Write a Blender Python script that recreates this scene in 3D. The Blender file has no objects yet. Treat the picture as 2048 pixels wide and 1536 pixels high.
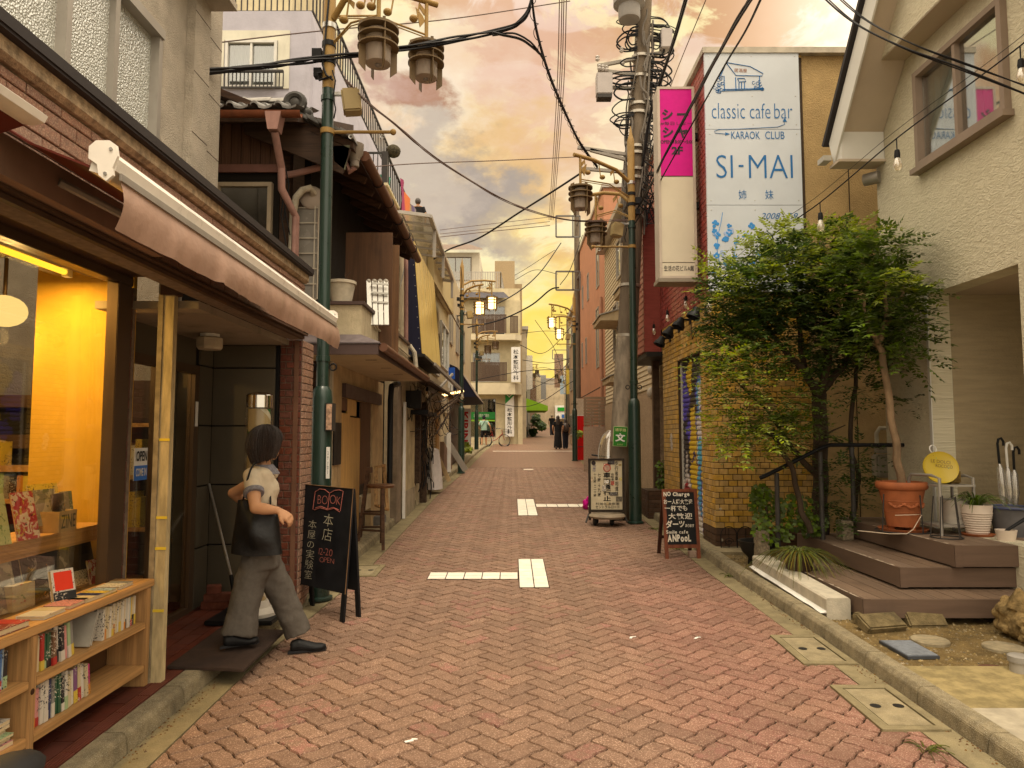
import bpy,bmesh,math,random
import numpy as np
from mathutils import Vector,Matrix,Euler
R=random.Random(11)
SC=bpy.context.scene
COL=SC.collection
rad=math.radians
# camera, sky, sun, exposure
PITCH=rad(4.19);FPX=1420.0;CAM_Z=1.65;SLOPE=0.028
cd=bpy.data.cameras.new('camera');cam=bpy.data.objects.new('camera',cd);COL.objects.link(cam)
cd.sensor_width=36.0;cd.sensor_fit='HORIZONTAL';cd.lens=FPX/2048*36.0;cd.clip_start=0.05;cd.clip_end=2000
cam.location=(0,0,CAM_Z);cam.rotation_euler=(math.pi/2+PITCH,0,0)
SC.camera=cam
EXPOSURE=1.0
SUN_EL,SUN_AZ=rad(68),rad(160)
SC.view_settings.view_transform='Standard';SC.view_settings.look='None'
SC.view_settings.exposure=EXPOSURE;SC.view_settings.gamma=1.0;SC.view_settings.use_curve_mapping=False
try:
 SC.cycles.use_denoising=True
 SC.cycles.max_bounces=7;SC.cycles.diffuse_bounces=2;SC.cycles.transparent_max_bounces=16
 SC.cycles.sample_clamp_indirect=6.0
except Exception:
 pass
sl=bpy.data.lights.new('sun','SUN');sl.energy=1.1;sl.angle=rad(22);sl.color=(1.0,0.86,0.66)
so=bpy.data.objects.new('sun',sl);COL.objects.link(so)
_sd=Vector((math.sin(SUN_AZ)*math.cos(SUN_EL),math.cos(SUN_AZ)*math.cos(SUN_EL),math.sin(SUN_EL)))
so.rotation_euler=(-_sd).to_track_quat('-Z','Y').to_euler();so.location=(0,0,30)
class G:
 def __init__(s,tree):s.t=tree;s.n=tree.nodes;s.l=tree.links
 def node(s,typ,ins=None,**kw):
  n=s.n.new(typ)
  for k,v in kw.items():setattr(n,k,v)
  for k,v in(ins or{}).items():
   i=n.inputs[k]
   if isinstance(v,bpy.types.NodeSocket):s.l.new(v,i)
   else:
    if hasattr(i.default_value,'__len__')and not hasattr(v,'__len__'):v=[v]*len(i.default_value)
    if hasattr(v,'__len__')and len(v)==3 and len(i.default_value)==4:v=(*v,1)
    i.default_value=v
  return n
 def math(s,op,a,b=0.0,c=0.0,clamp=False):
  return s.node('ShaderNodeMath',{0:a,1:b,2:c},operation=op,use_clamp=clamp).outputs[0]
 def vmath(s,op,a,b=(0,0,0)):
  n=s.node('ShaderNodeVectorMath',{0:a,1:b},operation=op)
  return n.outputs['Value']if op in('LENGTH','DOT_PRODUCT','DISTANCE')else n.outputs[0]
 def noise(s,vec,scale,detail=4,rough=.55,out=0,dist=0.0):
  return s.node('ShaderNodeTexNoise',{'Vector':vec,'Scale':scale,'Detail':detail,'Roughness':rough,'Distortion':dist}).outputs[out]
 def mix(s,fac,a,b,mode='MIX'):
  n=s.n.new('ShaderNodeMix');n.data_type='RGBA';n.blend_type=mode
  for i,v in((0,fac),(6,a),(7,b)):
   if isinstance(v,bpy.types.NodeSocket):s.l.new(v,n.inputs[i])
   else:n.inputs[i].default_value=(*v,1)if hasattr(v,'__len__')and len(v)==3 else v
  return n.outputs[2]
 def mapr(s,v,a,b,c=0.0,d=1.0,smooth=True):
  return s.node('ShaderNodeMapRange',{0:v,1:a,2:b,3:c,4:d},interpolation_type='SMOOTHSTEP' if smooth else 'LINEAR').outputs[0]
 def ramp(s,fac,stops):
  n=s.n.new('ShaderNodeValToRGB');cr=n.color_ramp
  while len(cr.elements)<len(stops):cr.elements.new(.5)
  for e,(p,c)in zip(cr.elements,stops):e.position=p;e.color=(*c,1)
  s.l.new(fac,n.inputs[0]);return n.outputs[0]
def sl2(c):
 return tuple(((x/255)/12.92 if x/255<=.04045 else((x/255+.055)/1.055)**2.4)for x in c)
def raydir(px,py):
 u=(px-1024)/FPX;v=(768-py)/FPX;c,s=math.cos(PITCH),math.sin(PITCH)
 return Vector((u,c-v*s,s+v*c))
def build_world():
 w=bpy.data.worlds.new('World');SC.world=w;w.use_nodes=True
 g=G(w.node_tree);g.n.clear()
 d=g.node('ShaderNodeTexCoord').outputs['Generated']
 sky=g.node('ShaderNodeTexSky',sky_type='NISHITA',sun_disc=False,sun_elevation=SUN_EL,sun_rotation=SUN_AZ)
 sep=g.node('ShaderNodeSeparateXYZ',{0:d})
 x,y,z=sep.outputs
 st=g.node('ShaderNodeMapping',{'Vector':d,'Scale':(1,1,1.7)}).outputs[0]
 n1=g.noise(st,5.0,7,.6)
 n2=g.noise(st,9.0,7,.62,dist=.6)
 n3=g.noise(g.vmath('ADD',st,(3,1,2)),6.5,8,.64,dist=1.0)
 zz=g.math('ADD',z,g.math('MULTIPLY',g.math('SUBTRACT',n1,.5),.16))
 base=g.ramp(g.mapr(zz,-.02,.75,smooth=False),[(0.0,sl2((255,202,70))),(.13,sl2((255,216,92))),(.24,sl2((250,210,108))),(.36,sl2((238,186,92))),(.48,sl2((232,186,122))),(.60,sl2((228,188,158))),(.76,sl2((242,220,198))),(1.0,sl2((250,236,214)))])
 base=g.mix(g.mapr(n3,.45,.55,0,.75),base,sl2((206,148,84)))
 base=g.mix(g.mapr(n2,.51,.60,0,.85),base,sl2((255,238,176)))
 warp=g.vmath('SCALE',g.vmath('SUBTRACT',g.node('ShaderNodeTexNoise',{'Vector':st,'Scale':9.0,'Detail':6.0,'Roughness':.62}).outputs['Color'],(.5,.5,.5)))
 warp.node.inputs['Scale'].default_value=.30
 dw=g.vmath('ADD',d,warp)
 def blob(px,py,r0,r1,amt=1.0):
  c=raydir(px,py).normalized()
  return g.mapr(g.vmath('DISTANCE',dw,tuple(c)),r1,r0,0,amt)
 for px,py,r0,r1,amt,col in((1095,660,.03,.17,.9,(255,220,92)),(1000,560,.02,.10,.6,(255,228,130)),(870,215,.03,.17,.9,(255,246,214)),(1250,330,.03,.2,.55,(255,240,205)),(930,520,.02,.16,.8,(255,240,190)),(1060,120,.03,.2,.6,(230,186,160)),(1000,330,.02,.12,.7,(226,180,98)),(800,195,.03,.08,1.0,(178,130,98)),(760,150,.01,.07,.7,(206,170,150)),(960,405,.04,.10,1.0,(172,156,140)),(830,345,.03,.09,.9,(196,178,158)),(1030,440,.02,.08,.7,(206,182,140))):
  base=g.mix(blob(px,py,r0,r1,amt),base,sl2(col))
 away=g.math('MAXIMUM',g.mapr(x,.22,.5),g.mapr(y,.75,.2))
 away=g.math('MAXIMUM',away,g.mapr(z,.5,.8))
 cover=g.mix(g.mapr(n1,.35,.7),sl2((246,228,200)),sl2((255,242,218)))
 base=g.mix(away,base,cover)
 zen=g.math('MULTIPLY',g.math('ADD',g.math('MULTIPLY',g.math('MAXIMUM',z,0.0),2.0),1.0),SKY_BACK/3)
 kk=g.math('ADD',g.math('MULTIPLY',g.math('SUBTRACT',1.0,away),SKY_FRONT),g.math('MULTIPLY',away,zen))
 k=g.math('MULTIPLY',kk,10.0/(2**EXPOSURE))
 cl=g.vmath('SCALE',base);g.l.new(k,cl.node.inputs['Scale'])
 colr=g.mix(.96,sky.outputs[0],cl)
 bg=g.node('ShaderNodeBackground',{'Color':colr,'Strength':.1})
 g.l.new(bg.outputs[0],g.node('ShaderNodeOutputWorld').inputs[0])
SKY_FRONT,SKY_BACK=1.14,3.5
build_world()
# pixel <-> place
def at(px,py,Y):
 d=raydir(px,py);t=Y/d.y;return Vector((d.x*t,Y,CAM_Z+d.z*t))
def atX(px,py,X):
 d=raydir(px,py);t=X/d.x;return Vector((X,d.y*t,CAM_Z+d.z*t))
def gz(Y):return SLOPE*Y
def gnd(px,py,h=0.0):
 d=raydir(px,py);t=(CAM_Z-h)/(SLOPE*d.y-d.z);return Vector((d.x*t,d.y*t,CAM_Z+d.z*t))
def proj(p):
 c,s=math.cos(PITCH),math.sin(PITCH)
 z=p[2]-CAM_Z;dep=p[1]*c+z*s
 if dep<.05:return None
 return(1024+FPX*p[0]/dep,768-FPX*(z*c-p[1]*s)/dep,dep)
def inframe(p,m=20):
 q=proj(p);return q is not None and-m<q[0]<2048+m and-m<q[1]<1536+m
MATS={}
def newmat(name):
 m=bpy.data.materials.new(name);m.use_nodes=True;m.node_tree.nodes.clear()
 g=G(m.node_tree);out=g.node('ShaderNodeOutputMaterial')
 return m,g,out
def pos(g):return g.node('ShaderNodeNewGeometry').outputs['Position']
def rnd(g):
 a=g.node('ShaderNodeObjectInfo').outputs['Random'];b=g.node('ShaderNodeNewGeometry').outputs['Random Per Island']
 return g.math('FRACT',g.math('ADD',a,g.math('MULTIPLY',b,7.31)))
def mat(name,col,rough=.75,var=.14,scale=6.0,bump=0.0,bscale=60.0,metal=0.0,spec=.18,island=0.0,dirt=0.0,dirtcol=(.05,.04,.03),stretch=(1,1,1),speck=None,transl=0.0,coat=0.0):
 if name in MATS:return MATS[name]
 m,g,out=newmat(name)
 p=g.node('ShaderNodeMapping',{'Vector':pos(g),'Scale':stretch}).outputs[0]
 n=g.noise(p,scale,6,.6)
 lo=tuple(c*(1-var)for c in col);hi=tuple(min(1,c*(1+var))for c in col)
 c=g.mix(g.mapr(n,.3,.7),lo,hi)
 if speck:
  sn=g.noise(pos(g),speck[0],2,.5)
  c=g.mix(g.mapr(sn,speck[1],speck[1]+.12,0,speck[3]),c,speck[2])
 if island:
  r=rnd(g)
  hs=g.node('ShaderNodeHueSaturation',{'Color':c,'Value':g.mapr(r,0,1,1-island,1+island,False),'Saturation':g.mapr(g.math('FRACT',g.math('MULTIPLY',r,13.7)),0,1,1-island*.6,1+island*.4,False)})
  c=hs.outputs[0]
 if dirt:
  dn=g.noise(g.node('ShaderNodeMapping',{'Vector':pos(g),'Scale':(1.6,1.6,.5)}).outputs[0],2.2,8,.68)
  c=g.mix(g.mapr(dn,.52,.74,0,dirt),c,dirtcol)
 ins={'Base Color':c,'Roughness':g.mapr(n,.2,.8,max(.02,rough-.08),min(1,rough+.08)),'Metallic':metal,'Specular IOR Level':spec,'Coat Weight':coat}
 if transl:
  ins['Transmission Weight']=0.0
 bs=g.node('ShaderNodeBsdfPrincipled',ins)
 if bump:
  b=g.noise(pos(g),bscale,5,.6)
  bn=g.node('ShaderNodeBump',{'Height':b,'Strength':bump,'Distance':.02})
  g.l.new(bn.outputs[0],bs.inputs['Normal'])
 if transl:
  tr=g.node('ShaderNodeBsdfTranslucent',{'Color':c})
  ms=g.node('ShaderNodeMixShader',{0:transl,1:bs.outputs[0],2:tr.outputs[0]})
  g.l.new(ms.outputs[0],out.inputs[0])
 else:
  g.l.new(bs.outputs[0],out.inputs[0])
 MATS[name]=m;return m
def wood(name,col,axis=1,rough=.6,dark=.45,scale=3.0,ring=22.0,bump=.15,island=.08,dirt=0.0):
 if name in MATS:return MATS[name]
 m,g,out=newmat(name)
 st=[ring]*3;st[axis]=scale*.35
 p=g.node('ShaderNodeMapping',{'Vector':pos(g),'Scale':st}).outputs[0]
 n=g.noise(p,1.6,6,.62,dist=.6)
 n2=g.noise(pos(g),2.5,4)
 lo=tuple(c*dark for c in col)
 c=g.mix(g.mapr(n,.32,.62),lo,col)
 c=g.mix(g.mapr(n2,.4,.75,0,.35),c,tuple(x*.7 for x in col))
 if island:
  c=g.node('ShaderNodeHueSaturation',{'Color':c,'Value':g.mapr(rnd(g),0,1,1-island,1+island,False)}).outputs[0]
 if dirt:
  c=g.mix(g.mapr(g.noise(pos(g),3.0,8,.7),.5,.75,0,dirt),c,(.03,.02,.015))
 bs=g.node('ShaderNodeBsdfPrincipled',{'Base Color':c,'Roughness':rough,'Specular IOR Level':.3})
 bn=g.node('ShaderNodeBump',{'Height':n,'Strength':bump,'Distance':.01});g.l.new(bn.outputs[0],bs.inputs['Normal'])
 g.l.new(bs.outputs[0],out.inputs[0]);MATS[name]=m;return m
def emit(name,col,strength):
 if name in MATS:return MATS[name]
 m,g,out=newmat(name)
 e=g.node('ShaderNodeEmission',{'Color':col,'Strength':strength});g.l.new(e.outputs[0],out.inputs[0]);MATS[name]=m;return m
def glass(name,tint=(1,1,1),refl=.12,rough=.02,bump=0.0,bscale=40.0,body=None,bodyfac=0.0):
 if name in MATS:return MATS[name]
 m,g,out=newmat(name)
 tr=g.node('ShaderNodeBsdfTransparent',{'Color':tint})
 gl=g.node('ShaderNodeBsdfGlossy',{'Color':(1,1,1),'Roughness':rough})
 fr=g.node('ShaderNodeLayerWeight',{'Blend':.35})
 fac=g.mapr(fr.outputs['Facing'],0,1,refl,min(1,refl*2+.18),False)
 if bump:
  v=g.node('ShaderNodeTexVoronoi',{'Vector':pos(g),'Scale':bscale},feature='SMOOTH_F1').outputs['Distance']
  bn=g.node('ShaderNodeBump',{'Height':v,'Strength':bump,'Distance':.02});g.l.new(bn.outputs[0],gl.inputs['Normal'])
 base=tr.outputs[0]
 if body:
  bd=g.node('ShaderNodeBsdfPrincipled',{'Base Color':body,'Roughness':.25})
  if bump:g.l.new(bn.outputs[0],bd.inputs['Normal'])
  base=g.node('ShaderNodeMixShader',{0:bodyfac,1:base,2:bd.outputs[0]}).outputs[0]
 ms=g.node('ShaderNodeMixShader',{0:fac,1:base,2:gl.outputs[0]})
 g.l.new(ms.outputs[0],out.inputs[0]);MATS[name]=m;return m
def plain(name,col,rough=.6,**k):return mat(name,col,rough,var=.06,**k)
# mesh builder
class MB:
 def __init__(s):s.v=[];s.f=[];s.m=[]
 def add(s,vs,fs,m=0):
  o=len(s.v);s.v.extend([tuple(p)for p in vs])
  for f in fs:s.f.append(tuple(i+o for i in f));s.m.append(m)
  return s
 def box(s,x0,x1,y0,y1,z0,z1,m=0):
  if x0>x1:x0,x1=x1,x0
  if y0>y1:y0,y1=y1,y0
  if z0>z1:z0,z1=z1,z0
  return s.add([(x0,y0,z0),(x1,y0,z0),(x1,y1,z0),(x0,y1,z0),(x0,y0,z1),(x1,y0,z1),(x1,y1,z1),(x0,y1,z1)],[(0,3,2,1),(4,5,6,7),(0,1,5,4),(1,2,6,5),(2,3,7,6),(3,0,4,7)],m)
 def obox(s,c,size,M=None,m=0):
  h=[x/2 for x in size];M=M or Matrix.Identity(3);c=Vector(c)
  vs=[c+M@Vector((sx*h[0],sy*h[1],sz*h[2]))for sz in(-1,1)for sx,sy in((-1,-1),(1,-1),(1,1),(-1,1))]
  return s.add(vs,[(0,3,2,1),(4,5,6,7),(0,1,5,4),(1,2,6,5),(2,3,7,6),(3,0,4,7)],m)
 def bar(s,a,b,w,t,up=(0,0,1),m=0):
  a,b=Vector(a),Vector(b);d=b-a;L=d.length;z=d.normalized();u=Vector(up)
  if abs(z.dot(u))>.98:u=Vector((1,0,0))
  x=z.cross(u).normalized();y=x.cross(z).normalized()
  M=Matrix((x,y,z)).transposed()
  return s.obox((a+b)/2,(w,t,L),M,m)
 def cyl(s,a,b,r0,r1=None,n=12,m=0,cap=True):
  return s.tube([a,b],[r0,r0 if r1 is None else r1],n,m,cap)
 def tube(s,pts,r,n=6,m=0,cap=True):
  pts=[Vector(p)for p in pts];k=len(pts)
  rr=r if hasattr(r,'__len__')else[r]*k
  up=None;rings=[]
  for i,p in enumerate(pts):
   t=(pts[min(i+1,k-1)]-pts[max(i-1,0)])
   t=t.normalized()if t.length>1e-9 else Vector((0,0,1))
   if up is None:
    up=Vector((0,0,1))if abs(t.z)<.9 else Vector((1,0,0))
   x=t.cross(up).normalized();y=x.cross(t).normalized();up=y
   rings.append([p+(x*math.cos(2*math.pi*j/n)+y*math.sin(2*math.pi*j/n))*rr[i]for j in range(n)])
  return s.rings(rings,m,cap)
 def rings(s,rings,m=0,cap=True,closed=True):
  n=len(rings[0]);vs=[p for r in rings for p in r];fs=[]
  for i in range(len(rings)-1):
   for j in range(n if closed else n-1):
    a=i*n+j;b=i*n+(j+1)%n;fs.append((a,b,b+n,a+n))
  if cap and closed:fs.append(tuple(range(n-1,-1,-1)));fs.append(tuple(range((len(rings)-1)*n,len(rings)*n)))
  return s.add(vs,fs,m)
 def lathe(s,c,prof,n=20,m=0,axis=None,cap=True):
  c=Vector(c);M=Matrix.Identity(3)if axis is None else Vector((0,0,1)).rotation_difference(Vector(axis).normalized()).to_matrix()
  return s.rings([[c+M@Vector((r*math.cos(2*math.pi*j/n),r*math.sin(2*math.pi*j/n),z))for j in range(n)]for r,z in prof],m,cap)
 def prism(s,pts,off,m=0):
  pts=[Vector(p)for p in pts];off=Vector(off);n=len(pts)
  return s.add(pts+[p+off for p in pts],[tuple(range(n-1,-1,-1)),tuple(range(n,2*n))]+[(i,(i+1)%n,(i+1)%n+n,i+n)for i in range(n)],m)
 def quad(s,a,b,c,d,m=0):return s.add([a,b,c,d],[(0,1,2,3)],m)
 def sphere(s,c,r,n=12,k=8,m=0):
  r=r if hasattr(r,'__len__')else(r,r,r)
  rings=[]
  for i in range(k+1):
   t=math.pi*i/k;t=min(max(t,.02),math.pi-.02)
   rings.append([(c[0]+r[0]*math.sin(t)*math.cos(2*math.pi*j/n),c[1]+r[1]*math.sin(t)*math.sin(2*math.pi*j/n),c[2]-r[2]*math.cos(t))for j in range(n)])
  return s.rings(rings,m)
 def torus(s,c,R0,r,axis=(0,0,1),n=20,k=6,m=0,a0=0,a1=2*math.pi):
  M=Vector((0,0,1)).rotation_difference(Vector(axis).normalized()).to_matrix();c=Vector(c)
  full=a1-a0>6.28
  cnt=n if full else n+1
  rings=[]
  for i in range(cnt):
   a=a0+(a1-a0)*i/n
   rings.append([c+M@Vector(((R0+r*math.cos(2*math.pi*j/k))*math.cos(a),(R0+r*math.cos(2*math.pi*j/k))*math.sin(a),r*math.sin(2*math.pi*j/k)))for j in range(k)])
  if full:rings.append(rings[0])
  return s.rings(rings,m,cap=not full)
def catmull(P,n=8):
 P=[Vector(p)for p in P];Q=[P[0]*2-P[1]]+P+[P[-1]*2-P[-2]];out=[]
 for i in range(1,len(Q)-2):
  for k in range(n):
   t=k/n;a,b,c,d=Q[i-1],Q[i],Q[i+1],Q[i+2]
   out.append(.5*((2*b)+(c-a)*t+(2*a-5*b+4*c-d)*t*t+(3*b-a-3*c+d)*t**3))
 out.append(Q[-2]);return out
def root_loc(o):
 while o.parent is not None:o=o.parent
 return o.location.copy()
def put(o,parent=None):
 COL.objects.link(o)
 if parent is not None:o.parent=parent
 return o
def obj(name,mb,mats,parent=None,smooth=False,bevel=0.0,kind=None,label=None,local=False,fixn=True):
 me=bpy.data.meshes.new(name)
 o3=root_loc(parent)if parent is not None and not local else Vector((0,0,0))
 vs=mb.v if o3.length==0 else[(a-o3.x,b-o3.y,c-o3.z)for a,b,c in mb.v]
 me.from_pydata(vs,[],mb.f)
 mats=mats if isinstance(mats,(list,tuple))else[mats]
 for m in mats:me.materials.append(m)
 if len(mats)>1:me.polygons.foreach_set('material_index',mb.m)
 if bevel or fixn:
  b=bmesh.new();b.from_mesh(me)
  if fixn:bmesh.ops.recalc_face_normals(b,faces=b.faces)
  if bevel:bmesh.ops.bevel(b,geom=[e for e in b.edges if len(e.link_faces)==2 and e.calc_face_angle(0)>.5],offset=bevel,segments=2,affect='EDGES',clamp_overlap=True)
  b.to_mesh(me);b.free()
 if smooth:
  me.polygons.foreach_set('use_smooth',[True]*len(me.polygons));me.set_sharp_from_angle(angle=.7)
 me.update()
 o=put(bpy.data.objects.new(name,me),parent)
 if kind:o['kind']=kind
 if label:o['label']=label
 return o
def thing(name,label,cat,loc,group=None,rz=0.0):
 o=bpy.data.objects.new(name,None);o.empty_display_size=.1
 o.location=loc;o.rotation_euler=(0,0,rz);COL.objects.link(o)
 o['label']=label;o['category']=cat
 if group:o['group']=group
 return o
def tag(o,label,cat,group=None):
 o['label']=label;o['category']=cat
 if group:o['group']=group
 return o
def single(name,mb,mats,label,cat,group=None,**k):return tag(obj(name,mb,mats,**k),label,cat,group)
def struct(name,mb,mats,**k):return obj(name,mb,mats,kind='structure',**k)
KIDS={}
def dup(root,loc,rz=0.0,label=None,scale=None):
 ch={}
 for o in list(COL.objects):
  if o.parent is not None:ch.setdefault(o.parent.name,[]).append(o)
 def cp(o,par):
  c=o.copy();COL.objects.link(c)
  if par is not None:c.parent=par
  for k in ch.get(o.name,[]):cp(k,c)
  return c
 r=cp(root,None);r.location=loc;r.rotation_euler=(0,0,rz)
 if scale:r.scale=scale
 if label:r['label']=label
 return r
TEXTS=[]
def text(s,parent,m,c,xdir,up,w=None,h=None,weight=0.0,vertical=False,jitter=0.0,slant=0.0,name='lettering',lift=.003):
 TEXTS.append((s,parent,m,Vector(c),Vector(xdir).normalized(),Vector(up).normalized(),w,h,weight,vertical,jitter,slant,name,lift))
def flush_text():
 jobs=[]
 for T in TEXTS:
  s,vertical,jit=T[0],T[9],T[10]
  chars=[(s,0,0)]if not(vertical or jit)else None
  fo=[]
  units=[s]if chars else list(s)
  for ch in units:
   if ch==' ':fo.append(None);continue
   cu=bpy.data.curves.new('t','FONT');cu.body=ch;cu.resolution_u=3;cu.offset=T[8];cu.shear=T[11]
   o=bpy.data.objects.new('t',cu);COL.objects.link(o);fo.append(o)
  jobs.append((T,fo,units))
 dg=bpy.context.evaluated_depsgraph_get();dg.update()
 for T,fo,units in jobs:
  s,parent,m,c,xd,up,w,h,weight,vertical,jit,slant,name,lift=T
  mb=MB();cx=cy=0.0
  for o,ch in zip(fo,units):
   if o is None:
    if vertical:cy-=.6
    else:cx+=.35
    continue
   me=bpy.data.meshes.new_from_object(o.evaluated_get(dg))
   vs=[v.co.copy()for v in me.vertices];fs=[tuple(p.vertices)for p in me.polygons]
   if vs:
    x0=min(v.x for v in vs);x1=max(v.x for v in vs)
    if vertical:
     a=R.uniform(-jit,jit);sc=1+R.uniform(-jit,jit)
     q=[((v.x-(x0+x1)/2)*sc,(v.y-.35)*sc)for v in vs]
     if ch=='ー' or ch=='↓' and False:q=[(-y,x)for x,y in q]
     q=[(x*math.cos(a)-y*math.sin(a)+R.uniform(-jit,jit)*.3,x*math.sin(a)+y*math.cos(a)+cy)for x,y in q]if not jit else(lambda dx:[(x*math.cos(a)-y*math.sin(a)+dx,x*math.sin(a)+y*math.cos(a)+cy)for x,y in q])(R.uniform(-jit,jit)*.4)
     cy-=1.05
    elif jit:
     a=R.uniform(-jit,jit);sc=1+R.uniform(-jit,jit);dy=R.uniform(-jit,jit)*.5
     q=[((v.x-x0)*sc,v.y*sc)for v in vs]
     q=[(x*math.cos(a)-y*math.sin(a)+cx,x*math.sin(a)+y*math.cos(a)+dy)for x,y in q]
     cx+=(x1-x0)*sc+.09
    else:q=[(v.x,v.y)for v in vs]
    mb.add([(x,y,0)for x,y in q],fs)
   bpy.data.meshes.remove(me);cu=o.data;bpy.data.objects.remove(o);bpy.data.curves.remove(cu)
  if not mb.v:continue
  xs=[v[0]for v in mb.v];ys=[v[1]for v in mb.v]
  W=max(xs)-min(xs);H=max(ys)-min(ys);mx=(max(xs)+min(xs))/2;my=(max(ys)+min(ys))/2
  kx=w/W if w else None;ky=h/H if h else None
  kx=kx or ky;ky=ky or kx
  nrm=xd.cross(up).normalized()
  mb.v=[tuple(c+xd*((x-mx)*kx)+up*((y-my)*ky)+nrm*lift)for x,y,_ in mb.v]
  obj(name,mb,m,parent,fixn=False)
 TEXTS.clear()
BAKE=[]
BRK={}
def brick_face(parent,o,u,v,W,H,bw,bh,gap,t,m,maxn,holes=(),bond=.5,name='brick',px_min=3.0,rows0=0,chamfer=.003,stack=False):
 0
 o,u,v=Vector(o),Vector(u),Vector(v);n=u.cross(v)
 rects=[]
 r=0;y=0.0
 while y<H-1e-4:
  y1=min(y+bh,H);x=-(bw*bond if(r+rows0)%2 else 0)
  while x<W-1e-4:
   a,b=max(x,0),min(x+bw,W);c,d=y,y1
   segs=[(a,b)]
   for h in holes:
    if d<=h[2]+.01 or c>=h[3]-.01:continue
    ns=[]
    for s0,s1 in segs:
     if s1<=h[0]or s0>=h[1]:ns.append((s0,s1));continue
     if s0<h[0]:ns.append((s0,h[0]))
     if s1>h[1]:ns.append((h[1],s1))
    segs=ns
   for s0,s1 in segs:
    if s1-s0>gap*2.2 and d-c>gap*2:rects.append((s0+gap/2,s1-gap/2,c+gap/2,d-gap/2))
   x+=bw
  y=y1;r+=1
 sc=[]
 for q in rects:
  p=[o+u*a+v*b for a,b in((q[0],q[2]),(q[1],q[2]),(q[1],q[3]),(q[0],q[3]))]
  pp=[proj(x)for x in p]
  if all(k is not None for k in pp)and any(-5<k[0]<2053 and-5<k[1]<1541 for k in pp):
   ar=abs(sum(pp[i-1][0]*pp[i][1]-pp[i][0]*pp[i-1][1]for i in range(4)))/2
  else:ar=0
  sc.append(ar)
 order=sorted(range(len(rects)),key=lambda i:-sc[i])
 pick=set(i for i in order[:maxn]if sc[i]>px_min*px_min)
 R3=Matrix((u,v,n)).transposed()
 def bm_(w,h):
  mb=MB();k=chamfer
  P=[(-w/2,-h/2,0),(w/2,-h/2,0),(w/2,h/2,0),(-w/2,h/2,0)]
  Q=[(x,y,t-k)for x,y,_ in P];S=[(x-math.copysign(k,x),y-math.copysign(k,y),t)for x,y,_ in P]
  vs=P+Q+S;fs=[(8,9,10,11)]
  for b0 in(0,4):
   for i in range(4):fs.append((b0+i,b0+(i+1)%4,b0+(i+1)%4+4,b0+i+4))
  return[R3@Vector(p)for p in vs],fs
 rest=MB();rl=root_loc(parent)
 for i,q in enumerate(rects):
  w,h=q[1]-q[0],q[3]-q[2];c=o+u*((q[0]+q[1])/2)+v*((q[2]+q[3])/2)+n*R.uniform(-.0012,.0012)
  if i in pick:
   key=(name,parent.name,round(w,3),round(h,3),tuple(round(z,2)for z in(*u,*v)))
   if key not in BRK:
    vs,fs=bm_(w,h);me=bpy.data.meshes.new(name);me.from_pydata([tuple(p)for p in vs],[],fs);me.materials.append(m);BRK[key]=me
   ob=put(bpy.data.objects.new(name,BRK[key]),parent);ob.location=c-rl
  else:
   vs,fs=bm_(w,h);rest.add([c+p for p in vs],fs)
 if rest.v:obj(name+'s',rest,m,parent,kind='stuff',fixn=False)
 return len(pick)
def window(parent,c,u,w,h,nrm,fm,gm,depth=.08,fw=.045,panes=2,name='window',curtain=None,inner=.25,lit=None):
 0
 c,u,n=Vector(c),Vector(u).normalized(),Vector(nrm).normalized();z=Vector((0,0,1))
 Mx=Matrix((u,z,n)).transposed()
 fr=MB()
 for s in(-1,1):
  fr.obox(c+u*s*(w/2-fw/2),(fw,h,depth),Mx);fr.obox(c+z*s*(h/2-fw/2),(w-2*fw-.001,fw,depth),Mx)
 pw=(w-2*fw)/panes
 for i in range(1,panes):fr.obox(c+u*(-w/2+fw+pw*i),(fw*.8,h-2*fw-.001,depth*.8),Mx)
 f=obj(name,fr,fm,parent)
 for i in range(panes):
  obj('pane',MB().obox(c+u*(-w/2+fw+pw*(i+.5))-n*(.01 if i%2 else.0),(pw-fw*.4,h-2*fw-.004,.006),Mx),gm,f)
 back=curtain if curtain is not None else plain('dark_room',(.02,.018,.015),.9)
 if curtain is not None:
  mb=MB();k=36;rows=[]
  for zz in(-h/2,h/2):rows.append([c+u*(-w/2+w*i/k)+z*zz-n*(.10+.018*math.sin(i*1.9)+.01*math.sin(i*.7))for i in range(k+1)])
  mb.rings(rows,closed=False);obj('curtain',mb,curtain,f,smooth=True)
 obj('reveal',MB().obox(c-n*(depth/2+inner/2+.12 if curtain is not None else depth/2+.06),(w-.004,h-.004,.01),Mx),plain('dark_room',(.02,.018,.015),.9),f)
 return f
def wall_with_holes(mb,o,u,v,W,H,t,holes,m=0):
 0
 o,u,v=Vector(o),Vector(u),Vector(v);n=u.cross(v)
 xs=sorted({0,W,*[h[0]for h in holes],*[h[1]for h in holes]});ys=sorted({0,H,*[h[2]for h in holes],*[h[3]for h in holes]})
 for i in range(len(xs)-1):
  run=None
  for j in range(len(ys)-1):
   cx,cy=(xs[i]+xs[i+1])/2,(ys[j]+ys[j+1])/2
   inside=any(h[0]<cx<h[1]and h[2]<cy<h[3]for h in holes)
   if not inside:
    run=(run[0],ys[j+1])if run else(ys[j],ys[j+1])
   if(inside or j==len(ys)-2)and run:
    p=[o+u*a+v*b for a,b in((xs[i],run[0]),(xs[i+1],run[0]),(xs[i+1],run[1]),(xs[i],run[1]))]
    mb.prism(p,-n*t,m);run=None
 return mb
M={}
M['concrete']=mat('concrete',(.27,.22,.13),.9,.2,9,bump=.35,bscale=90,dirt=.35,speck=(220,.6,(.55,.5,.4),.5))
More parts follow.
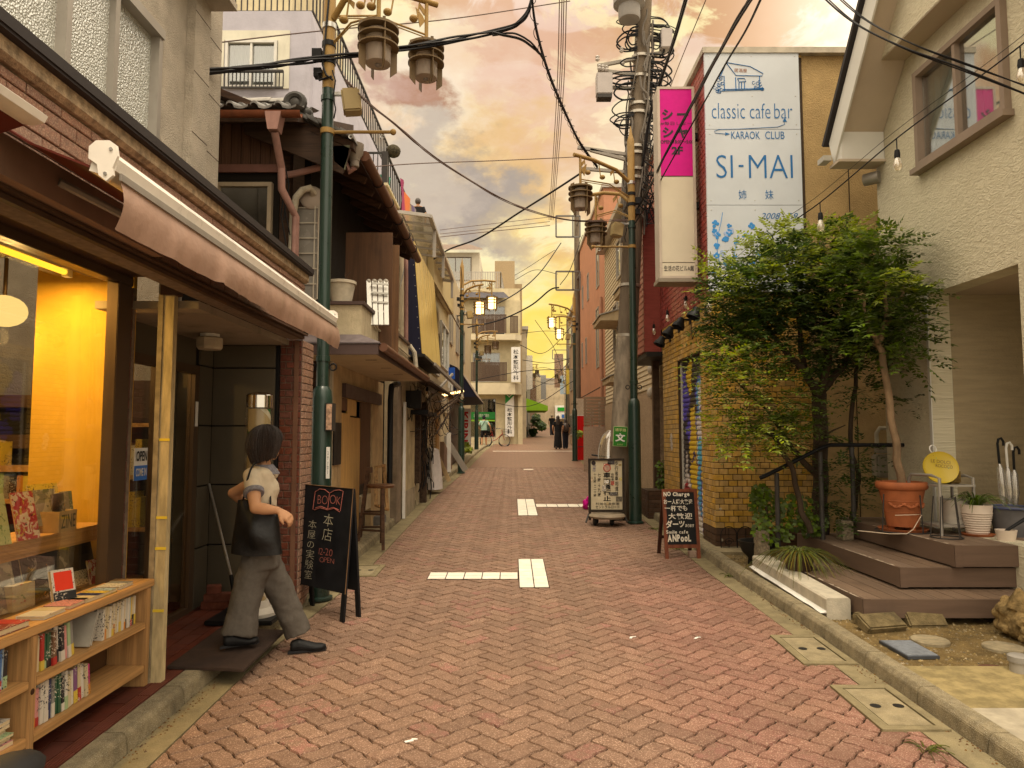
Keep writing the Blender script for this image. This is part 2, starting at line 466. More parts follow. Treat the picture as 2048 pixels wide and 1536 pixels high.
M['kerb']=mat('kerb_stone',(.25,.205,.125),.92,.25,14,bump=.6,bscale=130,dirt=.45,speck=(260,.56,(.6,.54,.42),.6))
M['gutter']=mat('gutter_concrete',(.22,.18,.10),.9,.2,7,bump=.3,bscale=110,dirt=.5,speck=(300,.6,(.5,.44,.33),.5))
M['joint']=mat('joint_sand',(.035,.018,.010),.95,.3,20)
M['soil']=mat('yard_soil',(.17,.115,.045),.97,.35,6,bump=.9,bscale=55,dirt=.4,speck=(120,.6,(.42,.36,.22),.7))
M['slab']=mat('yard_slab',(.40,.35,.26),.9,.25,4,bump=.3,bscale=60,dirt=.3)
M['slab2']=mat('yard_slab_stained',(.30,.235,.11),.93,.3,9,bump=.5,bscale=50,dirt=.4)
M['whitetile']=mat('white_road_tile',(.80,.74,.62),.6,.08,9,dirt=.35,dirtcol=(.45,.36,.24),island=.05)
M['redtile']=mat('red_floor_tile',(.115,.034,.022),.5,.2,9,island=.12,dirt=.5,dirtcol=(.05,.025,.018))
M['nosing']=mat('red_nosing_tile',(.14,.045,.03),.5,.15,9)
M['grout']=mat('floor_grout',(.16,.12,.09),.95)
M['steel']=plain('brushed_steel',(.5,.49,.46),.35,metal=.9)
M['darkmetal']=plain('dark_iron',(.03,.028,.026),.55,metal=.4)
M['black']=plain('black_paint',(.012,.012,.013),.5)
M['white']=mat('white_paint',(.75,.73,.68),.6,.06,5,dirt=.15)
def paver_mat():
 m,g,out=newmat('paver_clay')
 p=pos(g);sp=g.node('ShaderNodeSeparateXYZ',{0:p});x,y,_=sp.outputs
 n=g.noise(p,1.3,5,.6);n3=g.noise(p,16,4,.6)
 tan=g.mix(g.mapr(n3,.3,.7),(.165,.092,.058),(.228,.132,.086))
 red=g.mix(g.mapr(n3,.3,.7),(.20,.072,.053),(.26,.112,.088))
 redm=g.math('MULTIPLY',g.mapr(g.math('ADD',x,g.math('MULTIPLY',g.math('SUBTRACT',n,.5),1.6)),.45,1.3),g.mapr(y,9.5,6.0))
 r=rnd(g)
 redm=g.math('MAXIMUM',g.math('MULTIPLY',redm,.62),g.math('MULTIPLY',g.math('GREATER_THAN',g.math('FRACT',g.math('MULTIPLY',r,5.7)),.86),g.mapr(n3,.4,.62)))
 c=g.mix(redm,tan,red)
 c=g.mix(g.mapr(n,.45,.75,0,.5),c,(.25,.145,.085))
 s1=g.noise(p,120,3,.7);s2=g.noise(p,190,2,.6)
 c=g.mix(g.mapr(s1,.53,.62,0,.8),c,(.50,.345,.25))
 c=g.mix(g.mapr(s2,.46,.36,0,.7),c,(.09,.045,.025))
 c=g.node('ShaderNodeHueSaturation',{'Color':c,'Value':g.mapr(r,0,1,.84,1.14,False)}).outputs[0]
 c=g.mix(g.mapr(g.noise(p,.9,8,.7),.54,.78,0,.5),c,(.10,.055,.035))
 tk=g.node('ShaderNodeMapping',{'Vector':p,'Scale':(2.2,.16,1)}).outputs[0];c=g.mix(g.mapr(g.noise(tk,1.5,6,.6),.48,.68,0,.32),c,(.14,.08,.05))
 rough=g.mapr(y,8,30,.72,.52)
 bs=g.node('ShaderNodeBsdfPrincipled',{'Base Color':c,'Roughness':rough,'Specular IOR Level':.4})
 bn=g.node('ShaderNodeBump',{'Height':s1,'Strength':.6,'Distance':.008});g.l.new(bn.outputs[0],bs.inputs['Normal'])
 g.l.new(bs.outputs[0],out.inputs[0]);return m
M['paver']=paver_mat()
def far_paver_mat():
 m,g,out=newmat('road_far_pavers')
 rot=g.node('ShaderNodeMapping',{'Vector':pos(g),'Rotation':(0,0,rad(45)),'Scale':(1,1,1)}).outputs[0]
 b=g.node('ShaderNodeTexBrick',{'Vector':rot,'Color1':(.25,.14,.088),'Color2':(.21,.112,.07),'Mortar':(.1,.06,.035),'Scale':1.0,'Mortar Size':.006,'Brick Width':.22,'Row Height':.11})
 c=g.mix(g.mapr(g.noise(pos(g),1.1,6,.6),.4,.7,0,.5),b.outputs[0],(.19,.105,.062))
 bs=g.node('ShaderNodeBsdfPrincipled',{'Base Color':c,'Roughness':.5,'Specular IOR Level':.4});g.l.new(bs.outputs[0],out.inputs[0]);return m
M['farpaver']=far_paver_mat()
# ground
SL_ANG=math.atan(SLOPE)
LB=[(1.0,-1.72),(5.0,-1.71),(7.6,-1.55),(15.5,-1.55),(23.0,-1.36),(33,-1.28),(41.0,-1.05),(43.0,-.95),(48,.55),(70,1.35),(130,4.4)]
RB=[(1.0,2.16),(5.5,2.13),(7.6,2.07),(13.0,2.10),(20,2.25),(26.0,2.5),(30,2.75),(42.0,3.7),(70,6.0),(130,11.0)]
def lin(T,y):
 if y<=T[0][0]:return T[0][1]
 for(a,b),(c,d)in zip(T,T[1:]):
  if y<=c:return b+(d-b)*(y-a)/(c-a)
 return T[-1][1]
def slope_strip(name,ys,xa,xb,za,zb,m,parent=None,kind='structure',sides=True,nx=1):
 0
 mb=MB();rows=[]
 for y in ys:rows.append([(xa(y),y,gz(y)+za),(xb(y),y,gz(y)+za),(xb(y),y,gz(y)+zb),(xa(y),y,gz(y)+zb)])
 mb.rings(rows)
 return obj(name,mb,m,parent,kind=kind)
YS=[-6,1,3,5,6.5,7.6,10,13,15.5,20,23,26,30,33,38,41,43,48,56,70,100,130]
g0=MB();rr=[-40,-12,-6,0,6,12,40]
for i in range(len(rr)):
 pass
ys=[-25,0,10,20,40,70,110,180,400]
for y in ys:
 for x in(-160,-60,-20,0,20,60,160):g0.v.append((x,y,gz(y)-.06))
n7=7
for i in range(len(ys)-1):
 for j in range(6):g0.f.append((i*n7+j,i*n7+j+1,(i+1)*n7+j+1,(i+1)*n7+j));g0.m.append(0)
struct('ground',g0,M['concrete'])
rb=MB();rows=[]
for y in[-6,1,3,5,6.5,7.6,10,13,15.5,20,23]:rows.append([(lin(LB,y),y,-.0105),(lin(RB,y),y,-.0105)])
rb.rings(rows,closed=False)
road=obj('road',rb,M['joint'],kind='structure');road.rotation_euler=(SL_ANG,0,0)
rf=MB();rf.rings([[(lin(LB,y),y,-.001),(lin(RB,y)+(.3 if y>40 else 0),y,-.001)]for y in[23,26,30,33,38,41,43,48,56,70,100,130]],closed=False)
obj('far_paving',rf,M['farpaver'],road,kind='stuff',local=True)
W_=.1125
def warp(u,v):
 a=.0055;k=2*math.pi/W_
 return u+a*math.sin(k*v),v+a*math.sin(k*u)
def paver_ring(u0,v0,du,dv):
 gp=.0042;pts=[]
 def seg(ax,ay,bx,by,n):
  for i in range(n):t=i/n;pts.append((ax+(bx-ax)*t,ay+(by-ay)*t))
 a,b,c,d=u0+gp,v0+gp,u0+du-gp,v0+dv-gp
 nu,nv=(8,4)if du>dv else(4,8)
 seg(a,b,c,b,nu);seg(c,b,c,d,nv);seg(c,d,a,d,nu);seg(a,d,a,b,nv)
 c45=math.sqrt(.5);out=[]
 for u,v in pts:
  uu,vv=warp(u,v);out.append(((uu-vv)*c45,(uu+vv)*c45))
 return out
def clip_poly(poly,f):
 out=[]
 for i in range(len(poly)):
  p,q=poly[i-1],poly[i];a,b=f(p),f(q)
  if(a>=0)!=(b>=0):
   t=a/(a-b);out.append((p[0]+(q[0]-p[0])*t,p[1]+(q[1]-p[1])*t))
  if b>=0:out.append(q)
 return out
def paver_mesh(ring,h=0.0,tx=0.0,ty=0.0,detail=True):
 mb=MB();n=len(ring);cx=sum(p[0]for p in ring)/n;cy=sum(p[1]for p in ring)/n
 low=[(x,y,-.011)for x,y in ring]
 top=[]
 for x,y in ring:
  d=math.hypot(x-cx,y-cy)or 1;k=max(0,1-.006/d)
  X,Y=cx+(x-cx)*k,cy+(y-cy)*k;top.append((X,Y,h+(X-cx)*tx+(Y-cy)*ty))
 mb.add(low+top,[(i,(i+1)%n,(i+1)%n+n,i+n)for i in range(n)]+[tuple(range(n,2*n))])
 return mb
WHITES=[]
def white_block(x0,x1,y0,y1):WHITES.append((x0,x1,y0,y1))
white_block(.07,.36,6.95,8.30);white_block(-.86,.062,7.30,7.60)
_a=gnd(1037,1020);white_block(.10,.43,11.9,14.2);white_block(.44,1.62,13.0,13.4)
cand=[]
ca=math.sqrt(.5)
for i in range(-60,260):
 for j in range(-60,260):
  m4=(i-j)%4
  if m4==0:du,dv=2,1
  elif m4==3:du,dv=1,2
  else:continue
  u,v=(i+du/2)*W_,(j+dv/2)*W_
  x,y=(u-v)*ca,(u+v)*ca
  if not(2.3<y<23.0):continue
  xl,xr=lin(LB,y),lin(RB,y)
  if x<xl-.13 or x>xr+.13:continue
  cand.append((y,x,i*W_,j*W_,du*W_,dv*W_))
cand.sort()
me_cache={};n_ind=0;rest=MB();n_rest=0
for y,x,u0,v0,du,dv in cand:
 cut=False
 ring=paver_ring(u0,v0,du,dv)
 for f in(lambda p:p[0]-lin(LB,p[1])-.004,lambda p:lin(RB,p[1])-.004-p[0]):
  if any(f(p)<0 for p in ring):ring=clip_poly(ring,f);cut=True
  if len(ring)<3:break
 if len(ring)<3:continue
 skip=False
 for a,b,c,d in WHITES:
  if all(a-.02<p[0]<b+.02 and c-.02<p[1]<d+.02 for p in ring):skip=True
 if skip:continue
 h=R.gauss(0,.0012);tx=R.gauss(0,.0035);ty=R.gauss(0,.0035)
 q=proj((x,y,gz(y)))
 vis=q is not None and-10<q[0]<2060 and q[1]<1560
 if vis and not cut and n_ind<300:
  key=du>dv
  if key not in me_cache:
   mb=paver_mesh([(px-x,py-y)for px,py in ring]);me=bpy.data.meshes.new('paver');me.from_pydata(mb.v,[],mb.f);me.materials.append(M['paver']);me_cache[key]=me
  o=put(bpy.data.objects.new('paver',me_cache[key]),road);o.location=(x,y,h);o.rotation_euler=(ty,tx,0);n_ind+=1
 else:
  mb=paver_mesh(ring,h,tx,ty);rest.add(mb.v,mb.f)
obj('pavers',rest,M['paver'],road,kind='stuff',local=True,fixn=False)
wt=MB().box(-.072,.072,-.052,.052,0,.004)
bt=None
for a,b,c,d in WHITES:
 base=MB().box(a-.004,b+.004,c-.004,d+.004,-.006,.0035);obj('tile_bed',base,M['joint'],road,local=True)
 nx=max(1,round((b-a)/.15))if(b-a)<.5 else max(1,round((b-a)/.19));ny=max(2,round((d-c)/.165))
 if(d-c)>2:ny=10
 tw,th=(b-a)/nx,(d-c)/ny
 me=None
 for i in range(nx):
  for j in range(ny):
   if me is None:
    mb=MB().box(-tw/2+.005,tw/2-.005,-th/2+.005,th/2-.005,0,.004)
    o=obj('tile',mb,M['whitetile'],road,local=True,bevel=.0015);me=o.data
   else:o=put(bpy.data.objects.new('tile',me),road)
   o.location=(a+tw*(i+.5),c+th*(j+.5),.0036)
mb=MB().box(.36,.66,22.0,22.25,-.004,.004);obj('tile',mb,M['whitetile'],road,local=True)
mb=MB().box(-.9,3.4,33.4,33.65,-.004,.004);obj('white_line',mb,M['whitetile'],road,local=True)
for px,py in((1262,1275),(1392,1276),(818,1482)):
 p=gnd(px,py,.004);mb=MB().obox(p,(.045,.018,.003),Euler((0,0,R.uniform(0,3))).to_matrix()).obox(p+Vector((.025,.02,.001)),(.03,.012,.003))
 single('paper_scrap',mb,M['white'],{1262:'white paper scrap lying on the tan pavers in mid road',1392:'white paper scrap lying on the red pavers near the right gutter',818:'tiny pale paper scrap on the pavers closest to the camera'}[px],'litter')
yl=[y for y in YS if y<=41];yr=[y for y in YS if y<=41]
XLg=lambda y:lin(LB,y)-.002;KW=.125
def left_k(y):return lin(LB,y)-.165-(.06 if y>7 else 0)
slope_strip('gutter_left',yl,lambda y:left_k(y)+.001,XLg,0.0,-.05,M['gutter'])
def kerb_run(name,y0,y1,xf,side,m,h=.10,step=.6):
 0
 k=obj(name,MB().box(xf(y0)-.01*side,xf(y0)+.1*side,y0,y0+.02,gz(y0)-.05,gz(y0)-.01),m,kind='structure')
 y=y0
 while y<y1-.05:
  L=step if y<14 else step*3;e=min(y+L-.006,y1)
  a,b=xf(y),xf(e);mb=MB()
  prof=[(0,-.03),(.012,h-.025),(.03,h),(KW,h),(KW,-.03)]
  hh=R.uniform(-.003,.003)
  mb.rings([[(a+dx*side,y,gz(y)+dz+hh)for dx,dz in prof],[(b+dx*side,e,gz(e)+dz+hh)for dx,dz in prof]])
  obj('kerb_stone',mb,m,k,smooth=False,bevel=.004 if y<10 else 0);y+=L
 return k
kerb_run('kerb_left',1.2,40.5,left_k,-1,M['kerb'])
def right_k(y):return lin(RB,y)+.18
slope_strip('gutter_right',yr,lambda y:lin(RB,y)+.002,lambda y:right_k(y)-.001,0.0,-.05,M['gutter'])
kerb_run('kerb_right',1.2,40.5,right_k,1,M['kerb'])
slope_strip('pavement_left',[6.6,7.6,10,13,15.5,20,23,26,30,33,38,41],lambda y:-6.0,lambda y:left_k(y)-KW-.003,.095,-.05,M['concrete'])
slope_strip('pavement_right',[8.3,10,13,15.5,20,23,26,30,33,38,41,60],lambda y:right_k(y)+KW+.003,lambda y:12.0,.085,-.05,M['concrete'])
slope_strip('yard',[0.5,2,4,5,6,7,8.3],lambda y:right_k(y)+KW+.003,lambda y:9.0,.05,-.05,M['soil'])
slope_strip('yard_slab',[.5,2,3.95],lambda y:right_k(y)+KW+.006,lambda y:9.0,.075,0,M['slab'])
slope_strip('yard_slab_stained',[3.96,4.3,4.62],lambda y:right_k(y)+KW+.006,lambda y:9.0,.066,0,M['slab2'])
def gravel(name,n,boxes,m,parent=None,s0=.004,s1=.014,h=.05):
 mb=MB()
 for _ in range(n):
  x0,x1,y0,y1=R.choice(boxes);x,y=R.uniform(x0,x1),R.uniform(y0,y1);s=R.uniform(s0,s1)
  z=gz(y)+h;a=R.uniform(0,6)
  mb.add([(x+s*math.cos(a),y+s*math.sin(a),z),(x+s*math.cos(a+2.2),y+s*math.sin(a+2.2),z),(x+s*math.cos(a+4.1),y+s*math.sin(a+4.1),z),(x,y,z+s*.8)],[(0,1,3),(1,2,3),(2,0,3)])
 return obj(name,mb,m,kind='stuff')
M['pebble']=mat('pebbles',(.25,.19,.095),.9,.3,30,island=.5)
tag(gravel('gravel',3600,[(2.5,5.2,4.62,5.6),(2.5,2.75,5.6,7.5),(2.46,3.2,7.3,8.5)],M['pebble']),'loose pale gravel over the yard soil beside the deck','gravel')
M['leaflitter']=mat('dry_leaf_litter',(.16,.085,.035),.9,.3,20,island=.4)
tag(gravel('dirt_crumbs',900,[(2.24,2.33,3.0,8.0),(-1.88,-1.80,3.5,8)],M['leaflitter'],s0=.003,s1=.009,h=.001),'dry crumbs of leaf litter lying along the gutters','litter')
def gutter_cover(px,py,lab,L=.62,Wd=.36):
 p=gnd(px,py);y=p.y;x=right_k(y)-.02-Wd/2 if p.x>0 else left_k(y)+.02+Wd/2
 t=thing('drain_cover',lab,'drain cover',(x,y,gz(y)),'concrete covers in the gutter')
 s=SLOPE
 def blk(x0,x1,y0,y1,z0,z1):
  return MB().rings([[(x+x0,y+yy,gz(y+yy)+z)for yy,z in()]])if False else MB().add([(x+a,y+b,gz(y+b)+c)for a,b,c in((x0,y0,z0),(x1,y0,z0),(x1,y1,z0),(x0,y1,z0),(x0,y0,z1),(x1,y0,z1),(x1,y1,z1),(x0,y1,z1))],[(0,3,2,1),(4,5,6,7),(0,1,5,4),(1,2,6,5),(2,3,7,6),(3,0,4,7)])
 fr=MB()
 for a in((-Wd/2,-Wd/2+.05,-L/2,L/2),(Wd/2-.05,Wd/2,-L/2,L/2),(-Wd/2+.05,Wd/2-.05,-L/2,-L/2+.05),(-Wd/2+.05,Wd/2-.05,L/2-.05,L/2)):
  b=blk(*a,-.03,.012);fr.add(b.v,b.f)
 obj('frame',fr,M['gutter'],t)
 b=blk(-Wd/2+.058,Wd/2-.058,-L/2+.058,L/2-.058,-.03,.009);obj('lid',b,M['concrete'],t,bevel=.004)
 for k in(-.06,.07):
  h=MB().lathe((x+k,y,gz(y)+.0095),[(.03,0),(.03,.002),(.022,.002)],12);obj('lifting_hole',h,M['darkmetal'],t)
gutter_cover(1640,1300,'concrete drain cover in the right gutter beside the white step')
gutter_cover(1790,1415,'concrete drain cover in the right gutter nearest the camera')
gutter_cover(738,1142,'concrete drain cover in the left gutter behind the black chalkboard',L=.55)
def disc(px,py,r,lab,m,h=.02,name='stepping_stone',cat='stepping stone'):
 p=gnd(px,py,.05);mb=MB().lathe((p.x,p.y,p.z-.01),[(r,0),(r,.012+h*.6),(r*.96,.01+h),(0.001,.01+h)],28)
 return single(name,mb,m,lab,cat)
M['stone']=mat('yard_stone',(.30,.25,.16),.9,.25,12,bump=.4,bscale=70,dirt=.3)
disc(1860,1284,.125,'round flat stepping stone right behind the grey metal hatch',M['stone'])
disc(2008,1298,.13,'round flat stepping stone in the soil below the carved stone head',M['stone'])
M['rust']=mat('rusty_iron',(.10,.045,.03),.8,.3,20,bump=.3)
disc(1992,1340,.10,'rusty round iron valve cover set in the stained slab',M['rust'],h=.004,name='valve_cover',cat='valve cover')
disc(2040,1378,.12,'pale round drain cap in the concrete slab corner',M['slab'],h=.004,name='manhole_cover',cat='manhole cover')
p=gnd(2040,1345,.06);t=thing('drain_pipe','short grey drain pipe with a screw cap standing on the stained slab','pipe',p)
obj('pipe',MB().lathe(p,[(.055,-.02),(.055,.07),(.05,.07)],20),plain('grey_pvc',(.36,.33,.28),.5),t,smooth=True)
obj('cap',MB().lathe(p+Vector((0,0,.071)),[(.064,-.004),(.064,.03),(.055,.036),(.001,.036)],20),plain('grey_cap',(.30,.28,.25),.5),t,smooth=True)
a,b,c,d=(gnd(x,y,.055)for x,y in((1758,1286),(1816,1319),(1880,1318),(1822,1286)))
up=Vector((0,0,.018));t=thing('metal_hatch','grey checker plate hatch lying in the gravel by the kerb','hatch',a)
obj('frame',MB().prism([a,b,c,d],up),plain('hatch_edge',(.10,.11,.13),.5,metal=.6),t)
ctr=(a+b+c+d)/4;k=.93
obj('lid',MB().prism([ctr+(q-ctr)*k+up*.9 for q in(a,b,c,d)],up*.4),mat('hatch_plate',(.30,.33,.38),.45,.2,30,bump=.8,bscale=160,metal=.5),t)
M['block']=mat('mossy_block',(.17,.13,.065),.95,.3,12,bump=.7,bscale=60,dirt=.5)
for px,py,lab,L,rz,rx in((1766,1262,'tilted mossy stone block on the soil under the deck edge',.34,.25,.5),(1852,1252,'mossy stone block leaning against the deck base',.30,.05,.9),(1740,1252,'dark stone block under the deck corner',.16,.5,0)):
 p=gnd(px,py,.05);mb=MB().obox(p+Vector((0,.03,.045)),(L,.16,.085),Euler((rx,0,rz)).to_matrix())
 single('stone_block',mb,M['block'],lab,'stone block',bevel=.012)
def floor_z(y):return gz(y)+.098
fl=slope_strip('shop_floor',[.8,2,3,4,5,6,6.6],lambda y:-2.9,lambda y:left_k(y)-KW-.003,.088,-.05,M['grout'])
cnt=0;tiles=MB()
x_edge=left_k(3)-KW-.006
for row in range(9):
 if row==0:
  x1,x0=x_edge,x_edge-.075
 else:
  x1=x_edge-.08-(row-1)*.108;x0=x1-.103
 L=.222;y=1.4+(row%2)*.11
 while y<6.55:
  e=y+L-.005
  mb=MB()
  if row==0:
   for k in range(5):
    xa=x1-.003-k*.0145;mb.add([(xx,yy,floor_z(yy)+zz)for yy in(y,e)for xx,zz in((xa,-.012),(xa,.001),(xa-.0105,.001),(xa-.0105,-.012))],[(0,4,5,1),(1,5,6,2),(2,6,7,3),(0,1,2,3),(4,7,6,5)])
  else:
   mb.add([(xx,yy,floor_z(yy)+zz)for yy in(y,e)for xx,zz in((x0,-.012),(x0,0),(x1,0),(x1,-.012))],[(0,4,5,1),(1,5,6,2),(2,6,7,3),(0,1,2,3),(4,7,6,5)])
  if inframe((x1,y,floor_z(y)),60)and cnt<150:obj('tile',mb,M['nosing']if row==0 else M['redtile'],fl);cnt+=1
  else:tiles.add(mb.v,mb.f)
  y+=L
obj('tiles',tiles,M['redtile'],fl,kind='stuff')
# bookshop, left foreground
M['stucco']=mat('rough_stucco',(.47,.41,.33),.95,.12,5,bump=1.0,bscale=85,dirt=.25,dirtcol=(.25,.2,.14))
M['coping']=mat('weathered_band',(.40,.30,.19),.95,.35,22,bump=.5,bscale=120,dirt=.75,dirtcol=(.07,.05,.035))
M['flash']=plain('dark_flashing',(.035,.03,.03),.55)
M['pinkbrick']=mat('glazed_pink_brick',(.30,.155,.105),.42,.3,45,bump=.5,bscale=170,island=.12,speck=(140,.52,(.52,.37,.24),.8),spec=.5)
M['redbrick']=mat('dark_red_brick',(.12,.03,.015),.45,.3,30,bump=.4,bscale=120,island=.2,spec=.5)
M['mortar']=mat('mortar',(.20,.15,.11),.95,.2,30)
M['brownframe']=plain('brown_aluminium',(.10,.065,.04),.4,metal=.3)
GX0=-2.36
M['header']=mat('brown_header',(.085,.05,.032),.7,.15,6,dirt=.4)
M['greypanel']=mat('grey_wall_panel',(.10,.085,.06),.5,.08,2.5,dirt=.2,dirtcol=(.06,.05,.04))
M['whiteframe']=plain('white_aluminium',(.62,.60,.55),.4)
M['greyframe']=plain('grey_aluminium',(.36,.33,.29),.4,metal=.4)
M['frost']=glass('frosted_pattern_glass',(.6,.62,.58),.16,.12,bump=.6,bscale=85,body=(.62,.64,.58),bodyfac=.75)
M['shopglass']=glass('shop_window_glass',(.93,.92,.88),.025,.01)
M['glass']=glass('window_glass',(.8,.82,.8),.16,.02)
M['ceiling']=mat('alcove_ceiling',(.30,.25,.19),.9,.1,3,dirt=.5)
M['pine']=wood('pine_board',(.56,.31,.115),1,.55,dark=.62,scale=2.2,ring=26,bump=.2,island=.1)
M['pinev']=wood('pine_upright',(.50,.28,.11),2,.55,dark=.6,scale=2.2,ring=26,bump=.2)
M['yellowwall']=plain('yellow_room_wall',(.62,.37,.05),.8)
M['roomdark']=plain('shop_room_wall',(.30,.22,.12),.85)
bs=thing('bookshop','two storey bookshop with pink brick band and warm lit window','building',(-1.8,6.1,gz(6.1)))
FX=-1.8
obj('brick_band',MB().box(FX-.12,FX-.012,.6,6.10,2.48,2.965),M['mortar'],bs)
brick_face(bs,(FX-.012,.6,2.485),(0,1,0),(0,0,1),5.5,.475,.205,.0615,.007,.012,M['pinkbrick'],150,px_min=6)
obj('stone_band',MB().rings([[(FX-.12,y,2.966),(FX+.012,y,2.966),(FX+.035,y,2.985),(FX+.035,y,3.037),(FX-.12,y,3.035)]for y in(.6,6.09)]),M['coping'],bs)
obj('flashing',MB().box(-2.62,FX+.07,.6,6.1,3.038,3.095).box(FX+.071,FX+.077,.6,6.1,3.05,3.095),M['flash'],bs)
UX=-2.6;hol=[(.7,3.42,.82,1.62),(3.50,4.36,.82,1.62)]
hz=[(a,b,c,d)for a,b,c,d in hol]
w0,z0=.5,3.09
def uy(px,py=100):return atX(px,py,UX).y
yA,yB,yC=uy(126),uy(228),uy(322)
zb,zt=3.7,atX(318,62,UX).z
holes=[(1.0-w0,yC-w0,zb-z0,zt-z0)]
mbw=wall_with_holes(MB(),(UX,w0,z0),(0,1,0),(0,0,1),5.45-w0,4.6,.25,holes)
obj('upper_wall',mbw,M['stucco'],bs)
pil=MB().box(UX-.25,UX+.07,5.452,5.73,3.096,7.69).box(UX-.25,UX+.02,5.731,6.08,3.096,7.69);obj('pilaster',pil,M['stucco'],bs)
for zz in(3.55,4.05,4.55,5.05):obj('groove',MB().box(UX+.0695,UX+.0715,5.452,5.73,zz,zz+.006).box(UX+.0195,UX+.0215,5.731,6.08,zz,zz+.006),M['joint'],bs)
obj('end_wall',MB().box(-9,UX-.26,5.85,6.08,0,7.69),M['stucco'],bs)
obj('roof',MB().box(-9,UX,.5,6.08,7.70,7.8),M['flash'],bs)
pc=at(378,6,5.6);obj('canopy',MB().box(UX+.003,UX+.28,5.0,5.75,pc.z+.02,pc.z+.08),M['stucco'],bs)
fr=MB()
for y in(1.0,yA,yB-.02,yC-.05):fr.box(UX-.09,UX+.015,y,y+.05,zb,zt)
fr.box(UX-.09,UX+.03,1.0,yC,zb-.06,zb-.002).box(UX-.09,UX+.03,1.0,yC,zt-.05,zt+.02)
wf=obj('frosted_window',fr,M['greyframe'],bs)
for a,b,k in((1.05,yA,.05),(yA+.05,yB-.02,.03),(yB+.03,yC-.05,.05)):obj('pane',MB().box(UX-k-.006,UX-k,a,b,zb,zt-.05),M['frost'],wf)
obj('room_back',MB().box(UX-.24,UX-.22,1.0,yC,zb,zt),plain('pale_room',(.6,.6,.55),.9),wf)
obj('soffit',MB().box(-2.6,FX-.121,.6,4.31,2.625,2.66),M['header'],bs)
obj('window_header',MB().box(-2.47,GX0+.03,.6,4.31,2.611,2.624),M['header'],bs)
obj('header_beam',MB().box(FX-.01,FX+.10,.6,3.4,2.52,2.66),mat('header_beam_paint',(.28,.18,.13),.6,.1,5,dirt=.3),bs)
for k,(z1,z2,x)in enumerate(((2.478,2.50,.02),(2.505,2.517,.05))):obj('rail',MB().box(FX-.011,FX+x,.6,6.05,z1,z2),M['header'],bs)
GX=-2.36;sill=.80
wfm=MB().box(GX-.05,GX+.05,1.0,4.30,sill-.06,sill).box(GX-.04,GX+.04,1.0,4.30,2.56,2.61)
for y0,y1 in((4.16,4.30),(1.0,1.06)):wfm.box(GX-.04,GX+.035,y0,y1,sill,2.56)
wfm.box(GX-.02,GX+.05,4.12,4.15,sill,2.56)
sw=obj('shop_window',wfm,M['brownframe'],bs,bevel=.004)
obj('pane',MB().box(GX-.004,GX+.004,1.06,4.16,sill,2.56),M['shopglass'],sw)
obj('wall_below',MB().box(GX-.12,GX+.02,1.0,4.30,.0,sill-.062),mat('dark_wall',(.06,.03,.02),.8,.2,8),bs)
room=MB()
room.box(-5.2,GX-.06,.6,.66,.1,2.78)
room.box(-5.26,-5.2,.6,6.0,.1,2.78)
room.box(-5.2,-2.62,6.05,6.09,.1,2.78)
obj('room_wall',room,M['roomdark'],bs)
obj('partition',MB().box(-3.02,GX-.045,4.46,4.50,.1,2.78),M['yellowwall'],bs)
obj('room_ceiling',MB().box(-5.2,GX-.045,.66,4.46,2.785,2.798),plain('room_ceiling_paint',(.6,.5,.3),.9),bs)
obj('room_floor',MB().box(-5.2,-2.57,.66,6.04,.1,.15),M['roomdark'],bs)
wp=MB().box(-5.19,-3.03,5.2,5.24,1.56,1.66).box(-5.19,-3.03,5.2,5.26,1.86,1.95);obj('far_rail',wp,M['header'],bs)
obj('dark_back',MB().box(-5.19,-3.025,5.27,5.30,.15,1.95),plain('dark_room',(.02,.018,.015),.9),bs)
obj('ledge',MB().box(GX-.44,GX-.052,1.0,4.44,.70,.79),M['brownframe'],bs)
obj('plank',MB().box(GX-.40,GX-.13,1.2,4.42,1.03,1.12),M['pine'],bs)
obj('book_plank',MB().box(-3.9,-3.05,5.0,5.2,1.40,1.44).box(-3.9,-3.05,5.0,5.2,1.18,1.21),M['pine'],bs)
t=thing('tube_lamp','lit fluorescent tube lamp under the bookshop ceiling','lamp',(-2.75,3.6,2.66))
obj('body',MB().box(-2.80,-2.71,2.9,4.38,2.70,2.783),M['white'],t)
obj('tube',MB().cyl((-2.75,2.95,2.655),(-2.75,4.30,2.655),.018,n=10),emit('tube_glow',(1,.50,.03),1.3),t)
def lamp_light(name,par,p,e,col,r=.05,sz=None):
 l=bpy.data.lights.new(name,'AREA' if sz else 'POINT');l.energy=e;l.color=col
 if sz:l.shape='RECTANGLE';l.size,l.size_y=sz
 else:l.shadow_soft_size=r
 o=put(bpy.data.objects.new(name,l),par);o.location=Vector(p)-root_loc(par);return o
lamp_light('tube_light',t,(-2.75,3.6,2.63),26,(1,.60,.16),sz=(.05,1.3))
obj('end_holder',MB().box(-2.77,-2.73,4.302,4.35,2.63,2.699),M['white'],t)
q=atX(8,622,-3.2);t=thing('ball_lamp','round lit ceiling lamp deep inside the bookshop','lamp',q)
obj('globe',MB().sphere(q,(.13,.13,.10),16,10),emit('globe_glow',(1,.66,.22),.75),t,smooth=True);lamp_light('globe_light',t,q-Vector((0,0,.16)),9,(1,.62,.2))
obj('stem',MB().cyl(q+Vector((0,0,.099)),(q.x,q.y,2.784),.012),M['brownframe'],t)
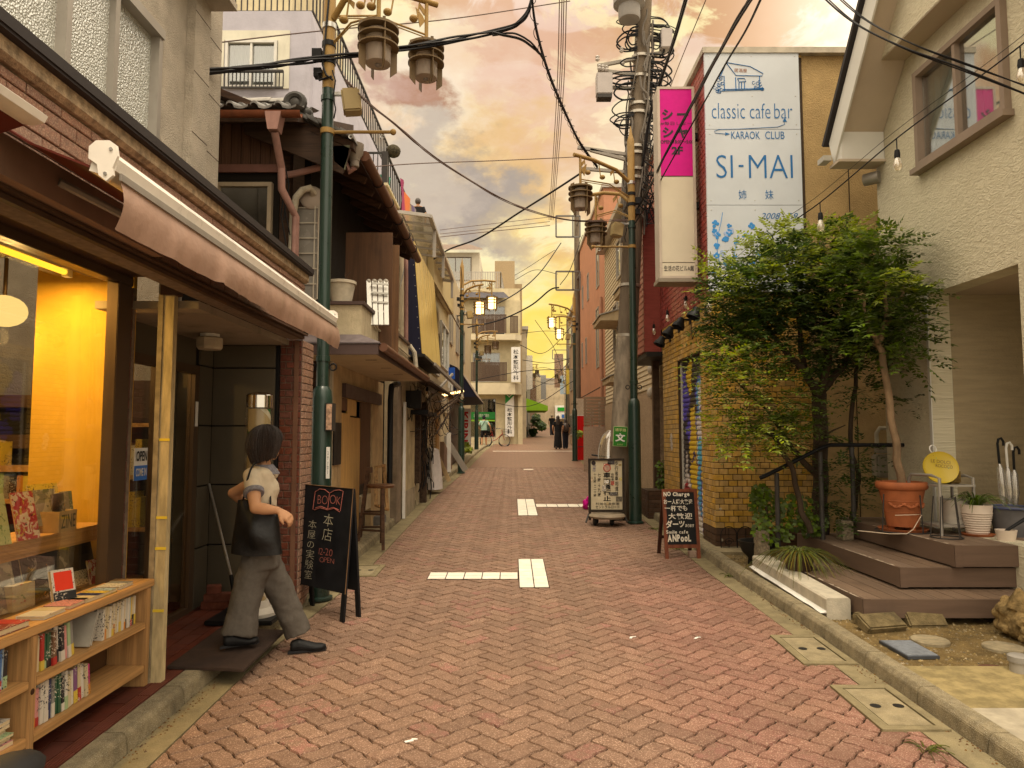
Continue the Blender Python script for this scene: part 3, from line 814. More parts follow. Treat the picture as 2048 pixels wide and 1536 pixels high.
def column(x0,x1,y0,y1,z0,z1,m,bw,bh,nmax,faces,core=M['mortar']):
 c=obj('brick_column',MB().box(x0,x1,y0,y1,z0,z1),core,bs)
 k=0
 if 'f' in faces:k+=brick_face(bs,(x0,y0,z0),(1,0,0),(0,0,1),x1-x0,z1-z0,bw,bh,.008,.01,m,nmax)
 if 'r' in faces:k+=brick_face(bs,(x1,y0,z0),(0,1,0),(0,0,1),y1-y0,z1-z0,bw,bh,.008,.01,faces['r']if isinstance(faces,dict)else m,nmax-k)
column(-2.45,-2.325,4.315,4.345,.2,2.56,M['redbrick'],.125,.062,36,'f')
column(-2.0,FX-.012,6.10,6.42,.2,2.478,M['redbrick'],.105,.0615,110,{'f':1,'r':M['pinkbrick']})
obj('corner_strip',MB().box(FX-.075,FX-.035,6.085,6.0985,.2,2.47),mat('corner_strip_brown',(.16,.08,.05),.5),bs)
obj('alcove_ceiling',MB().box(-2.56,FX-.125,4.312,6.09,2.43,2.478),M['ceiling'],bs)
zs=[.2,.74,1.24,1.736,2.23,2.43]
obj('panel_backing',MB().box(-2.62,-2.0,6.075,6.10,.2,2.44).box(-2.60,-2.575,5.74,6.09,.2,2.44),M['black'],bs)
for a,b in zip(zs,zs[1:]):
 obj('wall_panel',MB().box(-2.555,-2.03,6.05,6.074,a+.006,b-.006),M['greypanel'],bs,bevel=.003)
 obj('wall_panel',MB().box(-2.574,-2.555,5.80,6.045,a+.006,b-.006),M['greypanel'],bs,bevel=.003)
obj('transom_panel',MB().box(-2.60,-2.56,4.52,5.72,2.22,2.43),M['greypanel'],bs)
DX=-2.58
df=MB().box(DX-.03,DX+.03,5.70,5.78,.2,2.22).box(DX-.03,DX+.03,4.52,5.70,2.15,2.218).box(DX-.03,DX+.03,4.52,5.70,.2,.30).box(DX-.025,DX+.025,5.10,5.15,.30,2.15).box(DX-.025,DX+.025,4.70,4.73,.30,2.15)
dr=obj('glass_door',df,M['brownframe'],bs)
obj('pane',MB().box(DX-.004,DX+.004,4.52,5.70,.30,2.15),M['shopglass'],dr)
obj('handle',MB().cyl((DX+.06,5.03,.95),(DX+.06,5.03,1.35),.012),M['steel'],dr)
q=atX(392,828,-2.553);obj('name_plate',MB().box(-2.553,-2.545,q.y-.02,q.y+.02,q.z-.1,q.z+.1),M['white'],bs)
t=thing('bookcase','dark wooden bookcase full of books behind the glass shop door','bookcase',(-3.4,5.6,.15))
obj('frame',MB().box(-3.9,-2.75,5.75,5.78,.15,2.1).box(-2.77,-2.74,5.5,5.75,.15,2.1),M['header'],t)
for z in(.55,.95,1.35,1.75):obj('shelf',MB().box(-3.9,-2.78,5.5,5.75,z-.03,z),M['pine'],t)
t=thing('rail_post','weathered cream shutter rail post standing between shelf and entrance','post',(-2.06,4.27,.2))
obj('post',MB().box(-2.105,-2.045,4.25,4.30,.215,2.62),mat('peeling_cream_paint',(.50,.40,.22),.8,.35,14,dirt=.7,dirtcol=(.12,.08,.04),stretch=(1,1,.2)),t)
obj('channel',MB().box(-2.135,-2.106,4.24,4.262,.215,2.62).box(-2.135,-2.106,4.29,4.312,.215,2.62),mat('channel_paint',(.30,.24,.15),.6,.3,10),t)
obj('bracket',MB().box(-2.12,-2.02,4.23,4.309,2.50,2.56),M['header'],t)
for z in(.62,.98,1.16,1.62):obj('yellow_tape',MB().box(-2.108,-2.042,4.246,4.252,z,z+.016),plain('yellow_tape_paint',(.75,.55,.05),.6),t)
q=at(420,668,5.4);t=thing('ceiling_lamp','unlit octagonal white ceiling lamp above the shop entrance','lamp',(q.x,q.y,2.43))
obj('shade',MB().lathe((q.x,q.y,2.31),[(.085,0),(.10,.02),(.10,.085),(.085,.095)],8),mat('lamp_shade',(.42,.36,.27),.5),t)
obj('base',MB().lathe((q.x,q.y,2.406),[(.075,0),(.075,.023)],8),M['white'],t)
q=atX(282,928,-2.55);t=thing('door_sign','small OPEN COME IN card hanging on the glass door','sign',q)
obj('card',MB().box(-2.556,-2.551,q.y-.085,q.y+.085,q.z-.11,q.z+.11),M['white'],t)
obj('blue_half',MB().box(-2.5508,-2.5495,q.y-.085,q.y+.085,q.z-.11,q.z-.01),plain('blue_print',(.05,.17,.55),.5),t)
text('OPEN',t,M['black'],q+Vector((0.001,0,.055)),(0,1,0),(0,0,1),w=.14,h=.07,weight=.02)
text('COME IN',t,M['white'],q+Vector((0.001,0,-.055)),(0,1,0),(0,0,1),w=.14,h=.055,weight=.02)
M['valance']=mat('satin_valance',(.36,.225,.165),.5,.1,5,stretch=(1,2,.4),bump=.25,bscale=14,spec=.5)
M['awnred']=mat('awning_red_cloth',(.12,.022,.014),.8,.1,3)
AX=-1.30;ya,yb=2.21,5.06
aw=thing('awning','brown satin awning with white front bar over the shop entrance','awning',(FX,3.6,2.7))
bz=lambda y:2.515-.013*(y-ya)
prof=[(-.05,-.02),(0,-.035),(.035,-.02),(.045,.015),(.02,.045),(-.03,.05)]
obj('front_bar',MB().rings([[(AX+a,y,bz(y)+b)for a,b in prof]for y in(ya,yb)]),plain('white_bar_paint',(.80,.74,.66),.3),aw,smooth=True)
obj('bar_groove',MB().rings([[(AX+.036,y,bz(y)-.045),(AX+.044,y,bz(y)-.045),(AX+.044,y,bz(y)-.022),(AX+.036,y,bz(y)-.022)]for y in(ya+.02,yb)]),M['greyframe'],aw)
for y in(ya-.012,yb):
 cap=MB();pr=[(AX+.06*math.cos(a),bz(y)+.03+.055*math.sin(a))for a in[i*math.pi/8 for i in range(16)]]
 pts=[(AX+.0+(x-AX)*.62,bz(y)+(z-bz(y))*.78)for x,z in[(AX+.065,bz(y)+.075),(AX+.075,bz(y)+.03),(AX+.05,bz(y)-.02),(AX+.055,bz(y)-.05),(AX+.02,bz(y)-.075),(AX-.02,bz(y)-.05),(AX-.03,bz(y)-.005),(AX-.075,bz(y)+.02),(AX-.075,bz(y)+.07),(AX-.04,bz(y)+.095),(AX+.03,bz(y)+.095)]]
 cap.prism([(x,y,z)for x,z in pts],(0,.012,0));e=obj('end_cap',cap,plain('white_bar_paint',(.80,.74,.66),.3),aw)
 for x,z in((AX+.025,bz(y)+.045),(AX+.01,bz(y)-.035)):obj('screw',MB().cyl((x,y-.004,z),(x,y+.002,z),.006,n=8),M['steel'],e)
vm=MB();rows=[]
N=110
for j in range(9):
 row=[]
 for i in range(N+1):
  y=ya+.03+(yb+.06-ya-.03)*i/N;k=j/8;dz=.155*k
  fold=.006*math.sin(y*4.1+k*1.5)+.005*math.sin(y*12.0+2*k)+.0025*math.sin(y*27)+.002*math.sin(y*43+k*3)
  seam=sum(math.exp(-((y-s)/.02)**2)for s in(3.02,3.95))
  x=AX+.035+(fold+.012*seam)*k+.015*math.sin(k*math.pi)-(.10*(1-k)*max(0,(ya+.22-y)/.2)if False else 0)
  zoff=.004*math.sin(y*4+1)*k+.004*seam*k
  row.append((x,y+.0*k,bz(y)-.045-dz+zoff))
 rows.append(row)
vm.rings(rows,closed=False);obj('valance',vm,M['valance'],aw,smooth=True,fixn=False)
fb=MB();fb.rings([[(AX-.05,y,bz(y)-.01),(-1.55,y,bz(y)+.07),(FX+.02,y,2.73),(FX+.02,y,2.737),(-1.55,y,bz(y)+.077),(AX-.05,y,bz(y)-.002)]for y in(ya,yb)]);obj('fabric',fb,M['awnred'],aw)
for y in(2.6,4.4):
 obj('arm',MB().tube([(FX+.1,y,2.60),(-1.55,y+.25,2.53),(AX-.03,y+.02,bz(y)-.03)],.017,8),M['greyframe'],aw)
obj('crank_eye',MB().torus(atX(551,622,-1.62),.018,.006,(1,.4,0),12,6).cyl(atX(551,622,-1.62)+Vector((0,0,.018)),atX(551,622,-1.62)+Vector((0,0,.07)),.006),M['black'],aw)
a2=thing('awning','dark red awning rolled out over the shop window','awning',(FX,1.4,2.7))
obj('front_bar',MB().rings([[(-1.50+a,y,2.64+b*.6)for a,b in prof]for y in(.5,2.16)]),plain('white_bar_paint',(.80,.74,.66),.3),a2,smooth=True)
obj('fabric',MB().rings([[(-1.52,y,2.63),(-1.65,y,2.585),(FX+.10,y,2.662),(FX+.10,y,2.675),(-1.65,y,2.66),(-1.52,y,2.655)]for y in(.5,2.17)]),M['awnred'],a2)
# wooden shelf outside the window
SX=-2.11;SB=-2.33;sy0,sy1=1.5,4.225
sh=thing('book_shelf','low pine bookshelf with knots standing below the shop window','shelf',(SX,3.0,.19))
obj('top_board',MB().box(SB,SX+.012,sy0,sy1+.02,.775,.815),M['pine'],sh,bevel=.004)
for(a,b)in((sy0,3.19),(3.236,4.18)):
 obj('middle_board',MB().box(SB,SX,a,b,.545,.58),M['pine'],sh,bevel=.003)
 obj('bottom_board',MB().box(SB,SX,a,b,.30,.34),M['pine'],sh,bevel=.003)
for y in(3.192,4.182):obj('upright',MB().box(SB,SX+.003,y,y+.042,gz(y)+.10,.773),M['pinev'],sh,bevel=.003)
obj('back_board',MB().box(SB-.012,SB-.002,sy0,sy1,.30,.77),mat('shelf_back',(.10,.05,.02),.8),sh)
for y,z,x in((3.21,.53,SX+.0035),(4.10,.45,None)):
 if x:obj('knot',MB().lathe((x,y,z),[(.014,0),(.012,.0015),(.001,.0016)],10,axis=(1,0,0)),plain('knot_brown',(.05,.022,.01),.7),sh)
PAL={'white':(.62,.57,.48),'cream':(.58,.48,.30),'red':(.42,.03,.025),'dark green':(.03,.10,.05),'black':(.02,.02,.022),'blue':(.06,.17,.42),'navy':(.02,.03,.10),'orange':(.55,.22,.03),'yellow':(.62,.45,.06),'pink':(.60,.26,.24),'grey':(.25,.24,.22),'brown':(.16,.08,.04),'pale green':(.35,.47,.25),'pale blue':(.33,.43,.50),'purple':(.2,.08,.2),'magenta':(.55,.04,.2),'dark red':(.2,.015,.015)}
def cover(c):
 n='cover_'+c.replace(' ','_')
 if n in MATS:return MATS[n]
 m,g,out=newmat(n);col=PAL[c];L=sum(col)/3
 ink=(.03,.03,.03)if L>.2 else(.6,.55,.45)
 p=g.node('ShaderNodeMapping',{'Vector':pos(g),'Scale':(60,60,75)}).outputs[0]
 v=g.noise(p,1.6,2,.5);w=g.noise(pos(g),9,2,.5)
 f=g.math('MULTIPLY',g.mapr(v,.56,.62),g.mapr(w,.46,.52))
 c1=g.mix(f,col,ink)
 bsd=g.node('ShaderNodeBsdfPrincipled',{'Base Color':c1,'Roughness':.35});g.l.new(bsd.outputs[0],out.inputs[0]);MATS[n]=m;return m
M['pages']=mat('book_pages',(.60,.47,.28),.9,.1,60,stretch=(1,1,12))
ORD=['first','second','third','fourth','fifth','sixth','seventh','eighth','ninth','tenth','eleventh','twelfth','thirteenth','fourteenth','fifteenth','sixteenth','seventeenth','eighteenth','nineteenth','twentieth']
def row_of_books(y,cols,zf,where,hmin,hmax,th=(.014,.026),lean=0.0,xf=SX-.03,kind='book',toward=1,grp=None):
 for k,c in enumerate(cols):
  w=R.uniform(*th);h=R.uniform(hmin,hmax);d=R.uniform(.12,.15);ln=lean*(k/len(cols))if lean else 0
  x1=xf-R.uniform(0,.015)
  t=thing('book','%s book standing %s from the left in %s'%(c,ORD[k],where),'book',(x1,y,zf+.001),grp or 'books standing in the low shelf')
  t.rotation_euler=(ln,0,0)
  def at0(x0,x1_,y0,y1,z0,z1):return MB().box(x0,x1_,y0,y1,z0,z1)
  ob=obj('cover',at0(-d,0,0,w,0,h),cover(c),t,local=True,bevel=.0015)
  obj('pages',at0(-d+.003,-.004,.002,w-.002,h+.0004,h+.0012),M['pages'],t,local=True)
  if R.random()<.45:
   c2=R.choice(['red','white','yellow','pale green','black','orange']);hb=h*R.uniform(.2,.38)
   obj('paper_band',at0(-d,.0008,-.0006,w+.0006,0.0,hb),cover(c2 if c2!=c else 'white'),t,local=True)
  y+=w+R.uniform(.0005,.002)+abs(ln)*.02
 return y
row_of_books(3.245,['grey','white','cream','red','dark green','dark green','brown','white','black','pink','pale green','grey'],.58,'the upper right bay',.155,.185,(.018,.028),lean=.16)
t=thing('book','large leaning grey white board book in the upper right bay','book',(SX-.02,3.66,.582),'books standing in the low shelf')
obj('cover',MB().obox((-.075,.045,.085),(.14,.006,.17),Euler((-.38,0,0)).to_matrix()).obox((-.075,.058,.085),(.14,.008,.165),Euler((-.34,0,0)).to_matrix()),mat('board_book',(.40,.37,.31),.6),t,local=True)
row_of_books(3.80,['white','cream','cream','white','cream','white','cream','cream','white','cream','white','cream','white','white','pale blue','yellow','cream','white'],.58,'the pale set of the right bay',.158,.168,(.015,.021))
row_of_books(3.245,['red','red','pink','white','white','navy','grey','dark green','dark green','black','white','cream','white','purple','cream','white','cream','magenta'],.34,'the lower right bay',.15,.19,(.019,.031),lean=.12)
row_of_books(2.74,['cream','pale green','white','cream','white','black','navy','pink','cream','cream','red','blue','pale blue','black'],.58,'the upper left bay',.15,.18,(.018,.034))
def flat_book(px,py,X,size,rz,c,lab,z0,band=None,th=.017):
 p=atX(px,py,X);t=thing('book',lab,'book',(X,p.y,z0+.001),'books lying on the low shelf',rz)
 L,Wd=size
 obj('pages',MB().box(-Wd+.003,-.003,.003,L-.003,.0025,th-.0025),M['pages'],t,local=True)
 cv=MB().box(-Wd,0,0,L,0,.0022).box(-Wd,0,0,L,th-.0022,th).box(-Wd,-Wd+.0025,0,L,.0023,th-.0023);obj('cover',cv,cover(c),t,local=True)
 if band:obj('paper_band',MB().box(-Wd,.0004,L*.62,L+.0004,th+.0001,th+.0008),cover(band),t,local=True)
TZ=.815
for px,py,c,band,lab,L in((-30,1245,'cream',None,'cream paperback at the near end of the shelf top',.15),(-5,1258,'dark red','red','thick dark red hardback lying on the shelf top',.19),(88,1232,'white','cream','cream white book lying on the shelf beside the red hardback',.17),(140,1214,'pink',None,'pink paperback lying on the shelf top',.17),(172,1199,'cream','navy','small tan and blue paperback lying on the shelf top',.15),(196,1185,'yellow','pale blue','yellow and blue covered book lying on the shelf top',.17),(238,1170,'white','grey','white paperback lying farthest along the shelf top',.15)):
 flat_book(px,py,SX-.02+R.uniform(-.01,.005),(L,.125),R.uniform(-.06,.06),c,lab,TZ,band,th=.026 if c=='dark red' else.017)
q=atX(105,1200,SB+.06);t=thing('book','upright paperback with a plain red square cover leaning on the sill','book',(SB+.07,q.y,TZ+.001));t.rotation_euler=(0,-.30,-.5)
obj('pages',MB().box(-.021,0,.002,.108,.002,.168),M['pages'],t,local=True)
obj('cover',MB().box(.0002,.0022,0,.11,0,.17).box(-.0235,-.0213,0,.11,0,.17),cover('white'),t,local=True)
obj('red_panel',MB().box(.0024,.003,.012,.10,.065,.158),plain('red_panel_ink',(.72,.05,.02),.5),t,local=True)
obj('paper_band',MB().box(.0024,.003,0,.11,0,.058),cover('black'),t,local=True)
z=.341;yq=atX(18,1490,SX-.03).y
for k,(c,th)in enumerate((('pink',.02),('white',.016),('pale green',.012),('white',.02),('cream',.016),('white',.018))):
 t=thing('book',['pink book at the bottom of the stack in the lower left bay','white book second from the bottom of the lower left stack','thin pale green book in the middle of the lower left stack','white book above the green one in the lower left stack','cream magazine near the top of the lower left stack','rolled white magazine on top of the lower left stack'][k],'book',(SX-.03,yq-.2,z),'stack lying in the lower left bay',R.uniform(-.1,.1))
 obj('pages',MB().box(-.14,-.001,0,.2,.001,th-.002),M['pages'],t,local=True)
 obj('cover',MB().box(-.142,0,-.001,.202,0,.0012).box(-.142,0,-.001,.202,th-.0019,th-.0005),cover(c),t,local=True);z+=th+.001
def cover_art(name,base,inks,scale=14):
 m,g,out=newmat(name)
 c=g.node('ShaderNodeRGB').outputs[0];c.default_value=(*base,1)
 for k,(ink,th)in enumerate(inks):
  v=g.noise(g.vmath('ADD',pos(g),(k*3.1,k*1.7,k)),scale*(1+.4*k),3,.6,dist=.8);c=g.mix(g.mapr(v,th,th+.03),c,ink)
 bsd=g.node('ShaderNodeBsdfPrincipled',{'Base Color':c,'Roughness':.35});g.l.new(bsd.outputs[0],out.inputs[0]);return m
art=[cover_art('art_dark_comic',(.02,.02,.025),[((.18,.16,.14),.58),((.5,.2,.03),.66)]),cover_art('art_redpink',(.40,.03,.05),[((.6,.5,.42),.5),((.5,.36,.04),.6),((.03,.02,.03),.63)],22),cover_art('art_greenleaf',(.45,.5,.26),[((.15,.25,.08),.6)],30),cover_art('art_grey',(.2,.18,.15),[((.38,.34,.26),.5),((.1,.12,.08),.6)]),cover_art('art_night',(.015,.018,.025),[((.06,.07,.07),.6)]),cover_art('art_cream',(.52,.44,.3),[((.45,.15,.1),.62),((.2,.25,.1),.66)],26)]
def standing(px0,px1,py0,py1,X,lab,m,lean=.25,rz=-.15,name='magazine',cat='magazine',extra=None,zb=None,th=.008):
 a,b=atX(px0,py1,X),atX(px1,py1,X);zt=atX((px0+px1)/2,py0,X).z;z0=zb if zb is not None else min(a.z,b.z)
 Wd=b.y-a.y;H=zt-z0
 t=thing(name,lab,cat,(X,a.y,z0+.001),None);t.rotation_euler=(0,-lean,rz)
 obj('pages',MB().box(-th,-.001,.001,Wd-.001,.001,H-.001),M['pages'],t,local=True)
 obj('cover',MB().box(-.0008,.001,0,Wd,0,H).box(-th-.002,-th-.0002,0,Wd,0,H),m,t,local=True)
 if extra:obj('paper_band',MB().box(.0012,.002,0,Wd,0,H*extra[1]),cover(extra[0]),t,local=True)
 return t
WX=GX-.10
standing(55,128,1088,1195,WX-.02,'dark comic magazine with orange stripes in the shop window',art[0],zb=.79)
standing(112,150,1078,1180,WX-.06,'dark green magazine with a cream paper band in the window',art[4],zb=.79,extra=('cream',.3))
standing(148,186,1065,1165,WX-.04,'large black book with a cream paper band in the window',plain('black_cover',(.012,.014,.018),.4),zb=.79,extra=('cream',.28),name='book',cat='book')
standing(183,202,1118,1152,WX+.02,'small red and white card at the window corner',art[1],zb=.79,name='card',cat='card')
standing(0,32,1095,1210,WX,'grey photo magazine standing at the near end of the window',art[3],zb=.79)
standing(28,62,1108,1190,WX-.07,'dark blue folder standing behind the cream box in the window',plain('folder_blue',(.03,.03,.05),.5),zb=.79,name='folder',cat='folder')
standing(25,62,1168,1210,WX+.03,'small cream card box with printed flowers on the window ledge',art[5],lean=.05,zb=.79,name='card_box',cat='box',th=.05)
standing(38,74,982,1058,WX-.03,'red and white illustrated book leaning on the wooden plank',art[1],zb=1.12,name='book',cat='book')
standing(-5,20,985,1062,WX-.02,'pale green leaf patterned book on the wooden plank',art[2],zb=1.12,name='book',cat='book')
standing(64,112,978,1010,WX-.12,'grey zine standing in front of the yellow envelopes',art[3],zb=1.16,name='zine',cat='zine')
standing(70,118,966,1010,WX-.16,'yellow envelope standing at the back of the plank',cover('yellow'),zb=1.16,name='envelope',cat='envelope')
y0,y1=atX(118,1040,WX-.02).y,4.09
t=thing('zine_box','cardboard ZINE box standing on the plank in the window','box',(WX-.02,y0,1.121))
bxm=mat('kraft_card',(.36,.23,.10),.8);bx=MB()
bx.box(WX-.16,WX-.02,y0,y0+.006,1.121,1.235).box(WX-.16,WX-.02,y1-.006,y1,1.121,1.235).box(WX-.025,WX-.02,y0+.0065,y1-.0065,1.121,1.235).box(WX-.16,WX-.155,y0+.0065,y1-.0065,1.121,1.235)
obj('box',bx,bxm,t);text('ZINE',t,M['black'],(WX-.02,(y0+y1)/2,1.178),(0,1,0),(0,0,1),w=(y1-y0)*.8,h=.075,weight=.01)
for k,(dy,m,lab)in enumerate(((.03,art[0],'dark zine with a grey drawing sticking out of the ZINE box'),(.12,art[3],'grey zine with green band sticking out of the ZINE box'),(.2,cover('dark green'),'green covered zine at the far end of the ZINE box'))):
 tt=thing('zine',lab,'zine',(WX-.06-k*.03,y0+dy,1.13),None);tt.rotation_euler=(0,-.15,0)
 obj('cover',MB().box(-.004,0,0,.11,0,.2),m,tt,local=True);obj('pages',MB().box(-.0035,-.0005,.001,.109,.2002,.2006),M['pages'],tt,local=True)
for row,(z,n)in enumerate(((1.44,7),(1.21,13))):
 x=-3.9
 for k in range(n):
  c=R.choice(['cream','white','yellow','black','brown','orange','red','grey','pale green']);w=R.uniform(.03,.055)
  t=single('book',MB().box(x,x+w,5.02,5.15,z+.001,z+R.uniform(.15,.19)),cover(c),'%s book standing %s from the left on the %s board inside the room'%(c,ORD[k],['upper','lower'][row]),'book','books on boards deep in the shop');x+=w+.002
for z in(.95,1.35):
 x=-3.3
 for k in range(9):
  c=R.choice(['cream','white','yellow','grey','brown','orange','red']);w=R.uniform(.03,.06)
  single('book',MB().box(x,x+w,5.52,5.66,z+.001,z+R.uniform(.2,.28)),cover(c),'%s book standing %s from the left on the %s bookcase shelf behind the door'%(c,ORD[k],'upper' if z>1 else 'lower'),'book','books in the bookcase behind the door');x+=w+.002
a,b,c,d=gnd(333,1338,.105),gnd(507,1336,.05),gnd(572,1284,.05),gnd(402,1290,.105)
a.z=floor_z(a.y)+.006;d.z=floor_z(d.y)+.006
mm=MB();up=Vector((0,0,.018));nx,ny=46,26;rows=[]
b2=Vector((-1.64,a.y,gz(a.y)+.085));c2=Vector((-1.64,d.y+.35,gz(d.y+.35)+.085));d2=Vector((a.x,d.y+.35,floor_z(d.y+.35)+.006))
mt=mat('ribbed_mat',(.07,.045,.035),.75,.2,12,bump=.9,bscale=240,dirt=.3)
single('ramp_mat',MB().prism([a,b2,c2,d2],up),mt,'brown ribbed ramp mat bridging shop floor and gutter','mat',bevel=.003)
q=at(405,1209,5.85);q.z=floor_z(5.85)
M['loosebrick']=mat('loose_red_brick',(.17,.055,.035),.85,.25,20,bump=.4,bscale=90,island=.1)
for k,(dx,dz,lab,rz)in enumerate(((0,0,'red brick at the bottom of the stack by the grey panels',0),(.02,.062,'red brick in the middle of the stack by the grey panels',.1),(-.02,.124,'half red brick on top of the stack by the grey panels',.4))):
 o=MB().obox((q.x+.11+dx,q.y,q.z+.03+dz),(.21 if k<2 else.11,.10,.06),Euler((0,0,rz)).to_matrix());single('loose_brick',o,M['loosebrick'],lab,'brick',bevel=.004)
t=thing('broom','broom with a metal handle leaning in the entrance corner','broom',at(470,1190,5.7))
p0,p1,p2=at(418,968,6.03),at(462,1150,5.72),at(474,1205,5.66);p2.z=floor_z(5.66)+.03
obj('handle',MB().cyl(p0,p1,.011,n=8),M['steel'],t);obj('grip',MB().cyl(p1,p2,.016,.02,n=8),M['black'],t);obj('head',MB().obox(p2+Vector((.03,0,0)),(.22,.04,.05)),M['black'],t)
q=at(520,785,5.55);fz=floor_z(5.55);t=thing('barber_pole','chrome capped rotating sign pole with green and white stripes','sign pole',(q.x,5.55,fz))
obj('base_plate',MB().box(q.x-.30,q.x+.2,5.35,5.75,fz+.001,fz+.035),M['black'],t,bevel=.006)
obj('foot',MB().lathe((q.x,5.55,fz+.036),[(.17,0),(.17,.025),(.12,.06),(.11,.11)],24),mat('white_foot',(.5,.46,.4),.4),t,smooth=True)
H=q.z-fz
def stripe_mat():
 m,g,out=newmat('spiral_stripes');s=g.node('ShaderNodeSeparateXYZ',{0:g.vmath('SUBTRACT',pos(g),(q.x,5.55,0))});x,y,z=s.outputs
 a=g.math('DIVIDE',g.math('ARCTAN2',y,x),2*math.pi);f=g.math('FRACT',g.math('ADD',a,g.math('MULTIPLY',z,2.2)))
 c=g.mix(g.math('LESS_THAN',f,.33),(.42,.33,.18),(.02,.14,.06));c=g.mix(g.math('GREATER_THAN',f,.9),c,(.62,.58,.45))
 b=g.node('ShaderNodeBsdfPrincipled',{'Base Color':c,'Roughness':.25});g.l.new(b.outputs[0],out.inputs[0]);return m
obj('drum',MB().lathe((q.x,5.55,fz+.147),[(.085,0),(.085,H-.147-.13)],28),stripe_mat(),t,smooth=True)
obj('glass_tube',MB().lathe((q.x,5.55,fz+.15),[(.105,0),(.105,H-.15-.12)],28,cap=False),M['shopglass'],t,smooth=True)
ch=plain('chrome',(.75,.72,.66),.12,metal=1.0)
obj('cap',MB().lathe((q.x,5.55,fz+H-.119),[(.10,0),(.10,.095),(.085,.11),(.03,.119),(.001,.12)],28),ch,t,smooth=True)
# left side of the street beyond the bookshop
M['darkwood']=wood('dark_board',(.085,.042,.022),0,.7,dark=.4,scale=3,ring=20,bump=.3,island=.2)
M['darkwoodv']=wood('brown_cladding',(.15,.075,.045),2,.65,dark=.6,scale=3,ring=24,bump=.2,island=.12)
M['oldcream']=mat('old_cream_render',(.50,.42,.28),.92,.15,5,bump=.35,bscale=60,dirt=.55,dirtcol=(.14,.10,.06))
M['oldtan']=mat('old_tan_render',(.42,.30,.16),.92,.18,4,bump=.3,bscale=50,dirt=.5,dirtcol=(.12,.07,.035))
M['ply']=wood('yellow_plywood',(.50,.30,.10),2,.6,dark=.72,scale=2,ring=14,bump=.1,island=.12,dirt=.25)
M['plybrown']=wood('brown_plywood',(.125,.06,.028),2,.65,dark=.6,scale=2,ring=12,bump=.1,island=.15,dirt=.3)
M['roof_tile']=mat('grey_roof_tile',(.20,.19,.18),.45,.2,12,island=.25,spec=.5,dirt=.35)
M['copper']=mat('rust_red_gutter',(.20,.065,.03),.6,.2,8,dirt=.4)
M['pinkpipe']=mat('pink_brown_pipe',(.36,.20,.165),.55,.12,8,dirt=.3)
M['fascia']=plain('brown_fascia',(.085,.055,.048),.5)
M['lav']=mat('lavender_render',(.42,.40,.45),.9,.08,2.5,bump=.2,bscale=30,dirt=.25,dirtcol=(.25,.23,.24))
M['creamwall']=mat('cream_wall',(.55,.47,.30),.9,.1,3,bump=.15,bscale=40,dirt=.3,dirtcol=(.3,.22,.12))
M['pinkwall']=mat('pinkish_wall',(.50,.38,.30),.9,.1,3,bump=.2,bscale=30,dirt=.35,dirtcol=(.25,.17,.12))
M['rail']=plain('dark_railing',(.05,.045,.042),.5,metal=.3)
M['curtain']=plain('grey_curtain',(.30,.29,.28),.9)
M['corr']=mat('pale_corrugated',(.48,.40,.28),.6,.15,5,dirt=.5,stretch=(1,1,.3))
M['navy']=plain('navy_cloth',(.012,.012,.03),.7)
M['shutter']=mat('grey_shutter',(.30,.25,.17),.5,.15,6,dirt=.4)
wh=thing('wooden_house','old two storey wooden house with tiled roof and cream balcony','building',(-2.2,7.65,gz(7.65)))
FYh=6.95
zt_,zb_=at(500,238,FYh).z,at(500,330,FYh).z
xR=at(560,300,FYh).x
nb=17
for i in range(nb):
 w=(xR+4.0)/nb;x=-4.0+i*w
 if proj((x+w,FYh,4.5))[0]>400:obj('board',MB().box(x+.003,x+w-.003,FYh,FYh+.02,zb_,zt_+.15),M['darkwoodv'],wh)
obj('upper_wall',MB().box(-6,xR-.002,FYh+.021,FYh+.12,2.4,zt_+.15).box(-2.12,-2.05,FYh+.13,11.2,2.5,4.75).box(-6,-2.13,11.1,11.2,0,5.2),plain('eave_shade_black',(.018,.014,.011),.9),wh)  # near-black wall colour stands in for the shade under the eaves
obj('trim',MB().box(-6,xR+.03,FYh-.03,FYh-.002,at(500,346,FYh).z,zb_-.004),mat('trim_brown',(.25,.12,.095),.6,.1,6,dirt=.3),wh)
q0,q1=at(432,372,FYh),at(546,372,FYh)
window(wh,((q0.x-1.0+q1.x)/2,FYh-.012,3.75),(1,0,0),q1.x-q0.x+1.0,.85,(0,-1,0),mat('aged_window_frame',(.45,.36,.25),.5,.1,5),M['glass'],panes=3,fw=.04,depth=.06)
obj('corner_post',MB().box(xR+.005,xR+.10,FYh+.02,FYh+.12,2.5,4.9),M['darkwood'],wh)
ez=at(500,228,6.45).z
eX=at(603,230,6.45).x
roofm=MB().prism([(-6,6.5,ez+.03),(-6,8.8,ez+.95),(-6,8.8,ez+.87),(-6,6.5,ez-.05)],(6+eX-.05,0,0));obj('roof_boards',roofm,M['darkwood'],wh)
def tile_mesh(L,r,M3):
 0
 prof=[]
 for k in range(9):a=math.pi*k/8;prof.append((-math.cos(a)*r*.5-r*.9,math.sin(a)*r*.55+.005))
 for k in range(1,6):a=math.pi*k/5;prof.append((r*-.4+(k/5)*r*1.75,.008-math.sin(a)*.018+.008*k/5))
 rows=[[M3@Vector((x,y,z+dz))for x,z in prof]for y,dz in((0,.02),(L,0))]
 return rows,prof
sl_=math.atan(.92/2.3);Mr=Euler((sl_,0,0)).to_matrix()
trows,pr=tile_mesh(.30,.075,Mr)
tme=None
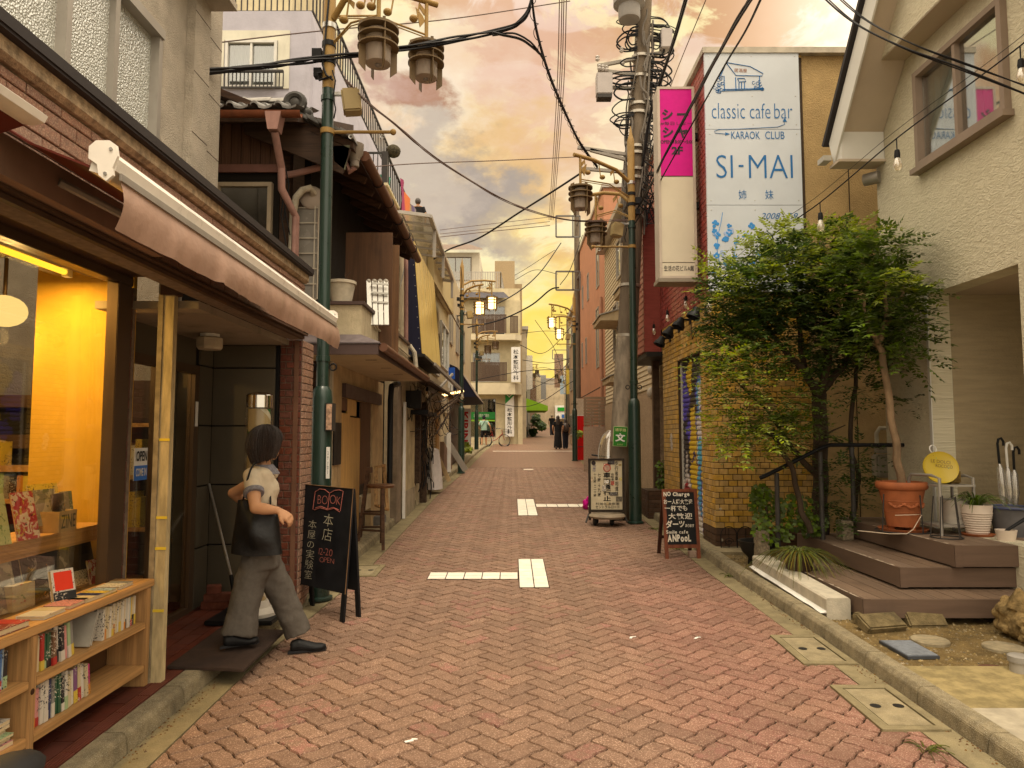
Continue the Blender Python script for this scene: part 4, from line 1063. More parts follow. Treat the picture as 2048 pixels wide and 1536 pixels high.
for row in range(3):
 for i in range(12):
  x=eX-.14-i*.225;
  if tme is None:
   mb=MB().rings(trows,closed=False);mb.rings([[p-Vector((0,0,.022))for p in trows[0]],trows[0]],closed=False)
   o=obj('roof_tile',mb,M['roof_tile'],wh,smooth=True,local=True,fixn=False);tme=o.data
  else:o=put(bpy.data.objects.new('roof_tile',tme),wh)
  yy=6.42+row*.25;o.location=Vector((x,yy,ez+.045+row*.25*math.tan(sl_)+.005*row))-root_loc(wh)
for i in range(11):
 x=eX-.20-i*.26;mb=MB();L=.27
 mb.rings([[(xx,6.98+.085*math.cos(a),ez+.34+dz+.075*math.sin(a))for a in[math.pi*k/7-.15 for k in range(8)]]for xx,dz in((x,0),(x-L,-.012))]);obj('ridge_tile',mb,mat('ridge_tile_grey',(.34,.32,.29),.5,.2,9,dirt=.3),wh,smooth=True)
 obj('ridge_course',MB().box(x-L+.008,x,6.90,7.06,ez+.20,ez+.265).box(x-L+.008,x-.003,6.91,7.05,ez+.27,ez+.325),mat('ridge_course_grey',(.32,.30,.27),.6,.2,9,dirt=.3),wh)
oc=at(590,212,6.7);orn=MB()
orn.torus(oc+Vector((0,.0,.03)),.085,.035,(0,1,0),18,8).sphere(oc+Vector((0,0,.03)),(.06,.03,.06),10,6).sphere(oc+Vector((.10,.04,-.06)),(.07,.06,.06),10,6).tube([oc+Vector((-.12,0,-.10)),oc+Vector((.02,.03,-.10)),oc+Vector((.14,.05,-.10)),oc+Vector((.19,.1,-.16))],[.05,.06,.05,.03],8).box(oc.x-.13,oc.x+.06,oc.y+.02,oc.y+.12,oc.z-.10,oc.z+.06)
obj('ridge_ornament',orn,mat('ornament_tile',(.07,.065,.06),.5,.2,12),wh,smooth=True)
gt=MB();gt.rings([[(x,6.37+.05*math.cos(a),ez-.02+.05*math.sin(a))for a in[math.pi+math.pi*k/8 for k in range(9)]]+[(x,6.37+.043*math.cos(a),ez-.018+.043*math.sin(a))for a in[2*math.pi-math.pi*k/8 for k in range(9)]]for x in(-6,eX+.02)]);obj('gutter',gt,M['copper'],wh,smooth=True)
dp=at(551,236,6.4);dpz=at(551,385,6.72).z
hop=MB().prism([(dp.x-.075,6.32,ez-.03),(dp.x+.075,6.32,ez-.03),(dp.x+.045,6.32,ez-.20),(dp.x-.045,6.32,ez-.20)],(0,.13,0))
pp=MB().cyl((dp.x,6.385,ez-.2),(dp.x,6.6,dpz+.2),.036).tube([(dp.x,6.6,dpz+.2),(dp.x,6.62,dpz),(dp.x+.07,6.85,dpz-.2),(dp.x+.07,6.85,2.3)],.036,10)
d_=obj('downpipe',pp,M['pinkpipe'],wh,smooth=True);obj('hopper',hop,M['pinkpipe'],d_)
v0,v1=at(604,232,6.6),at(716,300,6.95)
def slabx(x):return v0.z+(v1.z-v0.z)*(x-v0.x)/(v1.x-v0.x)
xe=v1.x+.0
tl=MB().prism([(v0.x-1.3,6.75,slabx(v0.x-1.3)),(xe,6.75,slabx(xe)),(xe,6.75,slabx(xe)-.07),(v0.x-1.3,6.75,slabx(v0.x-1.3)-.07)],(0,4.4,0));obj('street_roof',tl,M['darkwood'],wh)
for i in range(5):
 a=v0.x-.1+(xe-v0.x+.1)*i/5;b=v0.x-.1+(xe-v0.x+.1)*(i+1.15)/5
 vt=MB().prism([(a,6.66,slabx(a)+.07),(b,6.66,slabx(b)+.045),(b,6.66,slabx(b)+.005),(a,6.66,slabx(a)+.03)],(0,.26,0));obj('verge_tile',vt,M['roof_tile'],wh,bevel=.006)
st_me=None
for j in range(15):
 for i in range(3):
  x=xe-.02-i*.26;mb=MB()
  ang=math.atan((v1.z-v0.z)/(v1.x-v0.x))
  y=6.95+j*.27
  mb.rings([[(xx,y+.05*math.cos(a),slabx(xx)+.03+.045*math.sin(a)+dz)for a in[math.pi*k/6 for k in range(7)]]for xx,dz in((x,.014),(x-.29,0))]);obj('roof_tile',mb,M['roof_tile'],wh,smooth=True)
obj('barge_board',MB().prism([(v0.x-.6,6.72,slabx(v0.x-.6)-.075),(xe-.02,6.72,slabx(xe)-.08),(xe-.10,6.72,slabx(xe)-.33),(v0.x-.6,6.72,slabx(v0.x-.6)-.36)],(0,.035,0)),wood('barge_wood',(.06,.032,.018),0,.7,dark=.4),wh)
obj('metal_flap',MB().prism([at(666,292,6.72),at(700,290,6.72),at(690,340,6.72),at(668,322,6.72)],(0,.006,0)),plain('dull_zinc',(.14,.14,.09),.5),wh)
for j in range(10):obj('rafter',MB().bar((xe-.04,7.1+j*.42,slabx(xe)-.11),(-2.04,7.1+j*.42,slabx(-2.04)-.11),.05,.07),M['darkwood'],wh)
ge=[(xe+.06,6.98),(xe+.06,9.0),(xe+.05,11.15)]
for(xa,y_a),(xb,y_b)in zip(ge,ge[1:]):obj('street_gutter',MB().cyl((xa,y_a,slabx(xe)-.05),(xb,y_b-.01,slabx(xe)-.07),.055,n=10),mat('brown_gutter',(.13,.06,.035),.5,.15,6,dirt=.3),wh,smooth=True)
for y in(7.7,8.4,9.1,9.8,10.5):obj('gutter_clip',MB().torus((xe+.06,y,slabx(xe)-.06),.058,.008,(0,1,0),14,6),M['darkmetal'],wh)
hc=at(710,295,6.93);obj('rain_head',MB().lathe(hc+Vector((0,0,-.14)),[(.05,0),(.055,.03),(.085,.08),(.09,.17),(.07,.17)],12).cyl(hc+Vector((0,0,-.2)),hc+Vector((0,0,-.13)),.045),plain('old_plastic_head',(.26,.22,.18),.6),wh,smooth=True)
obj('cross_pipe',MB().tube([hc+Vector((0,0,-.2)),hc+Vector((-.05,.02,-.24)),at(690,322,6.93),at(590,347,6.93),at(560,352,6.9)],.034,8),M['pinkpipe'],wh,smooth=True)
wg0,wg1=at(592,418,7.05),at(633,600,7.05)
g_=obj('wire_glass_panel',MB().box(wg0.x,wg1.x,7.02,7.05,wg1.z,wg0.z),plain('wire_glass',(.22,.20,.17),.25,spec=.6),wh)
wr=MB()
for k in range(7):z=wg1.z+(wg0.z-wg1.z)*k/6;wr.box(wg0.x-.004,wg1.x+.004,7.008,7.019,z-.006,z+.006)
for x in(wg0.x+.015,wg1.x-.02,wg1.x+.02):wr.box(x-.006,x+.006,7.0,7.0075,wg1.z,wg0.z+.02)
obj('grille',wr,plain('pale_wire',(.45,.4,.32),.5),g_)
obj('insulated_pipe',MB().tube([at(583,520,6.9),at(586,430,6.9),at(592,395,6.9),at(605,380,6.9),at(620,376,6.92),at(627,385,6.98),at(618,396,7.03)],.035,10),mat('pipe_wrap',(.46,.40,.30),.8,.15,12,bump=.5,bscale=60),wh,smooth=True)
obj('fan_grille',MB().lathe(at(624,397,7.04),[(.001,0),(.12,0),(.12,.03),(.10,.05),(.001,.06)],20,axis=(.3,-1,0)),plain('fan_white',(.4,.33,.27),.5),wh,smooth=True)
obj('hanging_wires',MB().tube([at(560,300,6.85),at(566,350,6.85),at(572,395,6.85),at(568,440,6.85)],.008).tube([at(566,310,6.85),at(578,370,6.85),at(570,420,6.85),at(580,470,6.85)],.006).tube([at(572,360,6.85),at(562,430,6.85),at(574,500,6.85)],.007),M['black'],wh)
bx0,bx1,by0,by1=at(600,640,7.1).x,at(723,640,7.1).x,7.1,10.35
bzt,bzb=at(700,610,7.1).z,2.53
pw=MB().box(bx0,bx1,by0,by0+.09,bzb,bzt).box(bx1-.09,bx1,by0+.091,by1,bzb,bzt).box(bx0,bx1-.091,by0+.091,by1,bzb,bzb+.08)
obj('balcony_parapet',pw,M['oldcream'],wh)
obj('parapet_cap',MB().box(bx0,bx1+.03,by0-.03,by0+.11,bzt+.002,bzt+.035).box(bx1-.11,bx1+.03,by0+.111,by1,bzt+.002,bzt+.035),M['fascia'],wh)
obj('parapet_pipe',MB().tube([(bx1+.02,by0+.6,bzt-.10),(bx1+.02,by0+.75,bzt-.13),(bx1+.02,by1,bzt-.16)],.012,6),M['oldcream'],wh)
cx1=at(756,700,7.05).x;cz1,cz0=at(740,690,7.05).z,at(740,710,7.05).z
can=MB().box(-2.6,cx1,6.98,10.45,cz0,cz0+.02)
obj('canopy_soffit',can,mat('canopy_soffit',(.46,.36,.23),.8,.08,3,dirt=.3),wh)
obj('canopy_fascia',MB().box(-2.6,cx1+.02,6.95,6.979,cz0-.005,cz1).box(cx1+.001,cx1+.02,6.98,10.45,cz0-.005,cz1),M['fascia'],wh)
obj('canopy_top',MB().prism([(-2.6,6.94,cz1+.003),(cx1+.04,6.94,cz1+.003),(bx1,7.09,cz1+.10),(-2.6,7.09,cz1+.10)],(0,0,.012)).prism([(cx1+.04,6.955,cz1+.001),(cx1+.04,10.47,cz1+.001),(bx1+.002,10.47,cz1+.10),(bx1+.002,7.1,cz1+.10)],(0,0,.012)),mat('canopy_roofing',(.16,.13,.13),.6,.2,9),wh)
obj('canopy_gutter',MB().cyl((cx1+.065,6.98,cz1-.03),(cx1+.065,10.6,cz1-.05),.045,n=10),mat('brown_gutter',(.13,.06,.035),.5),wh,smooth=True)
for k in range(3):obj('vent_slot',MB().box(cx1-.22,cx1-.10,7.5+k*.9,7.54+k*.9,cz0-.002,cz0-.0005),M['black'],wh)
GXW=-1.97
gfw=wall_with_holes(MB(),(GXW,7.66,.15),(0,1,0),(0,0,1),3.2,cz0-.152,.12,[(.55,2.35,0,1.95)])
obj('ground_wall',gfw,M['oldtan'],wh)
obj('corner_trim',MB().box(GXW+.002,GXW+.03,7.63,7.70,.2,cz0-.004),plain('corner_white',(.5,.44,.33),.7),wh)
for k in range(16):
 z=.25+k*.142
 obj('board',MB().box(-2.7,GXW-.01,7.62+R.uniform(0,.01),7.655,z,z+.136),M['darkwood'],wh)
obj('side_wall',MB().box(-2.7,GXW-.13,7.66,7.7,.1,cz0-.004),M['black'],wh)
l0,l1=atX(684,768,GXW),atX(757,800,GXW)
obj('lintel',MB().box(GXW+.002,GXW+.05,l0.y,l1.y,2.10,2.26),M['fascia'],wh)
D=GXW-.03
for a,b,z0,z1,m in((8.25,8.55,1.95,2.098,'plybrown'),(8.55,9.05,1.9,2.098,'ply'),(8.26,8.70,.32,1.92,'ply'),(8.71,9.28,.32,1.88,'ply'),(9.30,9.96,1.02,2.098,'plybrown')):
 obj('plywood_sheet',MB().box(D,D+.012+R.uniform(0,.01),a,b,z0,z1),M[m],wh)
obj('door_dark',MB().box(GXW-.12,GXW-.08,8.2,10.0,.2,2.1),M['black'],wh)
obj('counter',MB().box(GXW-.07,GXW+.01,9.31,9.95,.66,.86),M['oldcream'],wh)
wq=atX(676,880,GXW+.01);fr=MB().box(GXW+.002,GXW+.025,7.78,8.12,1.33,1.80);obj('black_window',fr,M['black'],wh)
q=at(683,606,7.25);q.z=bzt+.036
t=thing('plant_pot','white plastic plant pot standing on the balcony ledge','pot',q)
obj('pot',MB().lathe(q,[(.10,0),(.135,.20),(.15,.205),(.15,.235),(.135,.235),(.125,.2)],20),mat('aged_white_pot',(.50,.44,.34),.7,.15,9,dirt=.3),t,smooth=True)
obj('dead_stems',MB().tube([q+Vector((.03,0,.2)),q+Vector((.05,0,.30)),q+Vector((.08,.02,.34))],.004).tube([q+Vector((.05,.02,.2)),q+Vector((.02,.02,.33))],.003),M['darkwood'],t)
a,b=at(692,465,8.0),at(783,650,8.0)
single('plywood_panel',MB().box(a.x,b.x,8.0,8.02,bzb+.1,a.z),M['plybrown'],'large dark brown plywood panel standing on the balcony','panel')
a,b=at(775,492,8.6),at(798,650,8.6)
single('plywood_panel',MB().box(a.x,b.x,8.55,8.57,bzb+.1,a.z),wood('plybrown_light',(.20,.10,.045),2,.65,dark=.6,scale=2,ring=12,dirt=.3),'narrow lighter plywood panel beside the folded ladder','panel')
t=thing('folding_ladder','folded aluminium ladder leaning on the brown balcony panel','ladder',at(752,645,7.6))
al=plain('aluminium',(.55,.53,.48),.35,metal=.7)
for k in range(4):
 a0,a1=at(740+k*11,650,7.6+k*.03),at(737+k*11.5,563,7.72+k*.03)
 obj('stile',MB().bar(a0,a1,.05,.025),al,t)
 obj('foot',MB().sphere(a1,(.03,.02,.03),8,6),plain('clear_plastic',(.4,.36,.3),.3),t)
for k in range(5):
 z=a0.z+(a1.z-a0.z)*(k+.5)/5;obj('rung',MB().bar((at(740,650,7.6).x,7.66,z),(at(775,650,7.72).x,7.74,z),.02,.02),al,t)
lv=thing('apartment_block','lavender four storey apartment block with white window surround and roof railings','building',(-3.5,11.6,gz(11.6)))
LX,LY=-3.42,11.6;ztop=at(560,22,LY).z
lw=wall_with_holes(MB(),(-10,LY,0),(1,0,0),(0,0,1),10+LX,ztop,.25,[(at(453,90,LY).x+10,at(558,90,LY).x+10,at(500,178,LY).z,at(500,83,LY).z)])
obj('front_wall',lw,M['lav'],lv)
obj('slanted_side',MB().prism([(LX,LY,ztop),(LX,LY,5.0),(LX+.42,LY+.1,5.0),(LX+.05,LY+.1,ztop-.3)],(0,7.5,0)),M['lav'],lv)
obj('back',MB().box(-10,LX-.001,LY+.26,19.1,0,ztop),M['lav'],lv)
a,b,c=at(434,62,LY),at(578,178,LY),at(453,90,LY)
sur=MB()
for x0,x1,z0,z1 in((a.x-.4,at(452,0,LY).x,b.z,a.z),(at(559,0,LY).x,b.x,b.z,a.z),(at(452,0,LY).x+.001,at(559,0,LY).x-.001,at(0,82,LY).z,a.z)):sur.box(x0,x1,LY-.02,LY-.001,z0,z1)
obj('window_surround',sur,mat('pale_surround',(.62,.59,.48),.85,.06,3,dirt=.15),lv)
window(lv,((c.x+at(558,0,LY).x)/2,LY-.004,(at(0,83,LY).z+at(0,178,LY).z)/2),(1,0,0),at(558,0,LY).x-c.x,at(0,83,LY).z-at(0,178,LY).z,(0,-1,0),M['whiteframe'],M['glass'],depth=.10,curtain=M['curtain'])
def railing(parent,a,b,h,n,m,r=.012,base=0.0,name='railing',bar=.016):
 a,b=Vector(a),Vector(b);mb=MB();up=Vector((0,0,1))
 mb.bar(a+up*h,b+up*h,.05,.035);mb.bar(a+up*(base+.05),b+up*(base+.05),.03,.025)
 rl=obj(name,mb,m,parent)
 for i in range(n+1):
  p=a+(b-a)*i/n
  obj('bar',MB().bar(p+up*(base+.066),p+up*(h-.018),bar,bar),m,rl)
 return rl
wq0,wq1=at(441,175,LY-.2),at(566,175,LY-.2)
railing(lv,(wq0.x,LY-.2,wq0.z-.05),(wq1.x,LY-.2,wq0.z-.05),.33,16,M['rail'])
railing(lv,(-6.5,LY+.1,ztop),(LX,LY+.1,ztop),.7,30,M['rail'],bar=.02)
railing(lv,(LX,LY+.1,ztop),(LX,19,ztop),.75,34,M['rail'],bar=.025)
window(lv,(LX+.43-.18,15.2,6.9),(0,1,0),3.2,.9,(1,0,0),M['whiteframe'],M['glass'],depth=.1)
obj('roof_hut',MB().box(-9,-4.2,13,17,ztop,ztop+2.4),M['creamwall'],lv)
pt=thing('terrace_house','pinkish terrace house with roof railing and colourful cloth','building',(-2.85,15.5,gz(15.5)))
PX=-2.82;pz=at(770,372,15.5).z
obj('wall',MB().box(-6,PX,15.5,23.5,0,pz),M['pinkwall'],pt)
obj('parapet_cap',MB().box(-6,PX+.05,15.45,23.5,pz+.001,pz+.06),M['creamwall'],pt)
railing(pt,(-4.2,15.55,pz+.06),(PX,15.55,pz+.06),.72,14,M['rail'],bar=.02);railing(pt,(PX,15.55,pz+.06),(PX,23.4,pz+.06),.72,30,M['rail'],bar=.025)
obj('gate_post',MB().box(PX-.09,PX+.03,15.5,15.62,pz+.06,pz+.8),M['rail'],pt)
q=at(760,352,16.0);single('plastic_basket',MB().lathe((q.x,16,pz+.062),[(.20,0),(.24,.28),(.25,.30),(.20,.30)],18),plain('mint_plastic',(.10,.40,.30),.5),'mint green plastic basket behind the terrace railing','basket',smooth=True)
q=at(785,318,15.7);single('ball_finial',MB().sphere((q.x,15.8,pz+.92),(.17,.17,.15),10,8),mat('topiary',(.06,.05,.03),.9,.4,20,bump=1,bscale=40),'dark round potted bush on the terrace corner','plant')
cl=MB();rows=[]
for k in range(9):
 rows.append([(PX+.06+.05*math.sin(i*1.3+k*.4),17.1+2.8*i/12,pz+.78-1.35*k/8+.05*math.sin(i*.8))for i in range(13)])
cl.rings(rows,closed=False)
m,g,out=newmat('striped_cloth');s=g.node('ShaderNodeSeparateXYZ',{0:pos(g)});f=g.math('MULTIPLY',g.math('SUBTRACT',s.outputs[1],17.1),.36)
cc=g.ramp(f,[(0,(.28,.02,.10)),(.3,(.35,.03,.10)),(.34,(.62,.15,.03)),(.6,(.65,.18,.04)),(.65,(.6,.42,.04)),(.8,(.08,.05,.16)),(1,(.4,.35,.3))]);b=g.node('ShaderNodeBsdfPrincipled',{'Base Color':cc,'Roughness':.9});g.l.new(b.outputs[0],out.inputs[0])
single('hanging_cloth',cl,m,'purple orange and yellow cloth hanging over the terrace railing','cloth',smooth=True,fixn=False)
# shop with the gold sign box
sb=thing('sign_shop','narrow shop house with a tall slanting gold sign box','building',(-1.8,11.2,gz(11.2)))
obj('wall',MB().box(-6,-1.80,11.21,15.4,.2,5.05),M['oldcream'],sb)
sgA,sgB=at(815,480,12.0),at(842,706,12.0)
y0,y1=12.0,at(865,560,15.2).y
xt,xb_=-1.70,at(843,706,12.0).x+.0
zt1,zb1=at(828,478,12).z,at(842,708,12).z
obj('sign_box',MB().prism([(-1.79,y0,zt1),(xt,y0,zt1),(xb_,y0,zb1),(-1.79,y0,zb1)],(0,3.2,0)),M['navy'],sb)
gp=mat('gold_sign_panel',(.62,.44,.12),.32,.12,2.0,stretch=(1,2,.3),spec=.6,dirt=.25,dirtcol=(.40,.22,.05))
for k in range(4):
 a=y0+.02+k*.79;obj('sign_panel',MB().prism([(xt+.003,a,zt1-.03),(xt+.003,a+.775,zt1-.03),(xb_+.003,a+.775,zb1+.02),(xb_+.003,a,zb1+.02)],(.01,0,.002)),gp,sb)
for k in range(11):z=zb1+(zt1-zb1)*(k+.5)/11;x=xb_+(xt-xb_)*(k+.5)/11;obj('bolt',MB().cyl((x-.025,y0-.006,z),(x-.025,y0,z),.008,n=6),M['steel'],sb)
obj('sign_tray',MB().box(-1.79,xb_+.06,y0-.05,y0+3.25,zb1-.05,zb1-.004),M['darkmetal'],sb)
obj('downpipe',MB().tube([at(803,460,11.3),at(812,470,11.3),at(812,560,11.3),at(812,735,11.3)],.035,8),M['pinkpipe'],sb,smooth=True)
obj('insulated_pipe',MB().tube([at(803,688,11.0),at(820,692,11.0),at(829,705,11.0),at(832,735,11.0)],.035,8),mat('pipe_wrap',(.46,.40,.30),.8),sb,smooth=True)
obj('brace',MB().bar(at(800,575,11.3),at(817,500,11.3),.02,.02),M['whiteframe'],sb)
tf=thing('terrace_roof','metal framed terrace roof with slatted polycarbonate panels','terrace roof',at(800,480,13))
gA,gB,gC,gD=at(798,424,12.6),at(860,432,12.6),at(893,520,17.5),at(835,480,17.5)
gC=Vector((gB.x,17.6,gB.z-.10));gD=Vector((gA.x,17.6,gA.z-.10))
fm=MB().bar(gA,gB,.07,.06).bar(gB,gC,.07,.06).bar(gA,gD,.07,.06).bar(gD,gC,.07,.06);obj('frame',fm,M['greyframe'],tf)
for k in range(1,9):obj('slat',MB().bar(gA+(gD-gA)*k/9,gB+(gC-gB)*k/9,.05,.04),M['greyframe'],tf)
obj('sheet',MB().prism([gA,gB,gC,gD],(0,0,.006)),glass('smoke_polycarbonate',(.55,.52,.48),.12,.1),tf)
for f in(.15,.5,.95):p=gB+(gC-gB)*f;obj('post',MB().bar((p.x,p.y,p.z-.03),(p.x,p.y,5.05),.06,.06),M['greyframe'],tf)
M['clutter']=mat('sooty_wood',(.07,.045,.03),.85,.4,14,dirt=.6,dirtcol=(.01,.008,.006))
cs=thing('cluttered_shop','cluttered old shopfront with shutters, bare bulbs and wooden canopy','building',(-1.85,10.9,gz(10.9)))
CX=-1.86
obj('wall',MB().box(CX-.1,CX,10.9,18.4,.3,2.5),M['oldcream'],cs)
obj('grey_pillar',MB().box(CX,CX+.10,10.92,11.35,.32,2.45),mat('grey_pillar_render',(.22,.17,.12),.9,.2,6,dirt=.4),cs)
obj('black_pipe',MB().tube([atX(797,768,CX+.16),atX(783,772,CX+.16),atX(781,800,CX+.16),atX(779,975,CX+.16)],.04,8),M['black'],cs,smooth=True)
obj('white_strip',MB().box(CX+.10,CX+.14,11.5,11.56,.33,2.2),M['white'],cs)
obj('pale_panel',MB().box(CX+.002,CX+.12,11.62,12.75,.75,2.12),mat('stained_panel',(.44,.37,.22),.85,.2,5,dirt=.4),cs)
obj('pale_base',MB().box(CX+.002,CX+.13,11.6,12.78,.33,.745),mat('stained_base',(.34,.29,.20),.9,.2,6,dirt=.4),cs)
for y0,y1,z0,z1,d,m in((12.85,13.0,.8,2.2,.2,'clutter'),(13.0,13.2,.9,1.9,.14,'plybrown'),(13.35,13.6,.35,1.75,.10,'oldcream'),(13.65,13.8,.36,2.3,.22,'clutter'),(14.0,14.25,1.2,2.2,.16,'clutter')):
 obj('post',MB().box(CX+.003,CX+d,y0,y1,z0,z1),M[m],cs)
for k in range(26):
 z=.45+k*.063;mb=MB().rings([[(CX+.01,y,z),(CX+.045,y,z+.012),(CX+.045,y,z+.045),(CX+.01,y,z+.058)]for y in(14.4,16.9)]);obj('slat',mb,M['shutter']if z>1.0 else mat('yellow_slat',(.58,.40,.03),.5,.1,8,dirt=.4),cs)
obj('doorway',MB().box(CX+.002,CX+.06,17.0,17.6,.5,2.3),M['ply'],cs)
obj('black_shelf',MB().box(CX+.1,CX+.42,12.2,12.36,2.02,2.10).box(CX+.15,CX+.38,12.37,14.0,2.03,2.09),M['black'],cs)
obj('meter_box',MB().box(CX+.02,CX+.32,12.0,12.12,2.12,2.42),M['darkmetal'],cs)
obj('eave',MB().prism([(CX,11.0,2.75),(CX+.6,11.0,2.52),(CX+.6,11.0,2.49),(CX,11.0,2.70)],(0,7.3,0)),M['clutter'],cs)
for a,b,r in(((826,835),(905,748),.022),((868,728),(920,778),.03),((840,850),(925,785),.012),((868,840),(922,790),.012),((872,868),(915,800),.012),((860,778),(886,795),.03),((858,775),(860,815),.03)):
 obj('pole',MB().bar(at(*a,13.4),at(*b,15.2),r*2,r*2),M['greyframe']if r>.02 else M['clutter'],cs)
obj('wood_canopy',MB().prism([at(862,778,15),at(905,790,16.2),at(922,778,16.6),at(898,800,15.6)],(0,0,.05)),wood('raw_timber',(.55,.34,.15),1,.6),cs)
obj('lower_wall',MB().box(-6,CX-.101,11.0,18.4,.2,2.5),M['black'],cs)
rr2=random.Random(5);tang=MB()
for k in range(46):
 p=Vector((CX+rr2.uniform(.1,.55),rr2.uniform(11.6,16.0),rr2.uniform(1.7,2.5)));q=p+Vector((rr2.uniform(-.3,.3),rr2.uniform(-.8,.8),rr2.uniform(-.5,.2)));mid=(p+q)/2-Vector((0,0,rr2.uniform(.05,.2)))
 tang.tube([p,(p+mid)/2-Vector((0,0,.04)),mid,(q+mid)/2-Vector((0,0,.03)),q],.006,4)
for k in range(30):
 p=Vector((CX+rr2.uniform(.12,.3),rr2.uniform(13.1,14.4),rr2.uniform(.8,2.1)));q=p+Vector((rr2.uniform(-.1,.1),rr2.uniform(-.2,.2),rr2.uniform(-.5,-.2)));tang.tube([p,(p+q)/2+Vector((.03,.05,0)),q],.010,4)
obj('tangled_cables',tang,M['black'],cs)
M['bulbglass']=glass('bulb_glass',(.95,.9,.8),.18,.02,body=(.9,.8,.6),bodyfac=.25)
def bulb(p,lab,s=1.0,drop=.12,grp=None,lit=False,wire=True):
 t=thing('light_bulb',lab,'light bulb',p,grp)
 if wire:obj('cord',MB().cyl((p.x,p.y,p.z),(p.x,p.y,p.z-drop*s),.005*s,n=6),M['black'],t)
 obj('socket',MB().lathe((p.x,p.y,p.z-(drop+.075)*s),[(.023*s,0),(.025*s,.03*s),(.02*s,.07*s),(.008*s,.078*s)],10),M['black'],t,smooth=True)
 obj('glass',MB().lathe((p.x,p.y,p.z-(drop+.19)*s),[(.003*s,0),(.02*s,.004*s),(.035*s,.03*s),(.036*s,.06*s),(.026*s,.09*s),(.02*s,.114*s)],14),emit('bulb_lit',(1,.62,.25),6)if lit else M['bulbglass'],t,smooth=True)
 obj('filament',MB().tube([(p.x-.012*s,p.y,p.z-(drop+.08)*s),(p.x-.006*s,p.y,p.z-(drop+.14)*s),(p.x+.006*s,p.y,p.z-(drop+.14)*s),(p.x+.012*s,p.y,p.z-(drop+.08)*s)],.002*s,5),plain('filament_wire',(.5,.3,.1),.4),t)
 return t
for(px,py),lab in(((788,752),'bare bulb hanging by the black pipe of the cluttered shop'),((814,784),'bare bulb hanging left of the black shelf'),((835,790),'bare bulb hanging below the middle of the cluttered eave'),((854,785),'bare bulb hanging beside the steel bracket of the shop'),((901,790),'bare bulb at the outer end of the wooden canopy'),((924,783),'bare bulb hanging on the second lamp post from the front')):
 bulb(at(px,py,12.6 if px<860 else 16.0)+Vector((0,0,.22)),lab,1.0 if px<860 else 1.3,grp='bare bulbs at the cluttered shop')
lp=MB()
ft=[at(866,790,14.5)+(at(926,778,16.8)-at(866,790,14.5))*k/14 for k in range(15)]
t=thing('light_string','string of small lit bulbs along the wooden canopy edge','light string',ft[0])
obj('cord',MB().tube(ft,.008,5),M['black'],t)
for k,p in enumerate(ft[4:]):obj('small_bulb',MB().sphere(p-Vector((0,0,.05)),(.022,.022,.032),8,6),emit('warm_bulb',(1,.62,.25),2.2),t)
q=gnd(868,978,.09);sh_=MB();rows=[]
for k in range(8):
 z=k/7;rows.append([(q.x+.17*math.cos(a)*(1-.35*z)+.02*math.sin(3*a+z*4),q.y+.3*math.sin(a)*(1-.25*z)+.03*math.sin(5*a),q.z+.86*z-(.04*math.cos(a)if k==7 else 0))for a in[2*math.pi*j/18 for j in range(18)]])
sh_.rings(rows);single('covered_stand',sh_,mat('white_sheet',(.66,.62,.60),.5,.08,8,bump=.4,bscale=12),'white plastic sheet draped over a stand by the shutter','plastic sheet',smooth=True)
q=gnd(884,965,.09)
single('leaning_board',MB().bar(q+Vector((.16,.1,.02)),q+Vector((-.12,.15,.62)),.10,.02,up=(0,1,0)),M['oldtan'],'pale board leaning beside the white sheet','board')
single('loose_brick',MB().obox(gnd(871,972,.09)+Vector((.05,0,.03)),(.16,.2,.06)),M['loosebrick'],'red brick on the kerb below the white sheet','brick',bevel=.004)
q=gnd(905,945,.09);single('leaning_sign_board',MB().bar(q+Vector((.34,.3,.05)),q+Vector((-.25,.2,1.0)),.16,.05,up=(0,1,0)),M['greyframe'],'grey board leaning against the second lamp post foot','board')
q=gnd(748,1062,.03);a,b=at(715,930,8.75),at(785,975,8.75)
t=thing('bar_stool','dark wooden bar stool with a back standing on the kerb','stool',(q.x,9.0,gz(9)))
gsz=gz(9.0);sx=lambda px,Y:at(px,900,Y).x
seat_z=at(760,975,9.0).z;legs=[((718,8.9),(736,8.9)),((769,8.75),(767,8.8)),((722,9.25),(738,9.2)),((765,9.25),(765,9.2))]
for k,((p0,Y0),(p1,Y1))in enumerate(legs):
 top=at(745,935,Y1).z if k in(0,2)else seat_z
 obj('leg',MB().bar((sx(p0,Y0),Y0,gz(Y0)+.02),(sx(p1,Y1),Y1,top),.035,.035),M['darkwood'],t)
obj('seat',MB().lathe((sx(762,9),9.0,seat_z),[(.17,0),(.18,.012),(.18,.03),(.165,.04),(.001,.04)],24),wood('stool_seat',(.16,.07,.03),0,.4),t,smooth=True)
obj('back_rail',MB().bar((sx(741,8.9),8.88,at(745,940,8.9).z),(sx(742,9.2),9.24,at(745,940,9.2).z),.035,.07),M['darkwood'],t)
for f in(.3,.55):
 obj('stretcher',MB().bar((sx(724,8.9),8.9,gsz+.8*f),(sx(768,8.78),8.78,gsz+.8*f),.025,.025),M['darkwood'],t);obj('stretcher',MB().bar((sx(727,9.22),9.22,gsz+.78*f),(sx(765,9.22),9.22,gsz+.78*f),.025,.025),M['darkwood'],t)
q=gnd(765,1020,.09);fr=MB();A=at(752,1010,9.7);Bq=at(775,1020,10.0);C_=at(768,930,10.2);D_=at(752,935,9.9)
for u,v in((A,D_),(Bq,C_),(A,Bq),(D_,C_)):fr.bar(u,v,.05,.03)
single('picture_frame',fr,wood('pale_frame',(.42,.24,.09),2,.6),'pale wooden frame leaning on the wall behind the stool','frame')
